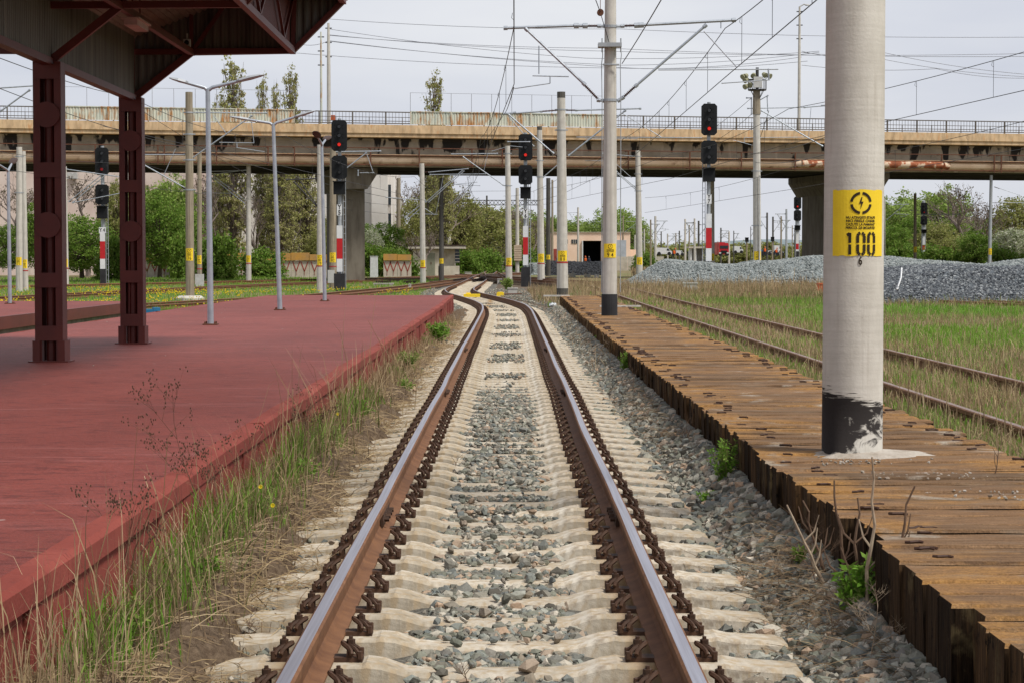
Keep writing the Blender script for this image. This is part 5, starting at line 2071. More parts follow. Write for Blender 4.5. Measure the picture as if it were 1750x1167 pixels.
signal(580.5, 114, (206, 259), (267, 306.5), (311, 333), (350, 369), (386, 408, 443, 465), (468, 505), 13.2, 'Y5', 'tall black signal marked Y 5 with lit red light at the red platform end')
signal(898, 133, (230, 275), (283, 316), (321, 340), (358, 374), (387, 406, 436, 454), (457, 492), 11.8, 'Y6', 'black signal marked Y 6 with red light lit beside the main track', plinth_w=7.5)
signal(1211, 122, (178, 232), (241, 281), (288, 311), (333, 349), (366, 390, 425, 447), (452, 490), 13.4, 'Y7', 'tallest black signal marked Y 7 with lit red light by the grey gravel', ladder=-1, plinth_w=9)
signal(175.5, 138, (253, 300), (316, 350), (353, 374), (389, 399), (399, 413, 443, 460), (460, 511), 11.3, 'Y4', 'signal marked Y 4 with a side ladder seen between the maroon columns', red='dim', dark_foot=False, horizontal=True)
signal(1362.5, 215, (337, 358), (360, 378), (386, 394), (397, 400), (400, 417, 427, 436), (430, 442), 6.2, '  ', 'small distant double signal with red light in front of the bridge pier', plinth_w=2)
signal(1578.5, 200, (347, 368), (370, 385), (393, 399), (405, 408), (408, 419, 428, 436), (432, 444), 5.6, '  ', 'small distant double signal in front of the trees right of the near pole', red='dim', plinth_w=2)


# small distant single-head signals
def small_signal(px, y0, y1, yb, Y, label, col='signal_black'):
    s = Y / F
    q = A(px, yb, Y)
    t = thing('railway_signal', (q.x, Y, q.z), label, 'signal', 'small far signals')
    m = MB()
    m.box2((q.x - 3 * s, Y - .2, A(px, y1, Y).z), (q.x + 3 * s, Y, A(px, y0, Y).z))
    m.box2((q.x - 3.4 * s, Y - .3, A(px, y0, Y).z), (q.x + 3.4 * s, Y, A(px, y0, Y).z + .05))
    m.build('signal_head', col, t)
    m = MB()
    m.tube((q.x, Y, float(H(q.x, Y))), (q.x, Y, A(px, y1, Y).z), .12, n=8)
    m.build('mast', 'brown_concrete', t)
    return t


small_signal(1276, 407, 414, 440, 300, 'tiny blue-black signal head on a post in the brown scrub right of the lorry')
small_signal(1320, 406, 413, 440, 320, 'tiny dark round signal on the dark pole above the cars')
small_signal(853, 398, 405, 440, 400, 'tiny dark signal at the thin pole before the distant trees')

# ------------------------------------------------------------------ overhead wires
def wire(pts, r, mat='wire_dark', n=5):
    m = MB()
    m.poly(pts, r, n)
    return m


def sag(p, q, s, n=14):
    p, q = Vector(p), Vector(q)
    return [p.lerp(q, i / n) - Vector((0, 0, 4 * s * (i / n) * (1 - i / n))) for i in range(n + 1)]


def catenary(sup, label, zm=6.95, zc=5.65, r=.010, sg=.55, nd=9):
    """sup: [(X, Y)] supports"""
    t = thing('overhead_line', (sup[0][0], sup[0][1], 0), label, 'overhead wire')
    mm, mc = [], []
    for (a, b) in zip(sup[:-1], sup[1:]):
        L = sag((a[0], a[1], zm), (b[0], b[1], zm), sg, 20)
        C = [Vector((a[0] + (b[0] - a[0]) * i / 20, a[1] + (b[1] - a[1]) * i / 20, zc)) for i in range(21)]
        mm += L
        mc += C
        for k_ in range(1, nd):
            u = k_ / nd
            p = Vector(L[int(round(u * 20))])
            md = MB()
            md.poly([p, (p.x, p.y, zc)], r * .55, 4)
            md.poly([p + Vector((-.03, 0, -.02)), p + Vector((-.05, 0, -.12)), p + Vector((0, 0, -.16))], r * .5, 4)
            md.build('dropper', 'wire_dark', t)
    m = MB()
    m.poly(mm, r, 5)
    m.build('messenger_wire', 'wire_dark', t)
    m = MB()
    m.poly(mc, r, 5)
    m.build('contact_wire', 'wire_dark', t)
    return t


catenary([(0.02, 13.16), (0.10, 45.7), (-1.2, 86.5), (-2.7, 128), (-2.6, 170), (-2.5, 230)], 'contact wire and messenger wire hanging above the main track', nd=7)
catenary([(4.85, 13.0), (4.84, 45.7), (4.9, 86.5), (3.2, 128), (-.5, 165)], 'contact line with thin droppers above the overgrown right track', zm=6.9, zc=5.8, sg=.35, nd=8)
catenary([(14.2, 30), (9.6, 70), (7.9, 100), (2, 150)], 'contact line crossing the sky at the right edge of the photo', zm=6.9, zc=5.7, sg=.3, nd=6)
catenary([(-12, 60), (-9.5, 86), (-6.0, 128), (-4, 170)], 'contact line above the curved track behind the red platform', nd=6)
catenary([(-24, 70), (-20, 110), (-15, 145), (-8, 190)], 'contact line over the far left tracks', nd=6)
catenary([(17, 50), (14, 100), (10, 150)], 'third contact line low over the weeds at the right edge', zm=6.3, zc=5.2, sg=.3, nd=5)


def single(pts, label, r=.012, mat='wire_dark', s=0.4, g=None):
    m = MB()
    P = []
    for a, b in zip(pts[:-1], pts[1:]):
        P += sag(a, b, s, 16)
    m.poly(P, r, 4)
    o = m.build('cable', mat)
    return tag(o, label, 'cable', g)


single([(2.45, 13.2, 6.15), (2.52, 45.6, 6.1)], 'feeder wire running from above the near pole down to the second pole', .011, s=.15)
single([A(1016, -5, 44), A(1026, 22, 45.2), A(1042, 77, 45.5)], 'short stay wire with pulley slanting to the pole crosspiece', .010, s=.0)
single([A(878, 150, 45.7), A(862, 195, 86.5), A(820, 250, 128)], 'long slack wire falling away from the left arm', .012, s=.1)
single([A(1284, 168, 128), A(1180, 240, 190)], 'upper wire anchored left of the flood light pole', .018, s=.3)
single([A(1284, 196, 128), A(1200, 250, 190)], 'lower wire anchored left of the flood light pole', .018, s=.3)
single([A(1314, 190, 128), A(1290, 260, 150)], 'stay wire dropping from the right side of the flood light pole', .018, s=.1)
single([A(1280, 262, 128), A(1420, 232, 60)], 'slanting wire between the flood light pole and the near pole', .014, s=.2)
single([A(1290, 278, 128), A(1420, 262, 80)], 'lower slanting wire behind the near pole', .014, s=.2)
single([A(0, 100, 60), A(200, 162, 100), A(425, 300, 128)], 'cable slanting from under the canopy to the bridge', .014, s=.1)
single([A(0, 152, 70), A(330, 255, 110), A(700, 345, 180)], 'long cable slanting across the bridge front at left', .014, s=.2)
HV = [((562, 33), (1060, 50), (1760, 64)), ((562, 60), (1040, 88), (1760, 92)), ((562, 61), (1040, 83), (1760, 97)), ((562, 50), (1000, 100), (1400, 88)), ((562, 71), (1060, 112), (1400, 90)),
      ((505, 91), (1060, 117), (1380, 105)), ((510, 75), (562, 70), (1100, 118), (1370, 98)), ((1370, 90), (1500, 88), (1760, 128)), ((1370, 88), (1500, 100), (1760, 132)), ((1370, 112), (1600, 118), (1760, 134))]
hvn = ['topmost thin power line crossing the whole sky', 'upper line of the close pair in the sky', 'lower line of the close pair in the sky', 'power line falling from the left bridge mast toward the right', 'second falling power line under the close pair',
       'lowest thin power line above the bridge', 'power line touching both bridge masts', 'steep power line right of the near pole', 'middle power line right of the near pole', 'lowest power line right of the near pole']
for i, L in enumerate(HV):
    single([A(x_, y_, 172) for x_, y_ in L], hvn[i], .022, 'wire_pale', .25, 'thin power lines crossing the sky')

# lattice gantry
gt = thing('signal_gantry', A(820, 450, 330), 'thin lattice gantry spanning the far tracks', 'gantry')
m = MB()
a, b = A(770, 343, 330), A(925, 343, 330)
a2, b2 = A(770, 351, 330), A(925, 351, 330)
m.bar(a, b, .12, .12)
m.bar(a2, b2, .12, .12)
for i in range(24):
    p, q = a.lerp(b, i / 24), a2.lerp(b2, (i + 1) / 24)
    m.bar(p, q, .07, .07)
    m.bar(a2.lerp(b2, i / 24), a.lerp(b, (i + 1) / 24), .07, .07)
m.build('truss', 'dark_arm_steel', gt)
m = MB()
for px_ in (772, 924):
    q = A(px_, 345, 330)
    m.box2((q.x - .2, 329.8, float(H(q.x, 330))), (q.x + .2, 330.2, q.z))
m.build('leg', 'dark_concrete', gt)

# ------------------------------------------------------------------ road bridge
BR_O = Vector((0.185, 160, 0))
BR_A = math.radians(12.15)
br = thing('road_bridge', BR_O, 'long stained concrete road bridge crossing above all the tracks', 'bridge', rz=BR_A, local=True)


def bl(px):
    """distance along the bridge face where the sight line of column px meets it"""
    a = (px - 871) / F
    return (a * BR_O.y - BR_O.x) / (math.cos(BR_A) - a * math.sin(BR_A))


XL, XR = -62, 75


def extr(m, poly, x0=XL, x1=XR, mi=None):
    m.prism(poly, lambda a, b: (x0, a, b), lambda a, b: (x1, a, b), mi)


m = MB()
extr(m, [(0, 12.2), (0, 11.55), (.10, 11.50), (.10, 11.25), (.5, 11.20), (1.6, 11.28), (1.6, 11.6), (.4, 11.7), (.4, 12.2)])
extr(m, [(17.6, 12.2), (17.6, 11.3), (16, 11.28), (16, 11.6), (17.2, 11.7), (17.2, 12.2)])
m.build('edge_beam', 'bridge_concrete', br)
m = MB()
extr(m, [(.42, 11.705), (.42, 12.0), (17.15, 12.0), (17.15, 11.705)])
m.build('road_surface', 'asphalt', br)
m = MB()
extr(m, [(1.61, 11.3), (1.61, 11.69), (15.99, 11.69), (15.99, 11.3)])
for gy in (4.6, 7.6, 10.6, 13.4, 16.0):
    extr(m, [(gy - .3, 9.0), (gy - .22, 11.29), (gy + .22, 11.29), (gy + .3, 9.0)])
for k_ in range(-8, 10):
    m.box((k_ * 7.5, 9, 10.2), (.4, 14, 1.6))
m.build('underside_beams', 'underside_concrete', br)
m = MB()
extr(m, [(1.3, 9.0), (1.3, 9.35), (1.42, 9.45), (1.42, 11.0), (1.3, 11.2), (1.75, 11.2), (1.75, 9.0)])
m.build('front_girder', 'stained_girder', br)
# railing
m = MB()
x = XL
while x < XR:
    m.box((x, .22, 12.72), (.10, .12, 1.04))
    m.box((x + 1.3, .22, 12.5), (.05, .08, .6))
    x += 2.6
for z_, t_ in ((13.2, .08), (12.80, .04), (12.50, .05), (12.32, .07)):
    m.box(((XL + XR) / 2, .22, z_), (XR - XL, .06, t_))
x = XL
while x < XR:
    m.box((x, .22, 12.75), (.025, .025, .85))
    x += .26
m.build('front_railing', 'bridge_rail_iron', br)
m = MB()
x = XL
while x < XR:
    m.box((x, 17.4, 12.72), (.10, .12, 1.04))
    x += 2.6
for z_ in (13.2, 12.8, 12.5, 12.3):
    m.box(((XL + XR) / 2, 17.4, z_), (XR - XL, .06, .06))
x = XL
while x < XR:
    m.box((x, 17.4, 12.75), (.025, .025, .85))
    x += .26
m.build('rear_railing', 'bridge_rail_iron', br)
for (pa, pb) in ((114, 505), (703, 1031)):
    xa, xb = bl(pa), bl(pb)
    m = MB()
    vs, fs = corr((xa, .10), (xb, .10), lambda t: 12.26, lambda t: 13.24, .22, .04, (0, 1))
    m.add(vs, fs)
    m.box(((xa + xb) / 2, .12, 13.26), (xb - xa, .12, .07))
    k_ = xa
    while k_ < xb:
        m.box((k_, .06, 12.75), (.13, .06, 1.0))
        k_ += 3.2
    sc_ = m.build('rusty_screen_panel', 'rusty_screen', br)
    m = MB()
    k_ = xa
    while k_ < xb + .1:
        m.box((k_, .30, 14.0), (.035, .035, 1.5))
        k_ += 1.62
    m.box(((xa + xb) / 2, .30, 14.74), (xb - xa, .025, .025))
    for q in range(1, 4):
        pass
    m.build('wire_mesh_frame', 'wire_pale', sc_)
for (px_, w_, ydep) in ((617, 1.7, 0), (1480, 2.2, 0)):
    xx_ = bl(px_) + (0 if px_ < 900 else 1.0)
    m = MB()
    m.box((xx_, 9.3, 3.9), (w_, 11.0, 8.4))
    c = m.build('pier', 'pier_concrete', br)
    m = MB()
    poly = [(xx_ - w_ * .5 - .8, 8.98), (xx_ - w_ * .5 - .8, 8.5), (xx_ - w_ * .5 - .003, 7.3), (xx_ + w_ * .5 + .003, 7.3), (xx_ + w_ * .5 + .8, 8.5), (xx_ + w_ * .5 + .8, 8.98)]
    m.prism(poly, lambda a, b: (a, 2.2, b), lambda a, b: (a, 16.2, b))
    m.build('pier_cap', 'pier_concrete', c)

# pipeline hung on the front
pipe = thing('pipeline', BR_O, 'long tan pipe with rusty brackets hung along the bridge front', 'pipe', rz=BR_A, local=True)
m = MB()
PR = .34
m.tube((XL, .82, 9.50), (XR, .82, 9.50), PR, n=20)
x = XL + 3
m.build('pipe', 'rusty_pipe_paint', pipe, True)
m = MB()
extr(m, [(.35, 9.88), (.35, 9.93), (1.3, 9.93), (1.3, 9.88)])
m.build('pipe_shelf', 'bridge_concrete', pipe)
m = MB()
xa, xb = bl(1372), bl(1612)
m.tube((xa, .42, 9.55), (xb, .42, 9.55), .30, n=18)
m.tube((xa, .42, 9.55), (xa - .6, .7, 9.52), .30, .32, n=18)
m.tube((xb, .42, 9.55), (xb + .6, .7, 9.50), .30, .32, n=18)
for k_ in range(9):
    m.tube((xa + .3 + k_ * .42, .42, 9.55), (xa + .42 + k_ * .42, .42, 9.55), .315, n=18)
m.build('flaking_sleeve', 'rusty_flaking_pipe', pipe, True)
m = MB()
brk = [bl(q) for q in (-60, 60, 165, 272, 283, 362, 372, 460, 505, 545, 635, 718, 808, 860, 957, 1075, 1180, 1268, 1360, 1470, 1610, 1700, 1712, 1800)]
for x in brk:
    m.box((x, .30, 9.7), (.09, .09, 1.5))
    m.box((x, .75, 9.12), (.09, 1.0, .09))
    m.box((x, .75, 10.42), (.09, 1.0, .07))
for z_, t_ in ((10.42, .07), (9.86, .06), (9.12, .10)):
    m.box(((XL + XR) / 2, .30, z_), (XR - XL, .06, t_))
m.build('bracket_frame', 'rust_iron', pipe)


# masts and lamps on the bridge
def bridge_mast(px, yt, yb, label, col, r=.11, head=False, off=3.0):
    Yq = 160 + bl(px) * math.sin(BR_A) + off
    b, tp = A(px, yb, Yq), A(px, yt, Yq)
    zb_ = 12.0
    t = thing('bridge_mast', (b.x, Yq, zb_), label, 'mast')
    m = MB()
    m.poly([(b.x, Yq, zb_), (b.x, Yq, zb_ + (tp.z - zb_) * .6), (b.x, Yq, tp.z)], [r, r * .9, r * .6], 10)
    m.build('mast', col, t)
    m = MB()
    for k_ in range(3):
        m.box((b.x, Yq, tp.z - .4 - k_ * 1.1), (.5, .08, .08))
    m.build('crossarm', 'wire_dark', t)
    if head:
        m = MB()
        e = A(px + 14, yt - 2, Yq)
        m.poly([(b.x, Yq, tp.z), e.lerp(Vector((b.x, Yq, tp.z)), .4) + Vector((0, 0, .15)), e], .05, 8)
        m.lathe([(.03, -.02), (.20, 0), (.16, .08), (.03, .11)], e, 10)
        m.build('lamp_head', 'cabinet_grey', t)
    return t


bridge_mast(549, 55, 200, 'thinner rust-spotted mast left of its pair on the bridge', 'rusty_screen', .10)
bridge_mast(562, 40, 205, 'thicker cream mast right of its pair on the bridge', 'pole_concrete', .16, off=.9)
bridge_mast(1365.5, 12, 207, 'slim cream street lamp mast on the bridge left of the near pole', 'pole_concrete', .13, True, off=.9)
m = MB()
q = A(569, 202, 158.0)
m.box(q, (.36, .05, .42))
o = m.build('road_sign', 'marker_orange')
tag(o, 'small orange marker plate on the bridge railing above the signal Y 5', 'sign')

# ------------------------------------------------------------------ buildings
def facade(m, X0, X1, Y0, Y1, z0, z1):
    m.box2((X0, Y0, z0), (X1, Y1, z1))


b1 = thing('apartment_block', A(100, 450, 235), 'pinkish plastered building with an air conditioner behind the left columns', 'building')
x0, x1 = A(-60, 450, 235).x, A(330, 450, 235).x
m = MB()
facade(m, x0, x1, 235, 255, -.3, 14.5)
m.build('wall', 'pink_plaster', b1)
for i, px_ in enumerate(()):
    for zz in (4.2, 7.6):
        X_ = A(px_, 400, 235).x
        m = MB()
        m.box((X_, 234.97, zz), (1.9, .10, 1.7))
        fr = m.build('window', 'white_plaster', b1)
        m = MB()
        m.box((X_ - .43, 234.90, zz), (.72, .04, 1.45))
        m.box((X_ + .43, 234.90, zz), (.72, .04, 1.45))
        m.build('pane', 'glass_dark', fr)
m = MB()
q = A(124, 301, 234.4)
m.box(q, (1.15, .8, .75))
m.tube(q + Vector((-.1, -.41, 0)), q + Vector((-.1, -.46, 0)), .28, n=16)
m.build('air_conditioner', 'cabinet_grey', b1)
b2 = thing('warehouse', A(600, 450, 240), 'tall blank white walled building behind the bridge pier', 'building')
x0, x1 = A(375, 450, 240).x, A(668, 450, 240).x
m = MB()
facade(m, x0, x1, 240, 262, -.3, 13.4)
facade(m, x0 - 7, x0, 244, 262, -.3, 11)
facade(m, x1 - 2.2, x1 - .3, 239.0, 240.0, 3, 12.6)
m.build('wall', 'white_plaster', b2)
m = MB()
facade(m, x0 - .3, x1 + .3, 239.7, 262.3, 13.4, 13.7)
m.build('roof', 'pink_plaster', b2)
for px_, zz in ((664, 9.4), (664, 6)):
    X_ = A(px_, 400, 239).x
    m = MB()
    m.box((X_, 239.95, zz), (.5, .14, 2.4))
    m.build('window', 'glass_dark', b2)

# graffiti wall
gw = thing('boundary_wall', A(450, 470, 205), 'long low wall with orange top and red zigzag painting in front of the poplars', 'wall')
YW = 205
m, m2, m3 = MB(), MB(), MB()
for (pa, pb) in ((243, 302), (345, 395), (404, 560), (655, 703)):
    xa, xb = A(pa, 450, YW).x, A(pb, 450, YW).x
    zt = A(0, 434, YW).z
    zm = A(0, 445.5, YW).z
    n = int((xb - xa) / 2.0) + 1
    w_ = (xb - xa) / n
    for i in range(n):
        m.box((xa + (i + .5) * w_, YW + .1, (zm - .3) / 2 - .02), (w_ - .03, .25, zm + .3 - .05))
        j = random.uniform(-.12, .10)
        m2.box((xa + (i + .5) * w_, YW + .02, (zt + zm) / 2 + j / 2), (w_ - .05, .42, zt - zm + j))
        for k_ in range(2):
            cx_ = xa + (i + .28 + .45 * k_) * w_
            for s_ in (-1, 1):
                m3.bar((cx_, YW - .04, .55), (cx_ + s_ * .36, YW - .04, zm - .12), .02, .10)
            m3.bar((cx_, YW - .04, .15), (cx_, YW - .04, .6), .02, .09)
m.build('wall_panel', 'wall_cream', gw)
m2.build('coping', 'wall_orange', gw)
m3.build('zigzag_paint', 'wall_dull_red', gw)

# shed
sh = thing('track_shed', A(745, 470, 226), 'small cream plastered shed with flat roof and grey-green door by the tracks', 'shed')
YS = 222
s_ = YS / F
x0, x1, x2 = A(706, 460, YS).x, A(751, 460, YS).x, A(785, 460, YS).x
zg = -.1
m = MB()
m.box2((x0, YS, zg), (x1, YS + 4, A(0, 426, YS).z))
m.box2((x1, YS + .6, zg), (x2 - .5, YS + 4, A(0, 426, YS).z))
m.box2((x2 - 2.3, YS, zg), (x2, YS + .59, A(0, 455, YS).z))
m.build('wall', 'shed_plaster', sh)
m = MB()
m.box2((A(697, 0, YS).x, YS - .6, A(0, 425.5, YS).z), (A(794, 0, YS).x, YS + 4.4, A(0, 421, YS).z))
m.build('roof', 'wall_cream', sh)
m = MB()
m.box2((A(696, 0, YS).x, YS - .65, A(0, 420.8, YS).z), (A(795, 0, YS).x, YS + 4.5, A(0, 419.2, YS).z))
m.build('roofing_felt', 'timber_dark', sh)
m = MB()
xa, xb = A(729, 0, YS).x, A(743, 0, YS).x
for i in range(6):
    w_ = (xb - xa) / 6
    m.box((xa + (i + .5) * w_, YS - .04, 1.2), (w_ - .03, .06, 2.5))
dr = m.build('door', 'shed_door', sh)
m = MB()
m.box(((xa + xb) / 2, YS - .09, 1.35), (.08, .05, .25))
m.build('handle', 'rust_iron', dr)
m = MB()
xa, xb = A(777, 0, YS).x, A(785, 0, YS).x
m.box(((xa + xb) / 2, YS - .0, 2.2), ((xb - xa), .08, 1.6))
wn = m.build('window', 'glass_dark', sh)
m = MB()
for i in range(5):
    m.box(((xa + xb) / 2, YS - .06, 1.5 + i * .35), ((xb - xa), .05, .06))
m.build('window_bars', 'wall_cream', wn)

# depot
dp = thing('depot_building', A(1010, 455, 350), 'long peach coloured depot building with one big dark door opening', 'building')
YD = 350
zx = lambda p: A(p, 0, YD).x
zz = lambda p: A(0, p, YD).z
m = MB()
m.box2((zx(944), YD, -.3), (zx(996.5), YD + 15, zz(398)))
m.box2((zx(996.5), YD, zz(412)), (zx(1028), YD + 15, zz(398.02)))
m.box2((zx(1028), YD, -.3), (zx(1078), YD + 15, zz(398)))
m.box2((zx(1078), YD + 3, -.3), (zx(1092), YD + 15, zz(427)))
m.build('wall', 'depot_plaster', dp)
m = MB()
m.box2((zx(943), YD - .2, zz(398) + .003), (zx(1079), YD + 15.2, zz(397)))
m.build('roof', 'wall_cream', dp)
m = MB()
m.box2((zx(996.6), YD + 8, -.3), (zx(1027.9), YD + 8.2, zz(412.2)))
m.box2((zx(996.55), YD + .1, -.3), (zx(997), YD + 8, zz(412.2)))
m.box2((zx(1027.5), YD + .1, -.3), (zx(1027.95), YD + 8, zz(412.2)))
m.box2((zx(997), YD + .1, -.2), (zx(1027.5), YD + 8, -.1))
m.build('door_recess', 'dark_interior', dp)
m = MB()
m.box2((zx(1054), YD - .2, .2), (zx(1071), YD - .05, zz(411)))
m.build('sliding_door', 'door_steel', dp)
m = MB()
m.box2((zx(995), YD - .3, 0), (zx(997), YD - .02, zz(412)))
m.build('door_post', 'cabinet_white', dp)
for pa, pb in ((968, 971), (977, 987)):
    m = MB()
    m.box2((zx(pa), YD - .08, zz(417)), (zx(pb), YD - .01, zz(410)))
    wn = m.build('window', 'glass_dark', dp)
    m = MB()
    for u in (.33, .66):
        xm = zx(pa) + (zx(pb) - zx(pa)) * u
        m.box2((xm - .04, YD - .12, zz(417)), (xm + .04, YD - .085, zz(410)))
    m.build('glazing_bar', 'wall_cream', wn)
m = MB()
m.box2((zx(944), YD - .1, .3), (zx(960), YD - .01, zz(426)))
m.build('brick_plinth', 'wall_dull_red', dp)
fw = thing('boundary_wall', A(1075, 450, 330), 'low whitish concrete panel wall right of the depot', 'wall')
m = MB()
for i in range(7):
    xa = A(1055, 0, 335).x + i * 1.2
    m.box((xa, 335, 1.0), (1.15, .2, 2.6 - .1 * (i % 2)))
m.build('wall_panel', 'wall_cream', fw)

# kiosk near the vans
ks = thing('kiosk', A(1192, 445, 300), 'small flat roofed kiosk with open front beside the tall far poles', 'kiosk')
YK = 300
kx = lambda p: A(p, 0, YK).x
kz = lambda p: A(0, p, YK).z
m = MB()
m.box2((kx(1181), YK, -.1), (kx(1184), YK + 3, kz(425)))
m.box2((kx(1190), YK, -.1), (kx(1192), YK + .2, kz(425)))
m.box2((kx(1184), YK + 2.8, -.1), (kx(1203), YK + 3, kz(425)))
m.box2((kx(1202), YK, -.1), (kx(1203.5), YK + 2.8, kz(425)))
m.build('wall', 'cabinet_white', ks)
m = MB()
m.box2((kx(1178), YK - .5, kz(425) + .01), (kx(1206), YK + 3.3, kz(422)))
m.build('roof', 'wall_cream', ks)

# water tower like frame far right: old concrete trestle
tr = thing('concrete_trestle', A(1690, 440, 260), 'ruined concrete frame showing through the trees at right', 'ruin')
m = MB()
for p in (1638, 1646, 1654, 1664, 1705, 1735):
    q = A(p, 380, 260)
    m.box((q.x, 260, 3.5), (.55, .6, 7.4))
m.box2((A(1632, 0, 260).x, 259.7, A(0, 381, 260).z), (A(1760, 0, 260).x, 260.4, A(0, 377, 260).z))
m.build('frame', 'brown_concrete', tr)
cm = thing('transmitter_mast', A(1598, 440, 600), 'slender lattice mast far behind the trees at right', 'mast')
m = MB()
q, q2 = A(1598, 383, 600), A(1598, 330, 600)
m.box2((q.x - .9, 600, 0), (q.x + .9, 601.8, A(0, 358, 600).z))
for s1 in (-1, 1):
    m.bar((q.x + s1 * .9, 600, A(0, 358, 600).z), (q.x, 600.5, q2.z), .15, .15)
m.build('tower', 'wall_cream', cm)

# ------------------------------------------------------------------ gravel heaps
def heap(name, px0, px1, Yf, depth, top, mat, smat, label, nst, seed, ls=.12, rs=(.04, .09)):
    xa, xb = A(px0, 450, Yf).x, A(px1, 450, Yf).x
    zg = float(H((xa + xb) / 2, Yf)) - .05
    r_ = np.random.default_rng(seed)
    nx_, ny_ = 90, 40
    us = np.linspace(0, 1, nx_)
    vs_ = np.linspace(0, 1, ny_)
    U, W = np.meshgrid(us, vs_)
    L = xb - xa

    def hf(U, W):
        e = smooth(-.01, ls, U) ** .8 * smooth(0, .12, 1 - U)
        front = np.clip(W * depth / (top * 2.3), 0, 1)
        back = np.clip((1 - W) * depth / (top * 1.45), 0, 1)
        ridge = 1 + .07 * np.sin(U * L * .55 + seed) + .06 * np.sin(U * L * 1.3 + seed * 2) + .05 * np.sin(W * 9 + U * L)
        h = smooth(-.25, 1.0, np.minimum(front, back)) * 1.0 * np.minimum(1, np.minimum(front, back) * 6) * np.minimum(1, e * 1.2) * ridge * top
        return h
    h = hf(U, W) + r_.normal(0, .03, U.shape) * (hf(U, W) > .1)
    V = np.stack([xa + U * L + .25 * np.sin(W * 7 + seed), Yf + W * depth + .5 * np.sin(U * L * .4 + seed), zg + h], -1).reshape(-1, 3)
    i = (np.arange(nx_ - 1)[None, :] + nx_ * np.arange(ny_ - 1)[:, None]).ravel()
    t = thing(name, ((xa + xb) / 2, Yf, zg), label, 'gravel heap')
    np_mesh('gravel_body', V, np.stack([i, i + 1, i + nx_ + 1, i + nx_], -1), mat, t, True)
    u = r_.random(nst)
    v = r_.random(nst) ** 1.5 * .75
    hh = hf(u, v)
    P = np.stack([xa + u * L + .25 * np.sin(v * 7 + seed), Yf + v * depth + .5 * np.sin(u * L * .4 + seed), zg + hh + .01], -1)
    tag(stones('gravel_stones', P, r_.uniform(rs[0], rs[1], nst), smat, t), kind='stuff')
    return t


heap('gravel_heap', 1062, 1240, 112, 12, 1.42, 'blue_gravel_bed', 'blue_gravel', 'left blue-grey gravel heap with sloping end beside the pale pole', 7000, 2, ls=.75, rs=(.05, .10))
heap('gravel_heap', 1150, 1345, 114, 12, 1.30, 'blue_gravel_bed', 'blue_gravel', 'middle blue-grey gravel heap behind the signal marked Y 7', 6500, 3, rs=(.05, .10))
heap('gravel_heap', 1270, 1640, 116, 16, 1.50, 'blue_gravel_bed', 'blue_gravel', 'largest blue-grey gravel heap between the flood light pole and the near pole', 11000, 4, ls=.18, rs=(.05, .10))
heap('gravel_heap', 1470, 1900, 68, 8, 1.14, 'dark_gravel_bed', 'dark_gravel', 'dark blue-grey gravel heap at the right edge of the photo', 22000, 5, rs=(.03, .07))
heap('gravel_heap', 1500, 1900, 82, 14, 1.36, 'blue_gravel_bed', 'blue_gravel', 'paler gravel ridge rising behind the dark gravel at right', 9000, 8, rs=(.04, .08))
heap('gravel_heap', 932, 1050, 215, 12, 1.35, 'black_gravel_bed', 'black_gravel', 'low black heap in front of the depot door', 2500, 6, rs=(.08, .15))
heap('gravel_heap', 905, 950, 235, 8, 1.2, 'blue_gravel_bed', 'blue_gravel', 'small grey heap behind the pole with the black cap', 1200, 7, rs=(.08, .15))
# white sticks lying on the dark gravel
m = MB()
a, b = A(1533, 495, 67.6), A(1541, 459, 68.6)
m.poly([a, a.lerp(b, .5) + Vector((.05, 0, .03)), b], .03, 6)
m.poly([A(1535, 490, 67.6), A(1540, 475, 67.9), A(1541, 461, 68.5)], .02, 6)
o = m.build('bent_strip', 'paint_white')
tag(o, 'thin bent white strip leaning on the dark gravel heap', 'strip')


# ------------------------------------------------------------------ small things by the tracks
def block(name, px, py, w_, h_, mat, label, cat, Y=None, d=.5, lid=None):
    q = G(px, py, 0.0) if Y is None else A(px, py, Y)
    Yq = q.y
    s = Yq / F
    zg = float(H(q.x, Yq)) - .03
    t = thing(name, (q.x, Yq, zg), label, cat)
    m = MB()
    W_, Hh = w_ * s, h_ * s
    zt = max(zg + Hh, A(px, py - h_, Yq).z)
    m.prism([(-W_ / 2, zg), (W_ / 2, zg), (W_ / 2 * .94, zt), (-W_ / 2 * .94, zt)], lambda a, b: (q.x + a, Yq, b), lambda a, b: (q.x + a, Yq + d, b))
    m.build('body', mat, t)
    m = MB()
    m.box2((q.x - W_ * .53, Yq - .03, zt + .001), (q.x + W_ * .53, Yq + d + .03, zt + .05))
    m.build('lid', lid or mat, t)
    return t


block('cable_box', 876, 503, 17, 9, 'counterweight', 'white concrete box at the foot of the pale pole by the track', 'cable box')
block('cable_box', 1180, 509, 24, 13, 'counterweight', 'white concrete box in the weeds beside the yellow drum', 'cable box', Y=95)
block('cable_box', 1119, 496, 15, 7, 'counterweight', 'low white concrete box between the right tracks', 'cable box', Y=108)
block('cable_box', 978, 478, 12, 6, 'counterweight', 'white box left of its twin in front of the black heap', 'cable box')
block('cable_box', 1004, 478, 12, 5, 'counterweight', 'white box with dark front in front of the black heap', 'cable box')
block('cable_box', 1020, 480, 8, 5, 'counterweight', 'smallest white box right of the black heap', 'cable box')
block('cable_box', 700, 492, 4, 5, 'counterweight', 'small white stone post beside the curved track', 'marker stone')
block('cable_box', 854, 484, 8, 6, 'counterweight', 'small grey box left of the pale pole at the switch', 'cable box')
block('cable_box', 800, 470, 12, 4, 'counterweight', 'low white box left of the switch', 'cable box')
block('cabinet', 639, 463, 13, 24, 'cabinet_white', 'tall grey-white equipment cabinet under the transformer pole', 'cabinet', Y=196)
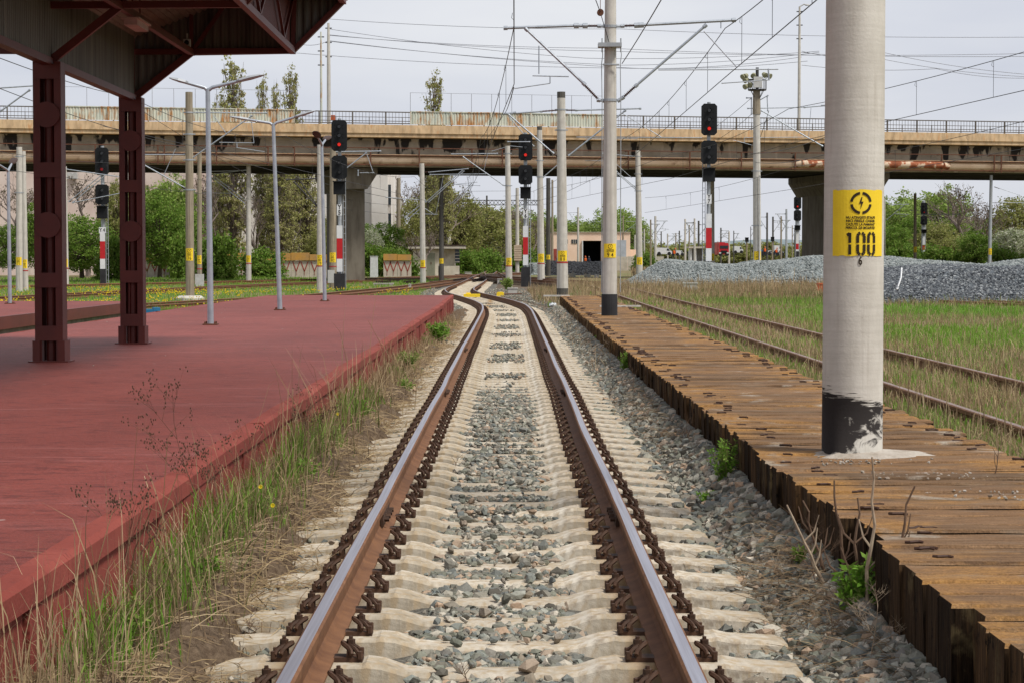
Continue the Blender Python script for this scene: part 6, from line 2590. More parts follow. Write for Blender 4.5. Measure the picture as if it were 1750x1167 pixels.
block('cabinet', 1404, 510, 11, 17, 'marker_orange', 'orange painted marker block at the left side of the near pole', 'marker', Y=88)
block('cable_trough', 655, 492, 34, 3, 'counterweight', 'low white concrete slab beside the track behind the red platform', 'slab', Y=140)
for i, (px_, w_) in enumerate(((655, 28), (700, 22), (740, 12))):
    block('timber_stack', px_, 487, w_, 4.5, 'timber_dark', ['longest dark old timber lying in the grass', 'middle dark old timber lying in the grass', 'shortest dark old timber near the pale pole'][i], 'timber', Y=150)
# yellow point-machine covers
t = thing('point_machine', G(855, 505, 0), 'bright yellow point motor housing right of the curved rail', 'point machine')
q = G(855, 505, 0)
m = MB()
s_ = q.y / F
m.prism([(-6.5, 0), (6.5, 0), (6.2, 6), (4, 7.5), (-4, 7.5), (-6.2, 6)], lambda a, b: (q.x + a * s_, q.y, b * s_ - .06), lambda a, b: (q.x + a * s_, q.y + .6, b * s_ - .06))
m.build('housing', 'paint_yellow', t)
m = MB()
m.tube((q.x + .2, q.y + .3, .05), (q.x + 1.05, q.y + .3, .06), .03)
m.build('connecting_rod', 'rust_iron', t)
t = thing('point_machine', G(808, 508, 0), 'flat yellow drive cover lying between the curved rails', 'point machine')
q = G(808, 508, 0)
m = MB()
m.box2((q.x - .42, q.y - .3, 0.0), (q.x + .34, q.y + .2, .14))
m.box2((q.x - .30, q.y - .2, .14), (q.x - .1, q.y + .1, .20))
m.build('housing', 'paint_yellow', t)
t = thing('yellow_drum', A(1161, 508, 90), 'yellow cylinder lying beside the rusty rail in the grass', 'drum')
q = A(1161, 504, 90)
m = MB()
m.tube((q.x - .2, q.y, q.z), (q.x + .22, q.y + .1, q.z), .13, n=16)
m.tube((q.x - .22, q.y, q.z), (q.x - .2, q.y, q.z), .14, n=16)
m.tube((q.x + .22, q.y + .1, q.z), (q.x + .24, q.y + .1, q.z), .14, n=16)
m.build('drum', 'paint_yellow', t)
m = MB()
q = A(258, 531, 46.5)
m.box(q + Vector((-.05, 0, -.02)), (.36, .3, .10))
m.box(q + Vector((.12, 0, .03)), (.15, .28, .08), rz=.3)
o = m.build('blue_crate', 'blue_plastic')
tag(o, 'small blue plastic piece at the platform edge right of the steel column', 'crate')
# plastic bag
vs, fs = [], []
q = A(944, 526, 71.5)
r_ = random.Random(3)
for k_ in range(6):
    for i in range(10):
        a = 2 * math.pi * i / 10
        rr_ = .13 * math.sin(math.pi * (k_ + .6) / 7) * r_.uniform(.6, 1.3)
        vs.append((q.x + rr_ * math.cos(a), q.y + rr_ * math.sin(a), q.z + k_ * .035 * r_.uniform(.8, 1.1)))
for k_ in range(5):
    for i in range(10):
        j = (i + 1) % 10
        fs.append((k_ * 10 + i, k_ * 10 + j, k_ * 10 + 10 + j, k_ * 10 + 10 + i))
m = MB()
m.add(vs, fs)
tag(m.build('plastic_bag', 'bag_plastic'), 'crumpled pale plastic bag at the far corner of the timber platform', 'plastic bag')
# old boards on the deck near second pole
m = MB()
q = G(1060, 524, DZ + .02)
m.box((q.x, q.y, DZ + .03), (1.1, .16, .04), rz=.05)
tag(m.build('loose_board', 'pole_concrete'), 'pale loose board lying on the timbers beside the second pole', 'board')
m = MB()
q = G(945, 505, DZ + .02)
m.box((q.x + .1, q.y - 1, DZ + .02), (.9, .25, .05), rz=.03)
tag(m.build('loose_board', 'pole_concrete'), 'pale slab sticking out at the far end of the timber platform', 'board')
# lattice white marker board on a post
t = thing('speed_board', A(849, 450, 330), 'narrow white striped board on a post before the distant trees', 'sign')
q = A(849, 446, 330)
m = MB()
m.tube((q.x, 330, -.1), (q.x, 330, A(0, 402, 330).z), .1)
m.build('post', 'cabinet_grey', t)
m = MB()
m.box2((q.x - .25, 329.8, A(0, 444, 330).z), (q.x + .25, 329.9, A(0, 412, 330).z))
m.tube((q.x, 329.8, A(0, 405, 330).z), (q.x, 329.9, A(0, 405, 330).z), .35, n=14)
m.build('board', 'cabinet_white', t)


# ------------------------------------------------------------------ vehicles
def van(px, yb, wpx, hpx, Y, mat, label, cat='van', truck=False, side=1):
    s = Y / F
    q = A(px, yb, Y)
    W_, Hh = wpx * s, hpx * s
    t = thing('parked_' + cat.replace(' ', '_'), q, label, cat)
    D = 2.0
    zb = q.z + .25
    if truck:
        m = MB()
        m.prism([(-W_ / 2, zb), (W_ * .25, zb), (W_ * .25, zb + Hh), (-W_ / 2, zb + Hh)], lambda a, b: (q.x + a, Y + 2.2, b), lambda a, b: (q.x + a, Y + 11, b))
        m.build('trailer', mat, t)
        m = MB()
        m.prism([(-W_ / 2 * .95, zb), (W_ / 2, zb), (W_ / 2, zb + Hh * .72), (W_ / 2 * .85, zb + Hh * .93), (-W_ / 2 * .95, zb + Hh * .97)], lambda a, b: (q.x + a, Y, b), lambda a, b: (q.x + a, Y + 2, b))
        m.build('cab', mat, t)
        m = MB()
        m.box2((q.x - W_ * .38, Y - .06, zb + Hh * .48), (q.x + W_ * .42, Y - .01, zb + Hh * .72))
        m.build('windscreen', 'glass_dark', t)
        m = MB()
        m.box2((q.x - W_ * .30, Y - .08, zb + Hh * .10), (q.x + W_ * .34, Y - .02, zb + Hh * .32))
        m.build('grille', 'signal_black', t)
        for sg_ in (-1, 1):
            m = MB()
            m.box((q.x + sg_ * W_ * .38, Y - .06, zb + Hh * .12), (.35, .08, .2))
            m.build('headlight', 'cabinet_white', t)
    else:
        m = MB()
        prof = [(-.5, 0), (.5, 0), (.5, .42), (.40, .52), (.26, .95), (-.46, 1.0), (-.5, .9)]
        m.prism([(a * W_ * side, zb + b * Hh) for a, b in prof], lambda a, b: (q.x + a, Y, b), lambda a, b: (q.x + a, Y + D, b))
        m.build('body', mat, t)
        m = MB()
        m.prism([(.17 * W_ * side, zb + .52 * Hh), (.36 * W_ * side, zb + .52 * Hh), (.27 * W_ * side, zb + .84 * Hh), (.17 * W_ * side, zb + .84 * Hh)], lambda a, b: (q.x + a, Y - .03, b), lambda a, b: (q.x + a, Y - .005, b))
        if cat == 'car':
            m.prism([(-.40 * W_ * side, zb + .55 * Hh), (.10 * W_ * side, zb + .55 * Hh), (.10 * W_ * side, zb + .85 * Hh), (-.36 * W_ * side, zb + .85 * Hh)], lambda a, b: (q.x + a, Y - .03, b), lambda a, b: (q.x + a, Y - .005, b))
        m.build('side_window', 'glass_dark', t)
    for u in (-.32, .32):
        m = MB()
        m.tube((q.x + u * W_, Y - .05, q.z + .32), (q.x + u * W_, Y + .3, q.z + .32), .34, n=14)
        m.build('wheel', 'tyre', t)
    return t


van(1135, 437, 27, 11, 380, 'cabinet_white', 'larger white van parked left of the gravel heaps')
van(1162, 438, 13, 7.5, 420, 'cabinet_white', 'smaller white van parked between thin far poles')
van(1237, 438, 17, 21, 340, 'truck_red', 'red lorry facing the camera right of the signal marked Y 7', 'lorry', truck=True)
van(1262, 434, 16, 11, 420, 'cabinet_white', 'white lorry with pale load far behind the brown scrub', 'van')
van(1330, 434, 13, 12, 400, 'cabinet_white', 'white box van above the gravel right of the flood light pole')
van(1318, 437, 10, 6, 380, 'cabinet_white', 'white car on the left of the group above the gravel', 'car')
van(1333, 438, 13, 5, 370, 'galvanised_matt', 'silver car in front of the white box van', 'car', side=-1)
van(1306, 437, 8, 7, 360, 'blue_plastic', 'dark blue car beside the flood light pole', 'car')
van(1668, 441, 14, 8, 200, 'galvanised_matt', 'pale car half hidden by the gravel ridge at right', 'car')


# ------------------------------------------------------------------ people
def person(px, yb, Y, vest, label, lean=0.0, arms=((-.22, -.1, .85), (.24, -.15, .9)), stride=.12, legs='dark_clothes'):
    q = A(px, yb, Y)
    me = bpy.data.meshes.new('person')
    # joints: pelvis, spine, chest, neck, head, shoulders, elbows, hands, hips, knees, feet
    V = [(0, 0, .95), (lean * .3, -.02, 1.15), (lean * .6, -.03, 1.38), (lean * .8, -.03, 1.50), (lean, -.05, 1.60), (lean * 1.05, -.06, 1.72),
         (-.19 + lean * .6, -.02, 1.42), (-.25 + lean * .5, .02, 1.15), (arms[0][0] + lean * .3, arms[0][1], arms[0][2]),
         (.19 + lean * .6, -.02, 1.42), (.25 + lean * .5, .02, 1.15), (arms[1][0] + lean * .3, arms[1][1], arms[1][2]),
         (-.10, 0, .88), (-.12 - stride * .3, -.03, .48), (-.13 - stride * .5, .03, .08), (-.13 - stride * .5, -.13, .04),
         (.10, 0, .88), (.12 + stride * .3, -.05, .48), (.13 + stride * .5, .0, .08), (.13 + stride * .5, -.15, .04)]
    E = [(0, 1), (1, 2), (2, 3), (3, 4), (4, 5), (2, 6), (6, 7), (7, 8), (2, 9), (9, 10), (10, 11), (0, 12), (12, 13), (13, 14), (14, 15), (0, 16), (16, 17), (17, 18), (18, 19)]
    R = [.15, .14, .16, .06, .10, .085, .07, .05, .04, .07, .05, .04, .10, .07, .045, .035, .10, .07, .045, .035]
    me.from_pydata(V, E, [])
    o = bpy.data.objects.new('person', me)
    COL.objects.link(o)
    o.location = q
    me.materials.append(MATS[legs])
    md = o.modifiers.new('skin', 'SKIN')
    sk = me.skin_vertices[0].data
    for i, r in enumerate(R):
        sk[i].radius = (r, r * .8)
    sk[0].use_root = True
    md.use_smooth_shade = True
    sb = o.modifiers.new('smooth', 'SUBSURF')
    sb.levels = sb.render_levels = 1
    tag(o, label, 'person', 'railway workers')
    ORG[o.name] = Vector((0, 0, 0))
    m = MB()
    m.lathe([(.17, .98), (.20, 1.1), (.205, 1.3), (.19, 1.42), (.10, 1.49)], (lean * .5, -.01, 0), 12)
    m.build('vest', vest, o)
    m = MB()
    m.lathe([(.03, 1.57), (.09, 1.60), (.10, 1.68), (.085, 1.75), (.02, 1.78)], (lean, -.055, 0), 12)
    m.tube((lean, -.15, 1.67), (lean, -.175, 1.665), .018, n=6)
    m.build('face', 'skin', o)
    m = MB()
    m.lathe([(.115, 1.71), (.11, 1.76), (.07, 1.81), (.01, 1.825)], (lean, -.04, 0), 12)
    m.build('cap', 'dark_clothes' if vest != 'orange_vest' else 'orange_vest', o)
    return o


person(1000.5, 457, 330, 'orange_vest', 'worker in orange vest standing in front of the dark depot door')
person(1006.5, 457, 332, 'dark_clothes', 'man in dark clothes beside the orange worker at the depot door')
person(952.5, 452, 325, 'orange_vest', 'worker in orange vest left of the pole with the black cap')
person(1150, 446, 300, 'orange_vest', 'bending worker in orange left of the grey gravel', lean=.35)
person(1177, 441, 310, 'yellow_vest', 'person in yellow-green vest beside the kiosk')
person(1307, 441, 330, 'orange_vest', 'worker in orange right of the flood light pole above the gravel')
person(1325, 442, 350, 'orange_vest', 'crouching worker in orange among the parked cars', lean=.3)
person(881, 452, 330, 'orange_vest', 'worker in orange and blue behind the pole with tan blocks')
person(787, 452, 260, 'dark_clothes', 'person in dark blue at the right corner of the shed')

# ------------------------------------------------------------------ grass and weeds
def blades(name, P, Hh, Wd, lean, mat, label, cat, az=None, kind='stuff', parent=None, droop=.5):
    """five-vertex bent blades"""
    n = len(P)
    if az is None:
        az = rng.uniform(0, 2 * np.pi, n)
    la = rng.uniform(0, 2 * np.pi, n)
    ln = np.abs(rng.normal(0, lean, n)) * Hh
    d = np.stack([np.cos(la), np.sin(la), 0 * la], -1)
    s = np.stack([np.cos(az), np.sin(az), 0 * az], -1) * (Wd / 2)[:, None]
    up = np.array([0, 0, 1.0])
    b = P
    k1 = P + d * (ln * .25)[:, None] + up * (Hh * .5)[:, None]
    k2 = P + d * (ln * .62)[:, None] + up * (Hh * .82)[:, None]
    tp = P + d * (ln * 1.15)[:, None] + up * (Hh * (1 - droop * np.minimum(1, ln / Hh) * .5))[:, None]
    V = np.stack([b - s, b + s, k1 - s * .85, k1 + s * .85, k2 - s * .55, k2 + s * .55, tp - s * .05, tp + s * .05], 1)
    o = 8 * np.arange(n)[:, None, None]
    Fc = np.array([[0, 1, 3, 2], [2, 3, 5, 4], [4, 5, 7, 6]])[None] + o
    ob = np_mesh(name, V.reshape(-1, 3), Fc.reshape(-1, 4), mat, parent)
    return tag(ob, label, cat, kind=kind)


def clumped(n, gen, nc, spread, maxr=1.0):
    """points gathered in tufts; gen(n) gives centres (n,2)"""
    c = gen(nc)
    i = rng.integers(0, nc, n)
    return c[i] + rng.normal(0, spread, (n, 2)) * np.minimum(1, 1)


# the soil bank between the red wall and the sleepers
bx_ = np.arange(-1.80, -0.92, 0.035)
by_ = np.concatenate([np.arange(5, 30, 0.08), np.arange(30, 69, 0.2)])


def bank_z(X, Y):
    edge = -1.12 + 0.07 * np.sin(Y * 2.3) + 0.05 * np.sin(Y * 5.1 + 1) + 0.03 * np.sin(Y * 11.0) + 0.12 * smooth(22, 30, Y) * 0 - 0.10 * smooth(24, 32, Y)
    u = smooth(0, 0.42, edge - X)
    z = -0.11 + u * (0.23 - 0.10 * smooth(22, 40, Y) + 0.03 * np.sin(Y * 1.3 + X * 4) + 0.02 * wob(X * 5, Y * 4)) + 0.012 * wob(X * 14, Y * 9) + .012 * wob(X * 29, Y * 23)
    return z


o = grid_mesh('soil_bank', bx_, by_, bank_z, 'ballast_bed')
MATS['bank_soil'] = simple('bank_soil', (0.185, 0.135, 0.09), (0.075, 0.05, 0.033), 22, 0.95, bump=1.0, bscale=45, bdist=0.03, spec=.1)
o.data.materials.clear()
o.data.materials.append(MATS['bank_soil'])
tag(o, 'brown soil bank with dead straw along the foot of the red wall', 'soil bank', kind='stuff')

BANK = [(8.2, 1.1), (9.6, .9), (11.0, .8), (12.6, .9), (14.2, 1.0), (15.8, .7), (17.5, 1.0), (20, .9), (22.5, .5), (28, .8), (31, .9), (40, .4), (43.5, 1.1), (47, .5), (52, .4)]


def bank_pts(n, far=False):
    c = rng.integers(0, len(BANK), n)
    B = np.array(BANK)
    Y = B[c, 0] + rng.normal(0, .45, n) * B[c, 1]
    X = -1.70 + np.abs(rng.normal(0, .13, n))
    X = np.clip(X, -1.755, -1.28)
    return np.stack([X, Y], -1)


pt = bank_pts(3300)
q_ = bank_pts(3300)
P = np.stack([q_[:, 0], q_[:, 1], bank_z(q_[:, 0], q_[:, 1]) - .01], -1)
blades('weedy_grass', P, rng.uniform(.06, .26, len(P)) * (1 - .35 * smooth(22, 40, q_[:, 1])), rng.uniform(.004, .008, len(P)) * (1 + q_[:, 1] * .02), .55, 'olive_blades', 'olive and yellowing grass mixed into the green at the red wall', 'grass')
tall = np.where(pt[:, 1] < 25, 1.0, .8)
P = np.stack([pt[:, 0], pt[:, 1], bank_z(pt[:, 0], pt[:, 1]) - .01], -1)
blades('green_grass', P, rng.uniform(.08, .30, len(P)) * tall * (1 - .35 * smooth(22, 40, pt[:, 1])) * np.clip(1.35 - (pt[:, 0] + 1.75) * 2.2, .35, 1.2), rng.uniform(.004, .009, len(P)) * (1 + pt[:, 1] * .02), .35, 'green_blades',
       'bright green grass growing at the foot of the red wall', 'grass')
pt = np.stack([-1.74 + np.abs(rng.normal(0, .17, 5200)), 6.5 + 50 * rng.random(5200) ** 1.25], -1)
P = np.stack([pt[:, 0], pt[:, 1], bank_z(pt[:, 0], pt[:, 1]) - .01], -1)
blades('dry_grass', P, rng.gamma(4, .07, len(P)) * (1 - .45 * smooth(22, 40, pt[:, 1])) * np.where(rng.random(len(P)) < .12, 1.6, .9), rng.uniform(.0022, .0055, len(P)) * (1 + pt[:, 1] * .03), .45, 'dry_blades',
       'dry straw coloured stalks leaning from the foot of the red wall', 'dry grass')
n = 15000
pt = np.stack([-1.76 + np.abs(rng.normal(0, .26, n)), 6.5 + 50 * rng.random(n) ** 1.4], -1)
pt = pt[(pt[:, 0] < -1.12) & (rng.random(n) < .45 + .5 * np.sin(pt[:, 1] * 2.3 + pt[:, 0] * 6))]
P = np.stack([pt[:, 0], pt[:, 1], bank_z(pt[:, 0], pt[:, 1]) - .01], -1)
blades('dry_grass', P, rng.uniform(.03, .13, len(P)), rng.uniform(.002, .006, len(P)) * (1 + pt[:, 1] * .03), .8, 'thatch_blades',
       'short matted brown thatch covering the soil bank', 'dry grass')
# flattened straw
n = 24000
pt = np.stack([rng.uniform(-1.75, -.98, n), 6.5 + 50 * rng.random(n) ** 1.5], -1)
keep = rng.random(n) < np.clip((-0.95 - pt[:, 0]) / .4, 0.03, 1) * (.55 + .45 * np.sin(pt[:, 1] * 1.9))
pt = pt[keep]
P = np.stack([pt[:, 0], pt[:, 1], np.maximum(bank_z(pt[:, 0], pt[:, 1]), -.03) + .015], -1)


def straw(name, P, L, r, mat, label, flat=.25, parent=None):
    n = len(P)
    a = rng.uniform(0, 2 * np.pi, n)
    d = np.stack([np.cos(a), np.sin(a), rng.normal(0, flat, n)], -1)
    L = L[:, None]
    q = np.stack([-np.sin(a), np.cos(a), 0 * a], -1) * r[:, None]
    bend = rng.normal(0, .12, (n, 1)) * L
    mid = P + d * L * .5 + q / r[:, None] * bend + np.array([0, 0, 1.0]) * L * .05
    e = P + d * L
    up = np.array([0, 0, 1.0]) * r[:, None] * 1.2
    V = np.stack([P - q, P + up, P + q, mid - q, mid + up, mid + q, e - q * .4, e + up * .4, e + q * .4], 1)
    Fc = np.array([[0, 1, 4, 3], [1, 2, 5, 4], [3, 4, 7, 6], [4, 5, 8, 7]])[None] + 9 * np.arange(n)[:, None, None]
    return tag(np_mesh(name, V.reshape(-1, 3), Fc.reshape(-1, 4), mat, parent), label, 'straw', kind='stuff')


straw('straw_litter', P, rng.gamma(3, .045, len(P)), rng.uniform(.0011, .0026, len(P)) * (1 + P[:, 1] * .03), 'dry_blades', 'flattened dead straw lying on the soil and on the sleeper ends')
# straw and roots along the deck wall
n = 3500
yv = np.concatenate([rng.normal(10.0, 1.1, 2000), rng.normal(21, 2.5, 900), rng.normal(38, 5, 600)])
xv = 1.60 - np.abs(rng.normal(0, .20, n))
P = np.stack([xv, yv, hb(xv - xc(yv), yv) + .03], -1)
straw('straw_litter', P, rng.gamma(3, .045, n), rng.uniform(.0010, .0022, n) * (1 + yv * .02), 'thatch_blades', 'dead stalks and roots tangled along the foot of the plank side')
n = 2600
yv = 30 + 38 * rng.random(n)
xv = 1.66 - np.abs(rng.normal(0, .14, n))
P = np.stack([xv, yv, np.full(n, -.08)], -1)
blades('dry_grass', P, rng.gamma(3, .06, n), np.full(n, .008), .4, 'dry_blades', 'dry grass beside the far part of the plank side', 'dry grass')

# meadow on the right
def right_pts(n, y0, y1, pw=1.6, x1=26.0):
    Y = y0 + (y1 - y0) * rng.random(n) ** pw
    xm = np.minimum(x1, 879 / F * Y * 1.05 + .4)
    X = 3.32 + (xm - 3.32) * rng.random(n)
    return X, Y


def patchy(X, Y, s=.35, seed=0.0):
    return .5 + .25 * (np.sin(X * s * 2.1 + Y * s * .7 + seed) + np.sin(Y * s * 1.3 - X * s + 2 * seed) + .6 * np.sin(X * s * 5 + seed) * np.cos(Y * s * 3))


def meadow(name, n, y0, y1, h0, h1, w0, mat, label, cat, cond, lean=.3, pw=1.6):
    X, Y = right_pts(n, y0, y1, pw)
    k = cond(X, Y) > rng.random(n)
    # keep the rail heads free
    for rx in (4.02, 5.52):
        k &= ~((np.abs(X - rx) < .08) & (Y < 90) & (rng.random(n) < .9))
    X, Y = X[k], Y[k]
    P = np.stack([X, Y, H(X, Y) - .01], -1)
    nn = len(P)
    near_rail = np.minimum(np.abs(X - 4.02), np.abs(X - 5.52)) < .35
    hh = rng.uniform(h0, h1, nn) * np.where(near_rail, .85, 1.0) * rng.choice([.7, 1, 1.25], nn)
    return blades(name, P, hh, w0 * (1 + Y * .035) * rng.uniform(.7, 1.3, nn), lean, mat, label, cat)


grn = lambda X, Y: np.clip(.16 + .95 * smooth(5.9, 7.2, X) * smooth(.18, .42, patchy(X, Y, .3, 1.0)) * (.3 + .7 * smooth(26, 38, Y)) + .45 * (patchy(X, Y, .9, 2.0) > .66) + .35 * (X < 3.95), 0, 1) * (1 - .75 * smooth(72, 88, Y))
dryc = lambda X, Y: np.clip(1.05 - .95 * smooth(5.9, 7.8, X) * smooth(.18, .42, patchy(X, Y, .3, 1.0)) * (.3 + .7 * smooth(26, 38, Y)), .06, 1)
meadow('green_grass', 90000, 12, 88, .04, .145, .006, 'green_blades', 'fresh green grass spreading right of the rusty track', 'grass', grn, .35, 1.3)
meadow('dry_grass', 62000, 12, 100, .05, .22, .0042, 'dry_blades', 'dry straw weeds filling the overgrown right track', 'dry grass', dryc, .45, 1.3)
meadow('weedy_grass', 12000, 12, 100, .04, .13, .005, 'olive_blades', 'olive weeds mixed into the right meadow', 'weeds', lambda X, Y: np.full_like(X, .85) - .6 * smooth(7, 9, X), .4, 1.3)
# taller brown scrub around the signal Y 7 and the far deck end
n = 26000
X = rng.uniform(1.0, 26, n)
Y = rng.uniform(72, 117, n)
k = (X < Y * .26) & (X > xc(Y) + 2.0)
k &= rng.random(n) < np.where(Y > 84, .95, .55)
X, Y = X[k], Y[k]
P = np.stack([X, Y, H(X, Y) - .02], -1)
hh = rng.gamma(5, .06, len(P)) * (.65 + .8 * patchy(X, Y, .5, 3.0))
blades('dry_grass', P, hh, rng.uniform(.010, .026, len(P)), .3, 'dry_blades', 'tall brown dry scrub in front of the grey gravel heaps', 'dry grass')
n = 9000
X = rng.uniform(1.0, 30, n)
Y = rng.uniform(60, 117, n)
k = (X < Y * .26) & (X > xc(Y) + 2.0) & ((X < 3.0) | (X > 6.4) | (Y > 90)) & ((X > 3.4) | (Y > 72))
X, Y = X[k], Y[k]
blades('weedy_grass', np.stack([X, Y, H(X, Y) - .02], -1), rng.uniform(.12, .4, len(X)), rng.uniform(.015, .03, len(X)), .3, 'olive_blades', 'olive weeds between the far right tracks', 'weeds')
# lone tall stalks in the right meadow
n = 1500
X, Y = right_pts(n, 13, 60, 1.2)
k = patchy(X, Y, .8, 5.0) > .55
X, Y = X[k], Y[k]
blades('tall_dry_stalks', np.stack([X, Y, H(X, Y) - .01], -1), rng.uniform(.25, .58, len(X)), .0045 * (1 + Y * .02), .22, 'dry_blades', 'single tall brown stalks standing out of the right meadow', 'dry stalks')
# scrub behind the gravel
n = 9000
X = rng.uniform(10, 80, n)
Y = rng.uniform(150, 330, n)
k = (X > Y * .06) & (X < Y * .27)
X, Y = X[k], Y[k]
blades('dry_grass', np.stack([X, Y, H(X, Y) - .02], -1), rng.uniform(.3, 1.1, len(X)), rng.uniform(.05, .12, len(X)), .3, 'dry_blades', 'brown scrub of the yard behind the gravel heaps', 'dry grass')

# left field
n = 42000
Y = 61 + 135 * rng.random(n) ** 1.5
X = rng.uniform(-1, 0, n) * Y * .27
k = (X < xc(Y) - 1.9)
for (f, a_, b_) in (((88, 94.5, 123, 150), (-9.6, -8.3, -5.9, -4.6), 1.2), ((84, 113, 150, 180), (-21.5, -18.6, -13, -8.5), 1.2)):
    k &= np.abs(X - np.interp(Y, f, a_)) > b_
k &= ~((X > -11.2) & (Y < 68.5)) & ~((X < -11) & (Y < 62.5))
X, Y = X[k], Y[k]
blades('green_grass', np.stack([X, Y, H(X, Y) - .02], -1), rng.uniform(.08, .26, len(X)), rng.uniform(.015, .035, len(X)) * (Y / 90), .35, 'green_blades', 'green grass of the meadow behind the red platform', 'grass')
n = 5200
Y = rng.choice([66, 72, 80, 95, 102, 112], n) + rng.normal(0, 3.5, n)
X = rng.uniform(-1, 0, n) * Y * .255
k = (X < xc(Y) - 2.6) & (Y > 63) & (patchy(X, Y, .22, .4) > .42)
k &= np.abs(X - np.interp(Y, (60, 88, 94.5, 123, 150), (-15.5, -9.6, -8.3, -5.9, -4.6))) > 1.3
X, Y = X[k], Y[k]
# dandelion heads: small discs
nh = len(X)
ang = np.arange(6) * np.pi / 3
rr_ = rng.uniform(.018, .034, nh)
C_ = np.stack([X, Y, H(X, Y) + rng.uniform(.12, .28, nh)], -1)
V = np.concatenate([C_[:, None, :] + np.stack([np.cos(ang)[None] * rr_[:, None], -0.5 * np.sin(ang)[None] * rr_[:, None] * 0 + 0 * ang[None] * rr_[:, None], np.sin(ang)[None] * rr_[:, None] * .8], -1),
                    (C_ + np.array([0, -.03, .01]))[:, None, :], (C_ + np.array([0, .03, -.01]))[:, None, :]], 1)
Fc = []
for i in range(6):
    Fc.append([6, i, (i + 1) % 6])
    Fc.append([7, (i + 1) % 6, i])
Fc = np.array(Fc)[None] + 8 * np.arange(nh)[:, None, None]
o = np_mesh('dandelion_flowers', V.reshape(-1, 3), Fc.reshape(-1, 3), 'yellow_petals')
tag(o, 'yellow flower heads dotting the green meadow', 'flowers', kind='stuff')
# two single yellow flowers at the bank
for i, (px_, py_, Yq) in enumerate(((445, 831, 12.0), (466, 863, 11.6), (577, 707, 18.5))):
    q = A(px_, py_, Yq)
    t = thing('dandelion', (q.x, Yq, q.z - .12), ['yellow dandelion upper of the near pair on the grassy bank', 'yellow dandelion lower of the near pair on the grassy bank', 'small yellow dandelion farther along the bank'][i], 'flower')
    m = MB()
    for k_ in range(12):
        a = 2 * math.pi * k_ / 12
        c, s_ = math.cos(a), math.sin(a)
        m.add([q, q + Vector((c * .011 - s_ * .003, -.003, s_ * .011 + c * .003)), q + Vector((c * .014, .0, s_ * .014)), q + Vector((c * .011 + s_ * .003, -.003, s_ * .011 - c * .003))], [(0, 1, 2, 3)])
    m.build('flower_head', 'yellow_petals', t)
    m = MB()
    m.poly([(q.x, Yq, q.z), (q.x + .01, Yq, q.z - .07), (q.x, Yq + .01, q.z - .14)], .002, 4)
    m.build('stem', 'green_blades', t)


# branched dead weeds, built as twigs
def twigs(m, p, d, L, r, depth, rnd, split=.55, seeds=None):
    p = Vector(p)
    d = Vector(d).normalized()
    k = 4
    pts = [p]
    dd = d.copy()
    for i in range(k):
        dd = (dd + Vector((rnd.gauss(0, .10), rnd.gauss(0, .10), rnd.gauss(0, .05)))).normalized()
        pts.append(pts[-1] + dd * L / k)
    m.poly(pts, [r * (1 - .45 * i / k) for i in range(k + 1)], 4)
    if depth == 0:
        if seeds is not None:
            for i in range(3):
                q = pts[-1 - (i % 2)] + Vector((rnd.gauss(0, .012), rnd.gauss(0, .012), rnd.gauss(0, .012)))
                seeds.lathe([(.001, -.006), (.0036, -.001), (.0032, .003), (.001, .006)], q, 4)
        return
    nb = rnd.choice([2, 3, 3])
    for i in range(nb):
        q = pts[rnd.choice([2, 3, 4])]
        a = rnd.uniform(0, 2 * math.pi)
        side = Vector((math.cos(a), math.sin(a) * .6, rnd.uniform(.2, .7)))
        twigs(m, q, dd * (1 - split) + side * split, L * rnd.uniform(.5, .75), r * .62, depth - 1, rnd, split, seeds)
    twigs(m, pts[-1], dd, L * .7, r * .6, depth - 1, rnd, split, seeds)


def dead_weed(px, py, Y, h, label, seed, depth=3, seeds=True, r=.004, X=None, zb=None, mat='weed_stem', split=.55):
    q = A(px, py, Y)
    X = q.x if X is None else X
    zb = q.z if zb is None else zb
    t = thing('dead_weed', (X, Y, zb), label, 'weed')
    rnd = random.Random(seed)
    m, sd_ = MB(), MB()
    twigs(m, (X, Y, zb), (rnd.uniform(-.1, .1), 0, 1), h * .42, r, depth, rnd, split, sd_ if seeds else None)
    m.build('stalk', mat, t)
    if seeds and sd_.v:
        tag(sd_.build('seed_heads', 'seed_brown', t), kind='stuff')
    return t


dead_weed(358, 860, 11.1, .98, 'branched brown weed with seed heads rising before the red wall', 5, 4, True, .0042, X=-1.66, zb=.07)
dead_weed(235, 960, 9.3, .62, 'thin sparse dead weed nearest the left photo edge', 11, 3, True, .003, X=-1.70, zb=.08)
dead_weed(520, 700, 16.4, .50, 'spindly dead weed beside the straw tuft on the bank', 12, 3, True, .0035, X=-1.68, zb=.07)
dead_weed(540, 690, 17.4, .55, 'brown upright weed farther along the red wall', 13, 3, True, .0035, X=-1.66, zb=.07)
dead_weed(780, 1160, 8.2, .16, 'tiny dead twig standing in the ballast in the middle of the track', 14, 2, False, .0028, X=-.17, zb=-.05)
dead_weed(720, 700, 17.0, .26, 'thin reddish stalk between the rails', 17, 1, False, .003, X=-.47, zb=-.08)
dead_weed(600, 1160, 8.0, .22, 'thin dead stalk beside the left rail', 18, 1, False, .0028, X=-.63, zb=-.10)
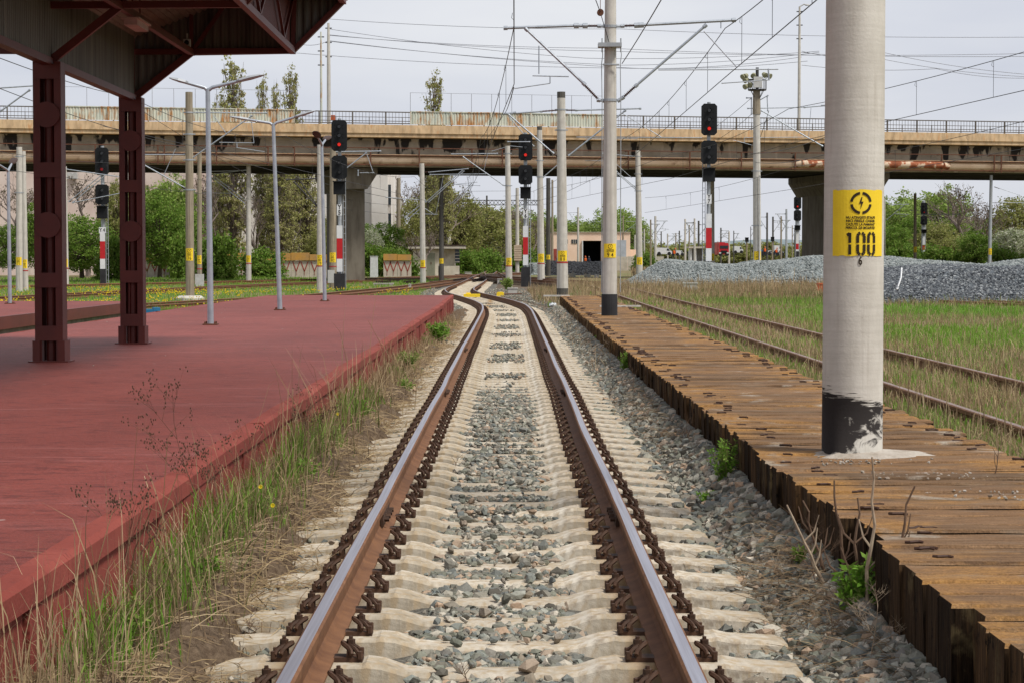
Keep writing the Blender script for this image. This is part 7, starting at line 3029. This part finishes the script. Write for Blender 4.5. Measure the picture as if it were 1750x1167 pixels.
# bare stems right, in front of the planks
for i, (px_, yb_, yt_, Y_, lx, lab) in enumerate([
        (1478, 1090, 780, 9.15, .02, 'tallest bare pale stem rising beside the plank side'), (1505, 1085, 830, 9.2, .10, 'bare red-brown stem leaning right beside the tallest one'),
        (1450, 1040, 820, 9.6, -.06, 'short bare stem left of the tallest one'), (1465, 1060, 850, 9.4, .0, 'brown stem touching the tallest pale stem on its left'), (1497, 1060, 925, 9.3, .05, 'stubby thick stem under the leaning red-brown one'), (1425, 1030, 862, 9.8, -.22, 'bare stem leaning far left over the ballast'),
        (1412, 1000, 855, 10.0, -.12, 'second bare stem leaning left over the ballast'), (1560, 1130, 960, 8.8, .05, 'forked pale stem nearest the right bottom corner'),
        (1490, 1050, 900, 9.5, .04, 'short thick bare stem behind the tallest one')]):
    b_ = A(px_, yb_, Y_)
    tp = A(px_, yt_, Y_)
    h = tp.z - b_.z
    t = thing('dry_shoot', b_, lab, 'shoot')
    m = MB()
    rnd = random.Random(30 + i)
    pts = []
    for k_ in range(9):
        u = k_ / 8
        pts.append(b_ + Vector((lx * u * h * 2.2 + rnd.gauss(0, .006), rnd.gauss(0, .006), h * u)))
    m.poly(pts, [.0125 * (1 - .66 * k_ / 8) for k_ in range(9)], 6)
    for k_ in range(3):
        j = rnd.choice([2, 3, 4, 5])
        dx_ = rnd.choice([-1, 1]) * rnd.uniform(.02, .06)
        m.poly([pts[j], pts[j] + Vector((dx_, 0, .05)), pts[j] + Vector((dx_ * 1.5, .01, .13))], [.006, .005, .0025], 5)
    m.build('stem', 'pale_stem' if i in (0, 5) else 'weed_stem', t)
t = dead_weed(1700, 860, 11.8, .30, 'single thin stem growing through the timbers at the right edge', 40, 1, False, .004, zb=DZ - .02)


def leafy(px, py, Y, w_, h, n, mat, label, seed, X=None, zb=-.08, leaf=.022):
    """feathery green herb: stems with small leaflets"""
    q = A(px, py, Y)
    X = q.x if X is None else X
    t = thing('green_herb', (X, Y, zb), label, 'herb')
    rnd = random.Random(seed)
    m = MB()
    Vl, Fl = [], []
    for s_ in range(n):
        a = rnd.uniform(0, 2 * math.pi)
        sp = rnd.uniform(.1, 1) * w_
        hh = h * rnd.uniform(.4, 1)
        pts = [Vector((X + sp * math.cos(a) * u ** 1.3 * .8, Y + sp * math.sin(a) * u * .6, zb + hh * u)) for u in (0, .35, .7, 1)]
        m.poly(pts, [.003, .0025, .002, .001], 4)
        for k_ in range(26):
            u = rnd.uniform(.15, 1)
            i = min(2, int(u * 3))
            p = pts[i].lerp(pts[i + 1], u * 3 - i)
            dr_ = Vector((rnd.gauss(0, 1), rnd.gauss(0, 1), rnd.gauss(.3, .7))).normalized()
            L = leaf * rnd.uniform(.6, 1.6)
            sd_ = dr_.cross(Vector((rnd.gauss(0, 1), rnd.gauss(0, 1), rnd.gauss(0, 1)))).normalized() * L * .22
            o_ = len(Vl)
            p2_ = p + dr_ * L * 1.3
            Vl += [p, p + dr_ * L * .6 + sd_, p2_, p + dr_ * L * .6 - sd_]
            Fl.append((o_, o_ + 1, o_ + 2, o_ + 3))
    m.build('stems', 'olive_blades', t)
    np_mesh('foliage', [tuple(v) for v in Vl], Fl, mat, t)
    return t


leafy(1275, 850, 14.4, .16, .38, 60, 'green_blades', 'bright green feathery herb against the plank side, midway along', 1, X=1.54, zb=.06)
leafy(1235, 850, 14.2, .14, .12, 20, 'green_blades', 'low green herb spreading on the stones beside the feathery one', 2, X=1.42, zb=-.02)
leafy(1508, 1100, 9.2, .13, .34, 50, 'green_blades', 'green herb with broad leaves under the tall bare stem', 3, X=1.60, leaf=.035, zb=.0)
leafy(1402, 985, 10.4, .08, .16, 14, 'leaf_green', 'small green herb left of the bare stems', 4, X=1.52, leaf=.03, zb=.08)
leafy(1115, 655, 28.0, .12, .36, 26, 'green_blades', 'green tuft at the plank side farther down the track', 5, X=1.60, zb=.1)
leafy(1035, 600, 38, .14, .22, 20, 'green_blades', 'distant green tuft by the plank side', 6, X=1.62, zb=.1)
leafy(868, 482, 118, .5, .7, 40, 'leaf_bright', 'bright green leafy tuft beside the switch at the pale pole', 7, zb=-.05, leaf=.12)
leafy(690, 665, 26, .3, .22, 40, 'green_blades', 'bright grass tuft at the edge of the soil bank', 8, X=-1.36, zb=-.02)
leafy(740, 572, 42, .35, .4, 60, 'green_blades', 'lush green tuft at the red wall far along', 9, X=-1.5, zb=0, leaf=.05)
leafy(862, 520, 72, .25, .3, 26, 'leaf_bright', 'green tuft by the far corner of the timber platform', 10, X=1.5, zb=-.1, leaf=.06)
leafy(1730, 1090, 9.0, .06, .1, 8, 'leaf_green', 'tiny green sprout on the timbers edge near the bottom right corner', 12, X=1.52, leaf=.02)


# ------------------------------------------------------------------ trees
def crown_points(r_, ncl, per, rx, rz, zc, shape='round', cl=.5):
    """leaf positions gathered in clumps through the crown volume"""
    C = []
    while len(C) < ncl:
        p = r_.uniform(-1, 1, 3)
        rad = np.linalg.norm(p)
        if shape == 'round' and (rad > 1 or rad < .25):
            continue
        if shape == 'column':
            if p[0] ** 2 + p[1] ** 2 > (1 - .50 * max(0, p[2]) ** 1.3) ** 2 * (.55 + .45 * min(1, (p[2] + 1) * 2)):
                continue
        if shape == 'bush' and (p[0] ** 2 + p[1] ** 2 > 1 - .8 * max(0, p[2]) ** 2):
            continue
        C.append(p)
    C = np.array(C)
    C *= r_.uniform(.85, 1.06, (len(C), 1))
    C = C * np.array([rx, rx, rz]) + np.array([0, 0, zc])
    P = np.repeat(C, per, 0) + r_.normal(0, 1, (len(C) * per, 3)) * np.array([cl, cl, cl * .8]) * np.repeat(r_.uniform(.5, 1.2, (len(C), 1)), per, 0)
    return C, P


def leaf_mesh(name, P, size, mat, parent, r_, asp=.6):
    n = len(P)
    u = r_.normal(size=(n, 3))
    u /= np.linalg.norm(u, axis=1)[:, None]
    v = np.cross(u, r_.normal(size=(n, 3)))
    v /= np.linalg.norm(v, axis=1)[:, None]
    s = (size * r_.uniform(.6, 1.4, n))[:, None]
    V = np.stack([P - u * s, P + v * s * asp, P + u * s, P - v * s * asp], 1)
    return np_mesh(name, V.reshape(-1, 3), np.arange(4 * n).reshape(-1, 4), mat, parent)


REF = {}


def make_tree(kind, seed, label, cat='tree'):
    """prototype at the origin; every copy gets its own place, turn and size"""
    r_ = np.random.default_rng(seed)
    rnd = random.Random(seed)
    t = thing({'poplar': 'poplar_tree', 'bare': 'bare_tree', 'bush': 'bush', 'far': 'distant_tree'}.get(kind, 'broadleaf_tree'), (0, 0, 0), label, cat)
    m = MB()
    if kind in ('green', 'bright', 'olive', 'blossom'):
        hgt, rx, rz = 9.0, 3.4, 3.9
        C, P = crown_points(r_, 170, 64, rx, rz, 5.0, 'round', .40)
        mat = {'green': 'leaf_green', 'bright': 'leaf_bright', 'olive': 'leaf_olive', 'blossom': 'blossom_white'}[kind]
        leaf_mesh('crown', P, .13, mat, t, r_)
        m.poly([(0, 0, -.2), (.1, .05, 1.2), (.05, -.1, 2.6), (0, 0, 4.4), (-.1, .1, 6.5)], [.26, .21, .17, .11, .05], 8)
        for c in C[::4]:
            b = Vector((0, 0, rnd.uniform(1.6, 4.5)))
            c = Vector(c)
            m.poly([b, b.lerp(c, .5) + Vector((0, 0, .3)), c], [.09, .05, .015], 5)
    elif kind == 'poplar':
        C, P = crown_points(r_, 420, 27, 1.75, 8.0, 9.2, 'column', .20)
        leaf_mesh('crown', P, .115, 'leaf_poplar', t, r_)
        m.poly([(0, 0, -.2), (.05, 0, 4), (0, .05, 9), (0, 0, 15.5)], [.30, .24, .15, .03], 8)
        for c in C[::2]:
            c = Vector(c)
            b = Vector((0, 0, max(1.2, c.z - rnd.uniform(1.5, 3.2))))
            m.poly([b, Vector((c.x * .7, c.y * .7, b.z * .5 + c.z * .5)), c, c + Vector((c.x * .1, c.y * .1, .7))], [.06, .045, .025, .01], 4)
    elif kind == 'bare':
        def br(p, d, L, r, dep):
            p, d = Vector(p), Vector(d).normalized()
            q = p + d * L
            mid = p.lerp(q, .5) + Vector((rnd.gauss(0, .06), rnd.gauss(0, .06), rnd.gauss(0, .03))) * L
            m.poly([p, mid, q], [r, r * .8, r * .62], 6 if dep > 2 else 3)
            if dep == 0:
                return
            for i in range(rnd.choice([2, 3, 3])):
                a = rnd.uniform(0, 2 * math.pi)
                s_ = Vector((math.cos(a), math.sin(a), rnd.uniform(-.1, .6)))
                br(q if i else mid.lerp(q, .5), d * .65 + s_ * .6, L * rnd.uniform(.62, .82), r * .6, dep - 1)
        br((0, 0, -.2), (0.03, 0, 1), 2.4, .24, 6)
        P = []
        for v in m.v[::2]:
            if v[2] > 4 and rnd.random() < .22:
                P.append(v)
        if P:
            leaf_mesh('crown', np.array(P) + r_.normal(0, .12, (len(P), 3)), .08, 'leaf_brown', t, r_)
    elif kind == 'bush':
        C, P = crown_points(r_, 80, 80, 1.7, 1.3, 1.2, 'bush', .30)
        P[:, 2] = np.abs(P[:, 2])
        leaf_mesh('foliage', P, .11, 'leaf_green', t, r_)
        for c in C[::4]:
            m.poly([(c[0] * .1, c[1] * .1, -.1), (c[0] * .6, c[1] * .6, c[2] * .6), tuple(c)], [.04, .03, .01], 4)
    elif kind == 'far':
        C, P = crown_points(r_, 70, 45, 3.2, 3.0, 3.6, 'round', .6)
        leaf_mesh('crown', P, .30, 'leaf_olive', t, r_)
        m.poly([(0, 0, -.2), (.1, 0, 3), (0, 0, 5)], [.22, .15, .06], 6)
    m.build('trunk' if kind != 'bush' else 'stems', 'grey_bark' if kind in ('bare', 'poplar') else 'bark', t)
    vv = np.array([v.co[:] for ch in bpy.data.objects if ch.parent == t for v in ch.data.vertices])
    REF[t.name] = (float(np.percentile(vv[:, 0], 98.5) - np.percentile(vv[:, 0], 1.5)), float(np.percentile(vv[:, 2], 99.7)))
    remember(t)
    t['_used'] = 0
    return t


PROTO = {k: [make_tree(k, s, k) for s in ss] for k, ss in dict(green=(1, 2), bright=(3,), olive=(4, 5), blossom=(6,), poplar=(7, 8), bare=(9, 10), bush=(11, 12), far=(13, 14)).items()}


def plant(kind, px, Y, wpx, ytop, label, group='trees behind the railway', ybase=None, i=0):
    """wpx crown width and ytop top row in the photo fix the size"""
    pr = PROTO[kind][i % len(PROTO[kind])]
    ref_w, ref_h = REF[pr.name]
    if pr['_used'] == 0:
        o = pr
        pr['_used'] = 1
    else:
        o = copy_tree(pr)
    X = A(px, 450, Y).x
    zb = float(H(X, Y)) - .02
    if ybase is not None:
        zb = A(px, ybase, Y).z
    h = A(px, ytop, Y).z - zb
    w_ = wpx * Y / F * (1.15 if kind != 'poplar' else 1.05)
    o.location = (X, Y, zb)
    o.scale = (w_ / ref_w, w_ / ref_w, h / ref_h)
    o.rotation_euler = (0, 0, random.uniform(0, 6.28))
    tag(o, label, 'bush' if kind == 'bush' else 'tree', group if kind != 'bush' else 'bushes behind the railway')
    return o


TL = [
    ('green', 105, 205, 80, 360, 'dark tree filling the gap between the signal and the first maroon column'),
    ('olive', 235, 222, 90, 318, 'olive brown tree behind the second maroon column on its right'),
    ('green', 305, 204, 80, 352, 'dense dark green tree behind the brown concrete pole'),
    ('bare', 330, 236, 110, 288, 'tall bare tree behind the light green young-leaved one'),
    ('poplar', 478, 214, 46, 236, 'poplar lower mass right of the middle lamp post'),
    ('bare', 440, 232, 110, 296, 'bare tangle between the poplars under the bridge'),
    ('olive', 560, 240, 60, 372, 'olive tree half hidden by the bridge pier'),
    ('bush', 450, 200, 60, 425, 'green bush in front of the painted wall'),
    ('bare', 745, 236, 90, 318, 'tall bare tree directly behind the shed'),
    ('bare', 735, 256, 100, 292, 'large bare tree above the shed roof'),
    ('olive', 830, 300, 90, 352, 'broad olive tree between the pale poles'),
    ('bright', 865, 420, 90, 356, 'pale green tree far behind the long bracket pole'),
    ('blossom', 822, 300, 50, 400, 'white blossoming tree far along behind the switch'),
    ('olive', 800, 380, 110, 356, 'broad far olive tree under the lattice gantry'),
    ('bare', 860, 330, 90, 348, 'bare brown tree far behind the pale pole'),
    ('bright', 940, 400, 70, 366, 'light green tree behind the dark pole'),
    ('bare', 725, 210, 60, 390, 'low bare scrub tree at the left corner of the shed'),
    ('bush', 680, 212, 60, 425, 'green bush between the cabinet and the shed'),
    ('bush', 640, 215, 60, 418, 'dark bush behind the tall cabinet'),
    ('bright', 1570, 276, 100, 330, 'broad light green tree behind the distant signal'),
    ('bare', 1620, 250, 110, 350, 'bare tree left of the big branching one'),
    ('green', 1695, 240, 80, 375, 'green tree right of the grey steel pole'),
    ('olive', 1640, 210, 60, 405, 'low olive bush tree under the concrete frame'),
    ('bush', 1540, 200, 60, 418, 'green bush above the gravel right of the near pole'),
    ('bush', 1600, 196, 66, 420, 'green bush above the gravel under the transmitter mast'),
    ('green', 16, 212, 60, 385, 'dark green tree at the left photo edge behind the two close poles'),
    ('bare', 40, 214, 90, 300, 'bare brown tree in front of the pinkish building at far left'),
    ('green', 62, 200, 44, 350, 'green tree right beside the first maroon column'),
    ('green', 140, 190, 90, 372, 'rounded dark green shrub tree left of the signal marked Y 4'),
    ('bush', 195, 175, 50, 400, 'green bush at the foot of the signal marked Y 4'),
    ('bare', 150, 216, 110, 292, 'bare brownish tree above the green shrub between the columns'),
    ('olive', 200, 208, 50, 310, 'olive tree partly hidden by the second maroon column'),
    ('green', 272, 196, 82, 328, 'broad dark green tree right of the second maroon column'),
    ('bright', 290, 214, 76, 300, 'light green young-leaved tree above the dark tree right of the second column'),
    ('bush', 318, 190, 46, 395, 'green bush behind the brown concrete pole'),
    ('bush', 372, 180, 60, 400, 'green bush right of the nearest lamp post'),
    ('poplar', 399, 222, 50, 108, 'tallest poplar behind the bridge above the nearest lamp post'),
    ('poplar', 375, 230, 26, 168, 'small poplar tip left of the tallest poplar'),
    ('poplar', 450, 226, 26, 138, 'left poplar of the trio behind the bridge'),
    ('poplar', 472, 232, 25, 150, 'middle lower poplar of the trio behind the bridge'),
    ('poplar', 497, 222, 38, 125, 'right full poplar of the trio behind the bridge'),
    ('poplar', 522, 224, 46, 232, 'poplar stem mass seen only under the bridge left of the pier'),
    ('poplar', 742, 232, 42, 133, 'single poplar above the rusty screen of the bridge'),
    ('poplar', 757, 224, 36, 235, 'dense poplar behind the dark pole by the shed'),
    ('bare', 350, 218, 80, 300, 'bare tree behind the brown pole under the bridge'),
    ('bare', 436, 210, 50, 330, 'low bare tree between the poplars under the bridge'),
    ('olive', 545, 215, 40, 395, 'olive shrub tree left of the bridge pier'),
    ('green', 620, 230, 46, 385, 'green tree at the foot of the white building'),
    ('blossom', 637, 226, 30, 392, 'white blossoming small tree before the white building'),
    ('green', 660, 236, 56, 383, 'dark green tree beside the corner of the white building'),
    ('bare', 700, 250, 80, 296, 'bare twiggy tree right of the white building'),
    ('olive', 712, 246, 60, 340, 'olive tree behind the shed on its left'),
    ('olive', 780, 262, 70, 330, 'olive-yellow tree behind the shed on its right'),
    ('bare', 800, 300, 80, 345, 'bare tree under the lattice gantry'),
    ('bright', 815, 330, 70, 370, 'light green tree under the lattice gantry'),
    ('blossom', 790, 300, 46, 392, 'white blossoming tree right of the shed'),
    ('olive', 850, 340, 60, 365, 'olive tree behind the pale pole by the switch'),
    ('bright', 835, 380, 80, 362, 'pale green tree far behind the switch'),
    ('olive', 880, 350, 60, 372, 'olive tree behind the tan block counterweights'),
    ('bare', 905, 320, 70, 355, 'bare tree behind the signal marked Y 6'),
    ('olive', 920, 380, 60, 378, 'olive tree left of the depot'),
    ('bush', 800, 250, 40, 428, 'green bush right of the shed'),
    ('bush', 830, 290, 46, 425, 'green bush behind the switch'),
    ('bush', 900, 300, 60, 425, 'green bush left of the black heap'),
    ('bright', 975, 400, 60, 372, 'light green tree behind the left end of the depot roof'),
    ('bright', 1015, 410, 66, 376, 'light green tree behind the middle of the depot roof'),
    ('bright', 1050, 400, 60, 352, 'tall light green tree behind the second deck pole'),
    ('bright', 1078, 390, 50, 368, 'light green tree right of the depot roof'),
    ('olive', 1090, 420, 40, 385, 'olive tree right of the depot'),
    ('bush', 1100, 330, 34, 432, 'small green bush in front of the panel wall'),
    ('bright', 1530, 250, 90, 340, 'large light green tree right of the near pole'),
    ('green', 1525, 222, 60, 388, 'dark green tree close right of the near pole'),
    ('bright', 1612, 262, 80, 322, 'light green tree before the transmitter mast'),
    ('green', 1560, 232, 60, 372, 'dark green tree behind the distant signal at right'),
    ('olive', 1600, 216, 70, 382, 'olive bushy tree right of the distant signal'),
    ('bare', 1650, 232, 110, 314, 'big bare branching tree against the sky at right'),
    ('green', 1665, 196, 56, 396, 'rich green bush-like tree in front of the bare tree'),
    ('bare', 1695, 226, 90, 345, 'bare brown tree behind the grey steel pole'),
    ('olive', 1735, 232, 80, 340, 'yellowish olive tree at the right photo edge'),
    ('blossom', 1730, 212, 66, 392, 'white blossoming shrub at the right photo edge'),
    ('bush', 1722, 190, 50, 424, 'green bush under the blossoming shrub'),
    ('green', 1492, 240, 50, 372, 'dark green tree half hidden by the near pole'),
]
for i, (k_, px_, Y_, w_, yt_, lab) in enumerate(TL):
    plant(k_, px_, Y_, w_, yt_, lab, i=i)
for i in range(34):
    px_ = 1085 + i * 10.5
    if px_ > 1400 and i % 2:
        px_ += 60
    o = plant('far', px_, 560 + (i * 67) % 160, 30 + (i * 7) % 16, 414 + (i * 5) % 11, 'low hazy tree of the far tree line beyond the railway yard', 'far tree line', i=i)
for k_, L in PROTO.items():
    for pr in L:
        if pr['_used'] == 0:
            for c in KIDS[pr.name]:
                bpy.data.objects.remove(c)
            bpy.data.objects.remove(pr)
        elif '_used' in pr:
            del pr['_used']
for o in bpy.data.objects:
    if '_used' in o:
        del o['_used']
# low hills far away
xs_ = np.linspace(-900, 1100, 80)
V, Fc = [], []
for i, x in enumerate(xs_):
    h = 20 + 9 * math.sin(x * .006) + 5 * math.sin(x * .017 + 1)
    V += [(x, 2600, -3), (x, 2900, h), (x, 3300, -3)]
for i in range(len(xs_) - 1):
    a = i * 3
    Fc += [(a, a + 3, a + 4, a + 1), (a + 1, a + 4, a + 5, a + 2)]
simple('far_hill', (0.20, 0.24, 0.26), (0.15, 0.19, 0.20), .01, 1.0)
tag(np_mesh('hills', V, Fc, 'far_hill', None, True), kind='structure')
# extra leafy clumps on the soil bank
for i, (Y_, X_, w_, h_, n_) in enumerate(((8.4, -1.60, .16, .20, 30), (9.9, -1.52, .14, .16, 26), (12.3, -1.56, .15, .17, 28), (14.6, -1.50, .16, .18, 30), (17.2, -1.52, .18, .2, 30), (20.5, -1.50, .2, .22, 34), (30, -1.5, .3, .3, 44))):
    leafy(0, 0, Y_, w_, h_, n_, 'green_blades' if i % 2 else 'leaf_bright', ['leafy green weed nearest the bottom left corner', 'second leafy green weed from the bottom left corner', 'leafy green weed beside the two near dandelions', 'leafy green weed just past the branched brown weed',
          'leafy weed below the farther dandelion', 'leafy weed on the bank near the straw mat', 'wide leafy weed farther along the red wall'][i], 50 + i, X=X_, zb=.09, leaf=.024)
# more dead brushwood along both edges
for i, (X_, Y_, h_, lab) in enumerate((
        (1.50, 8.35, .30, 'brown tangled brushwood nearest the bottom right corner'), (1.42, 8.9, .24, 'low brown brushwood on the stones below the tallest bare stem'),
        (1.52, 9.9, .34, 'brown brushwood between the leaning bare stems'), (1.40, 10.6, .22, 'small brushwood tuft on the stones left of the bare stems'),
        (1.54, 17.5, .26, 'dry brushwood against the plank side beyond the feathery herb'), (1.52, 24.0, .36, 'dry brushwood at the plank side halfway along'),
        (1.55, 33.0, .40, 'grey dry bush at the plank side far along'), (1.55, 42.0, .45, 'grey dry bush at the plank side near the second pole'),
        (-1.58, 8.6, .34, 'wiry brown weed at the bottom of the red wall nearest the camera'), (-1.40, 10.2, .20, 'low brown twiggy weed on the soil below the branched one'),
        (-1.62, 13.6, .42, 'wiry brown weed beyond the branched one'), (-1.60, 15.4, .46, 'second wiry weed at the red wall before the spindly one'),
        (-1.62, 19.5, .50, 'brown brush at the red wall beyond the spindly weeds'), (-1.20, 9.3, .16, 'small dead twig lying over the sleeper ends'))):
    dead_weed(0, 500, Y_, h_ * 1.2, lab, 90 + i, 4 if i in (0, 1, 2, 8, 10, 11) else 3, False, .0030 * (1 + Y_ * .012), X=X_, zb=(float(hb(X_, Y_)) if X_ > 0 else float(bank_z(X_, Y_))), mat='weed_stem' if i % 3 else 'pale_stem', split=.75)
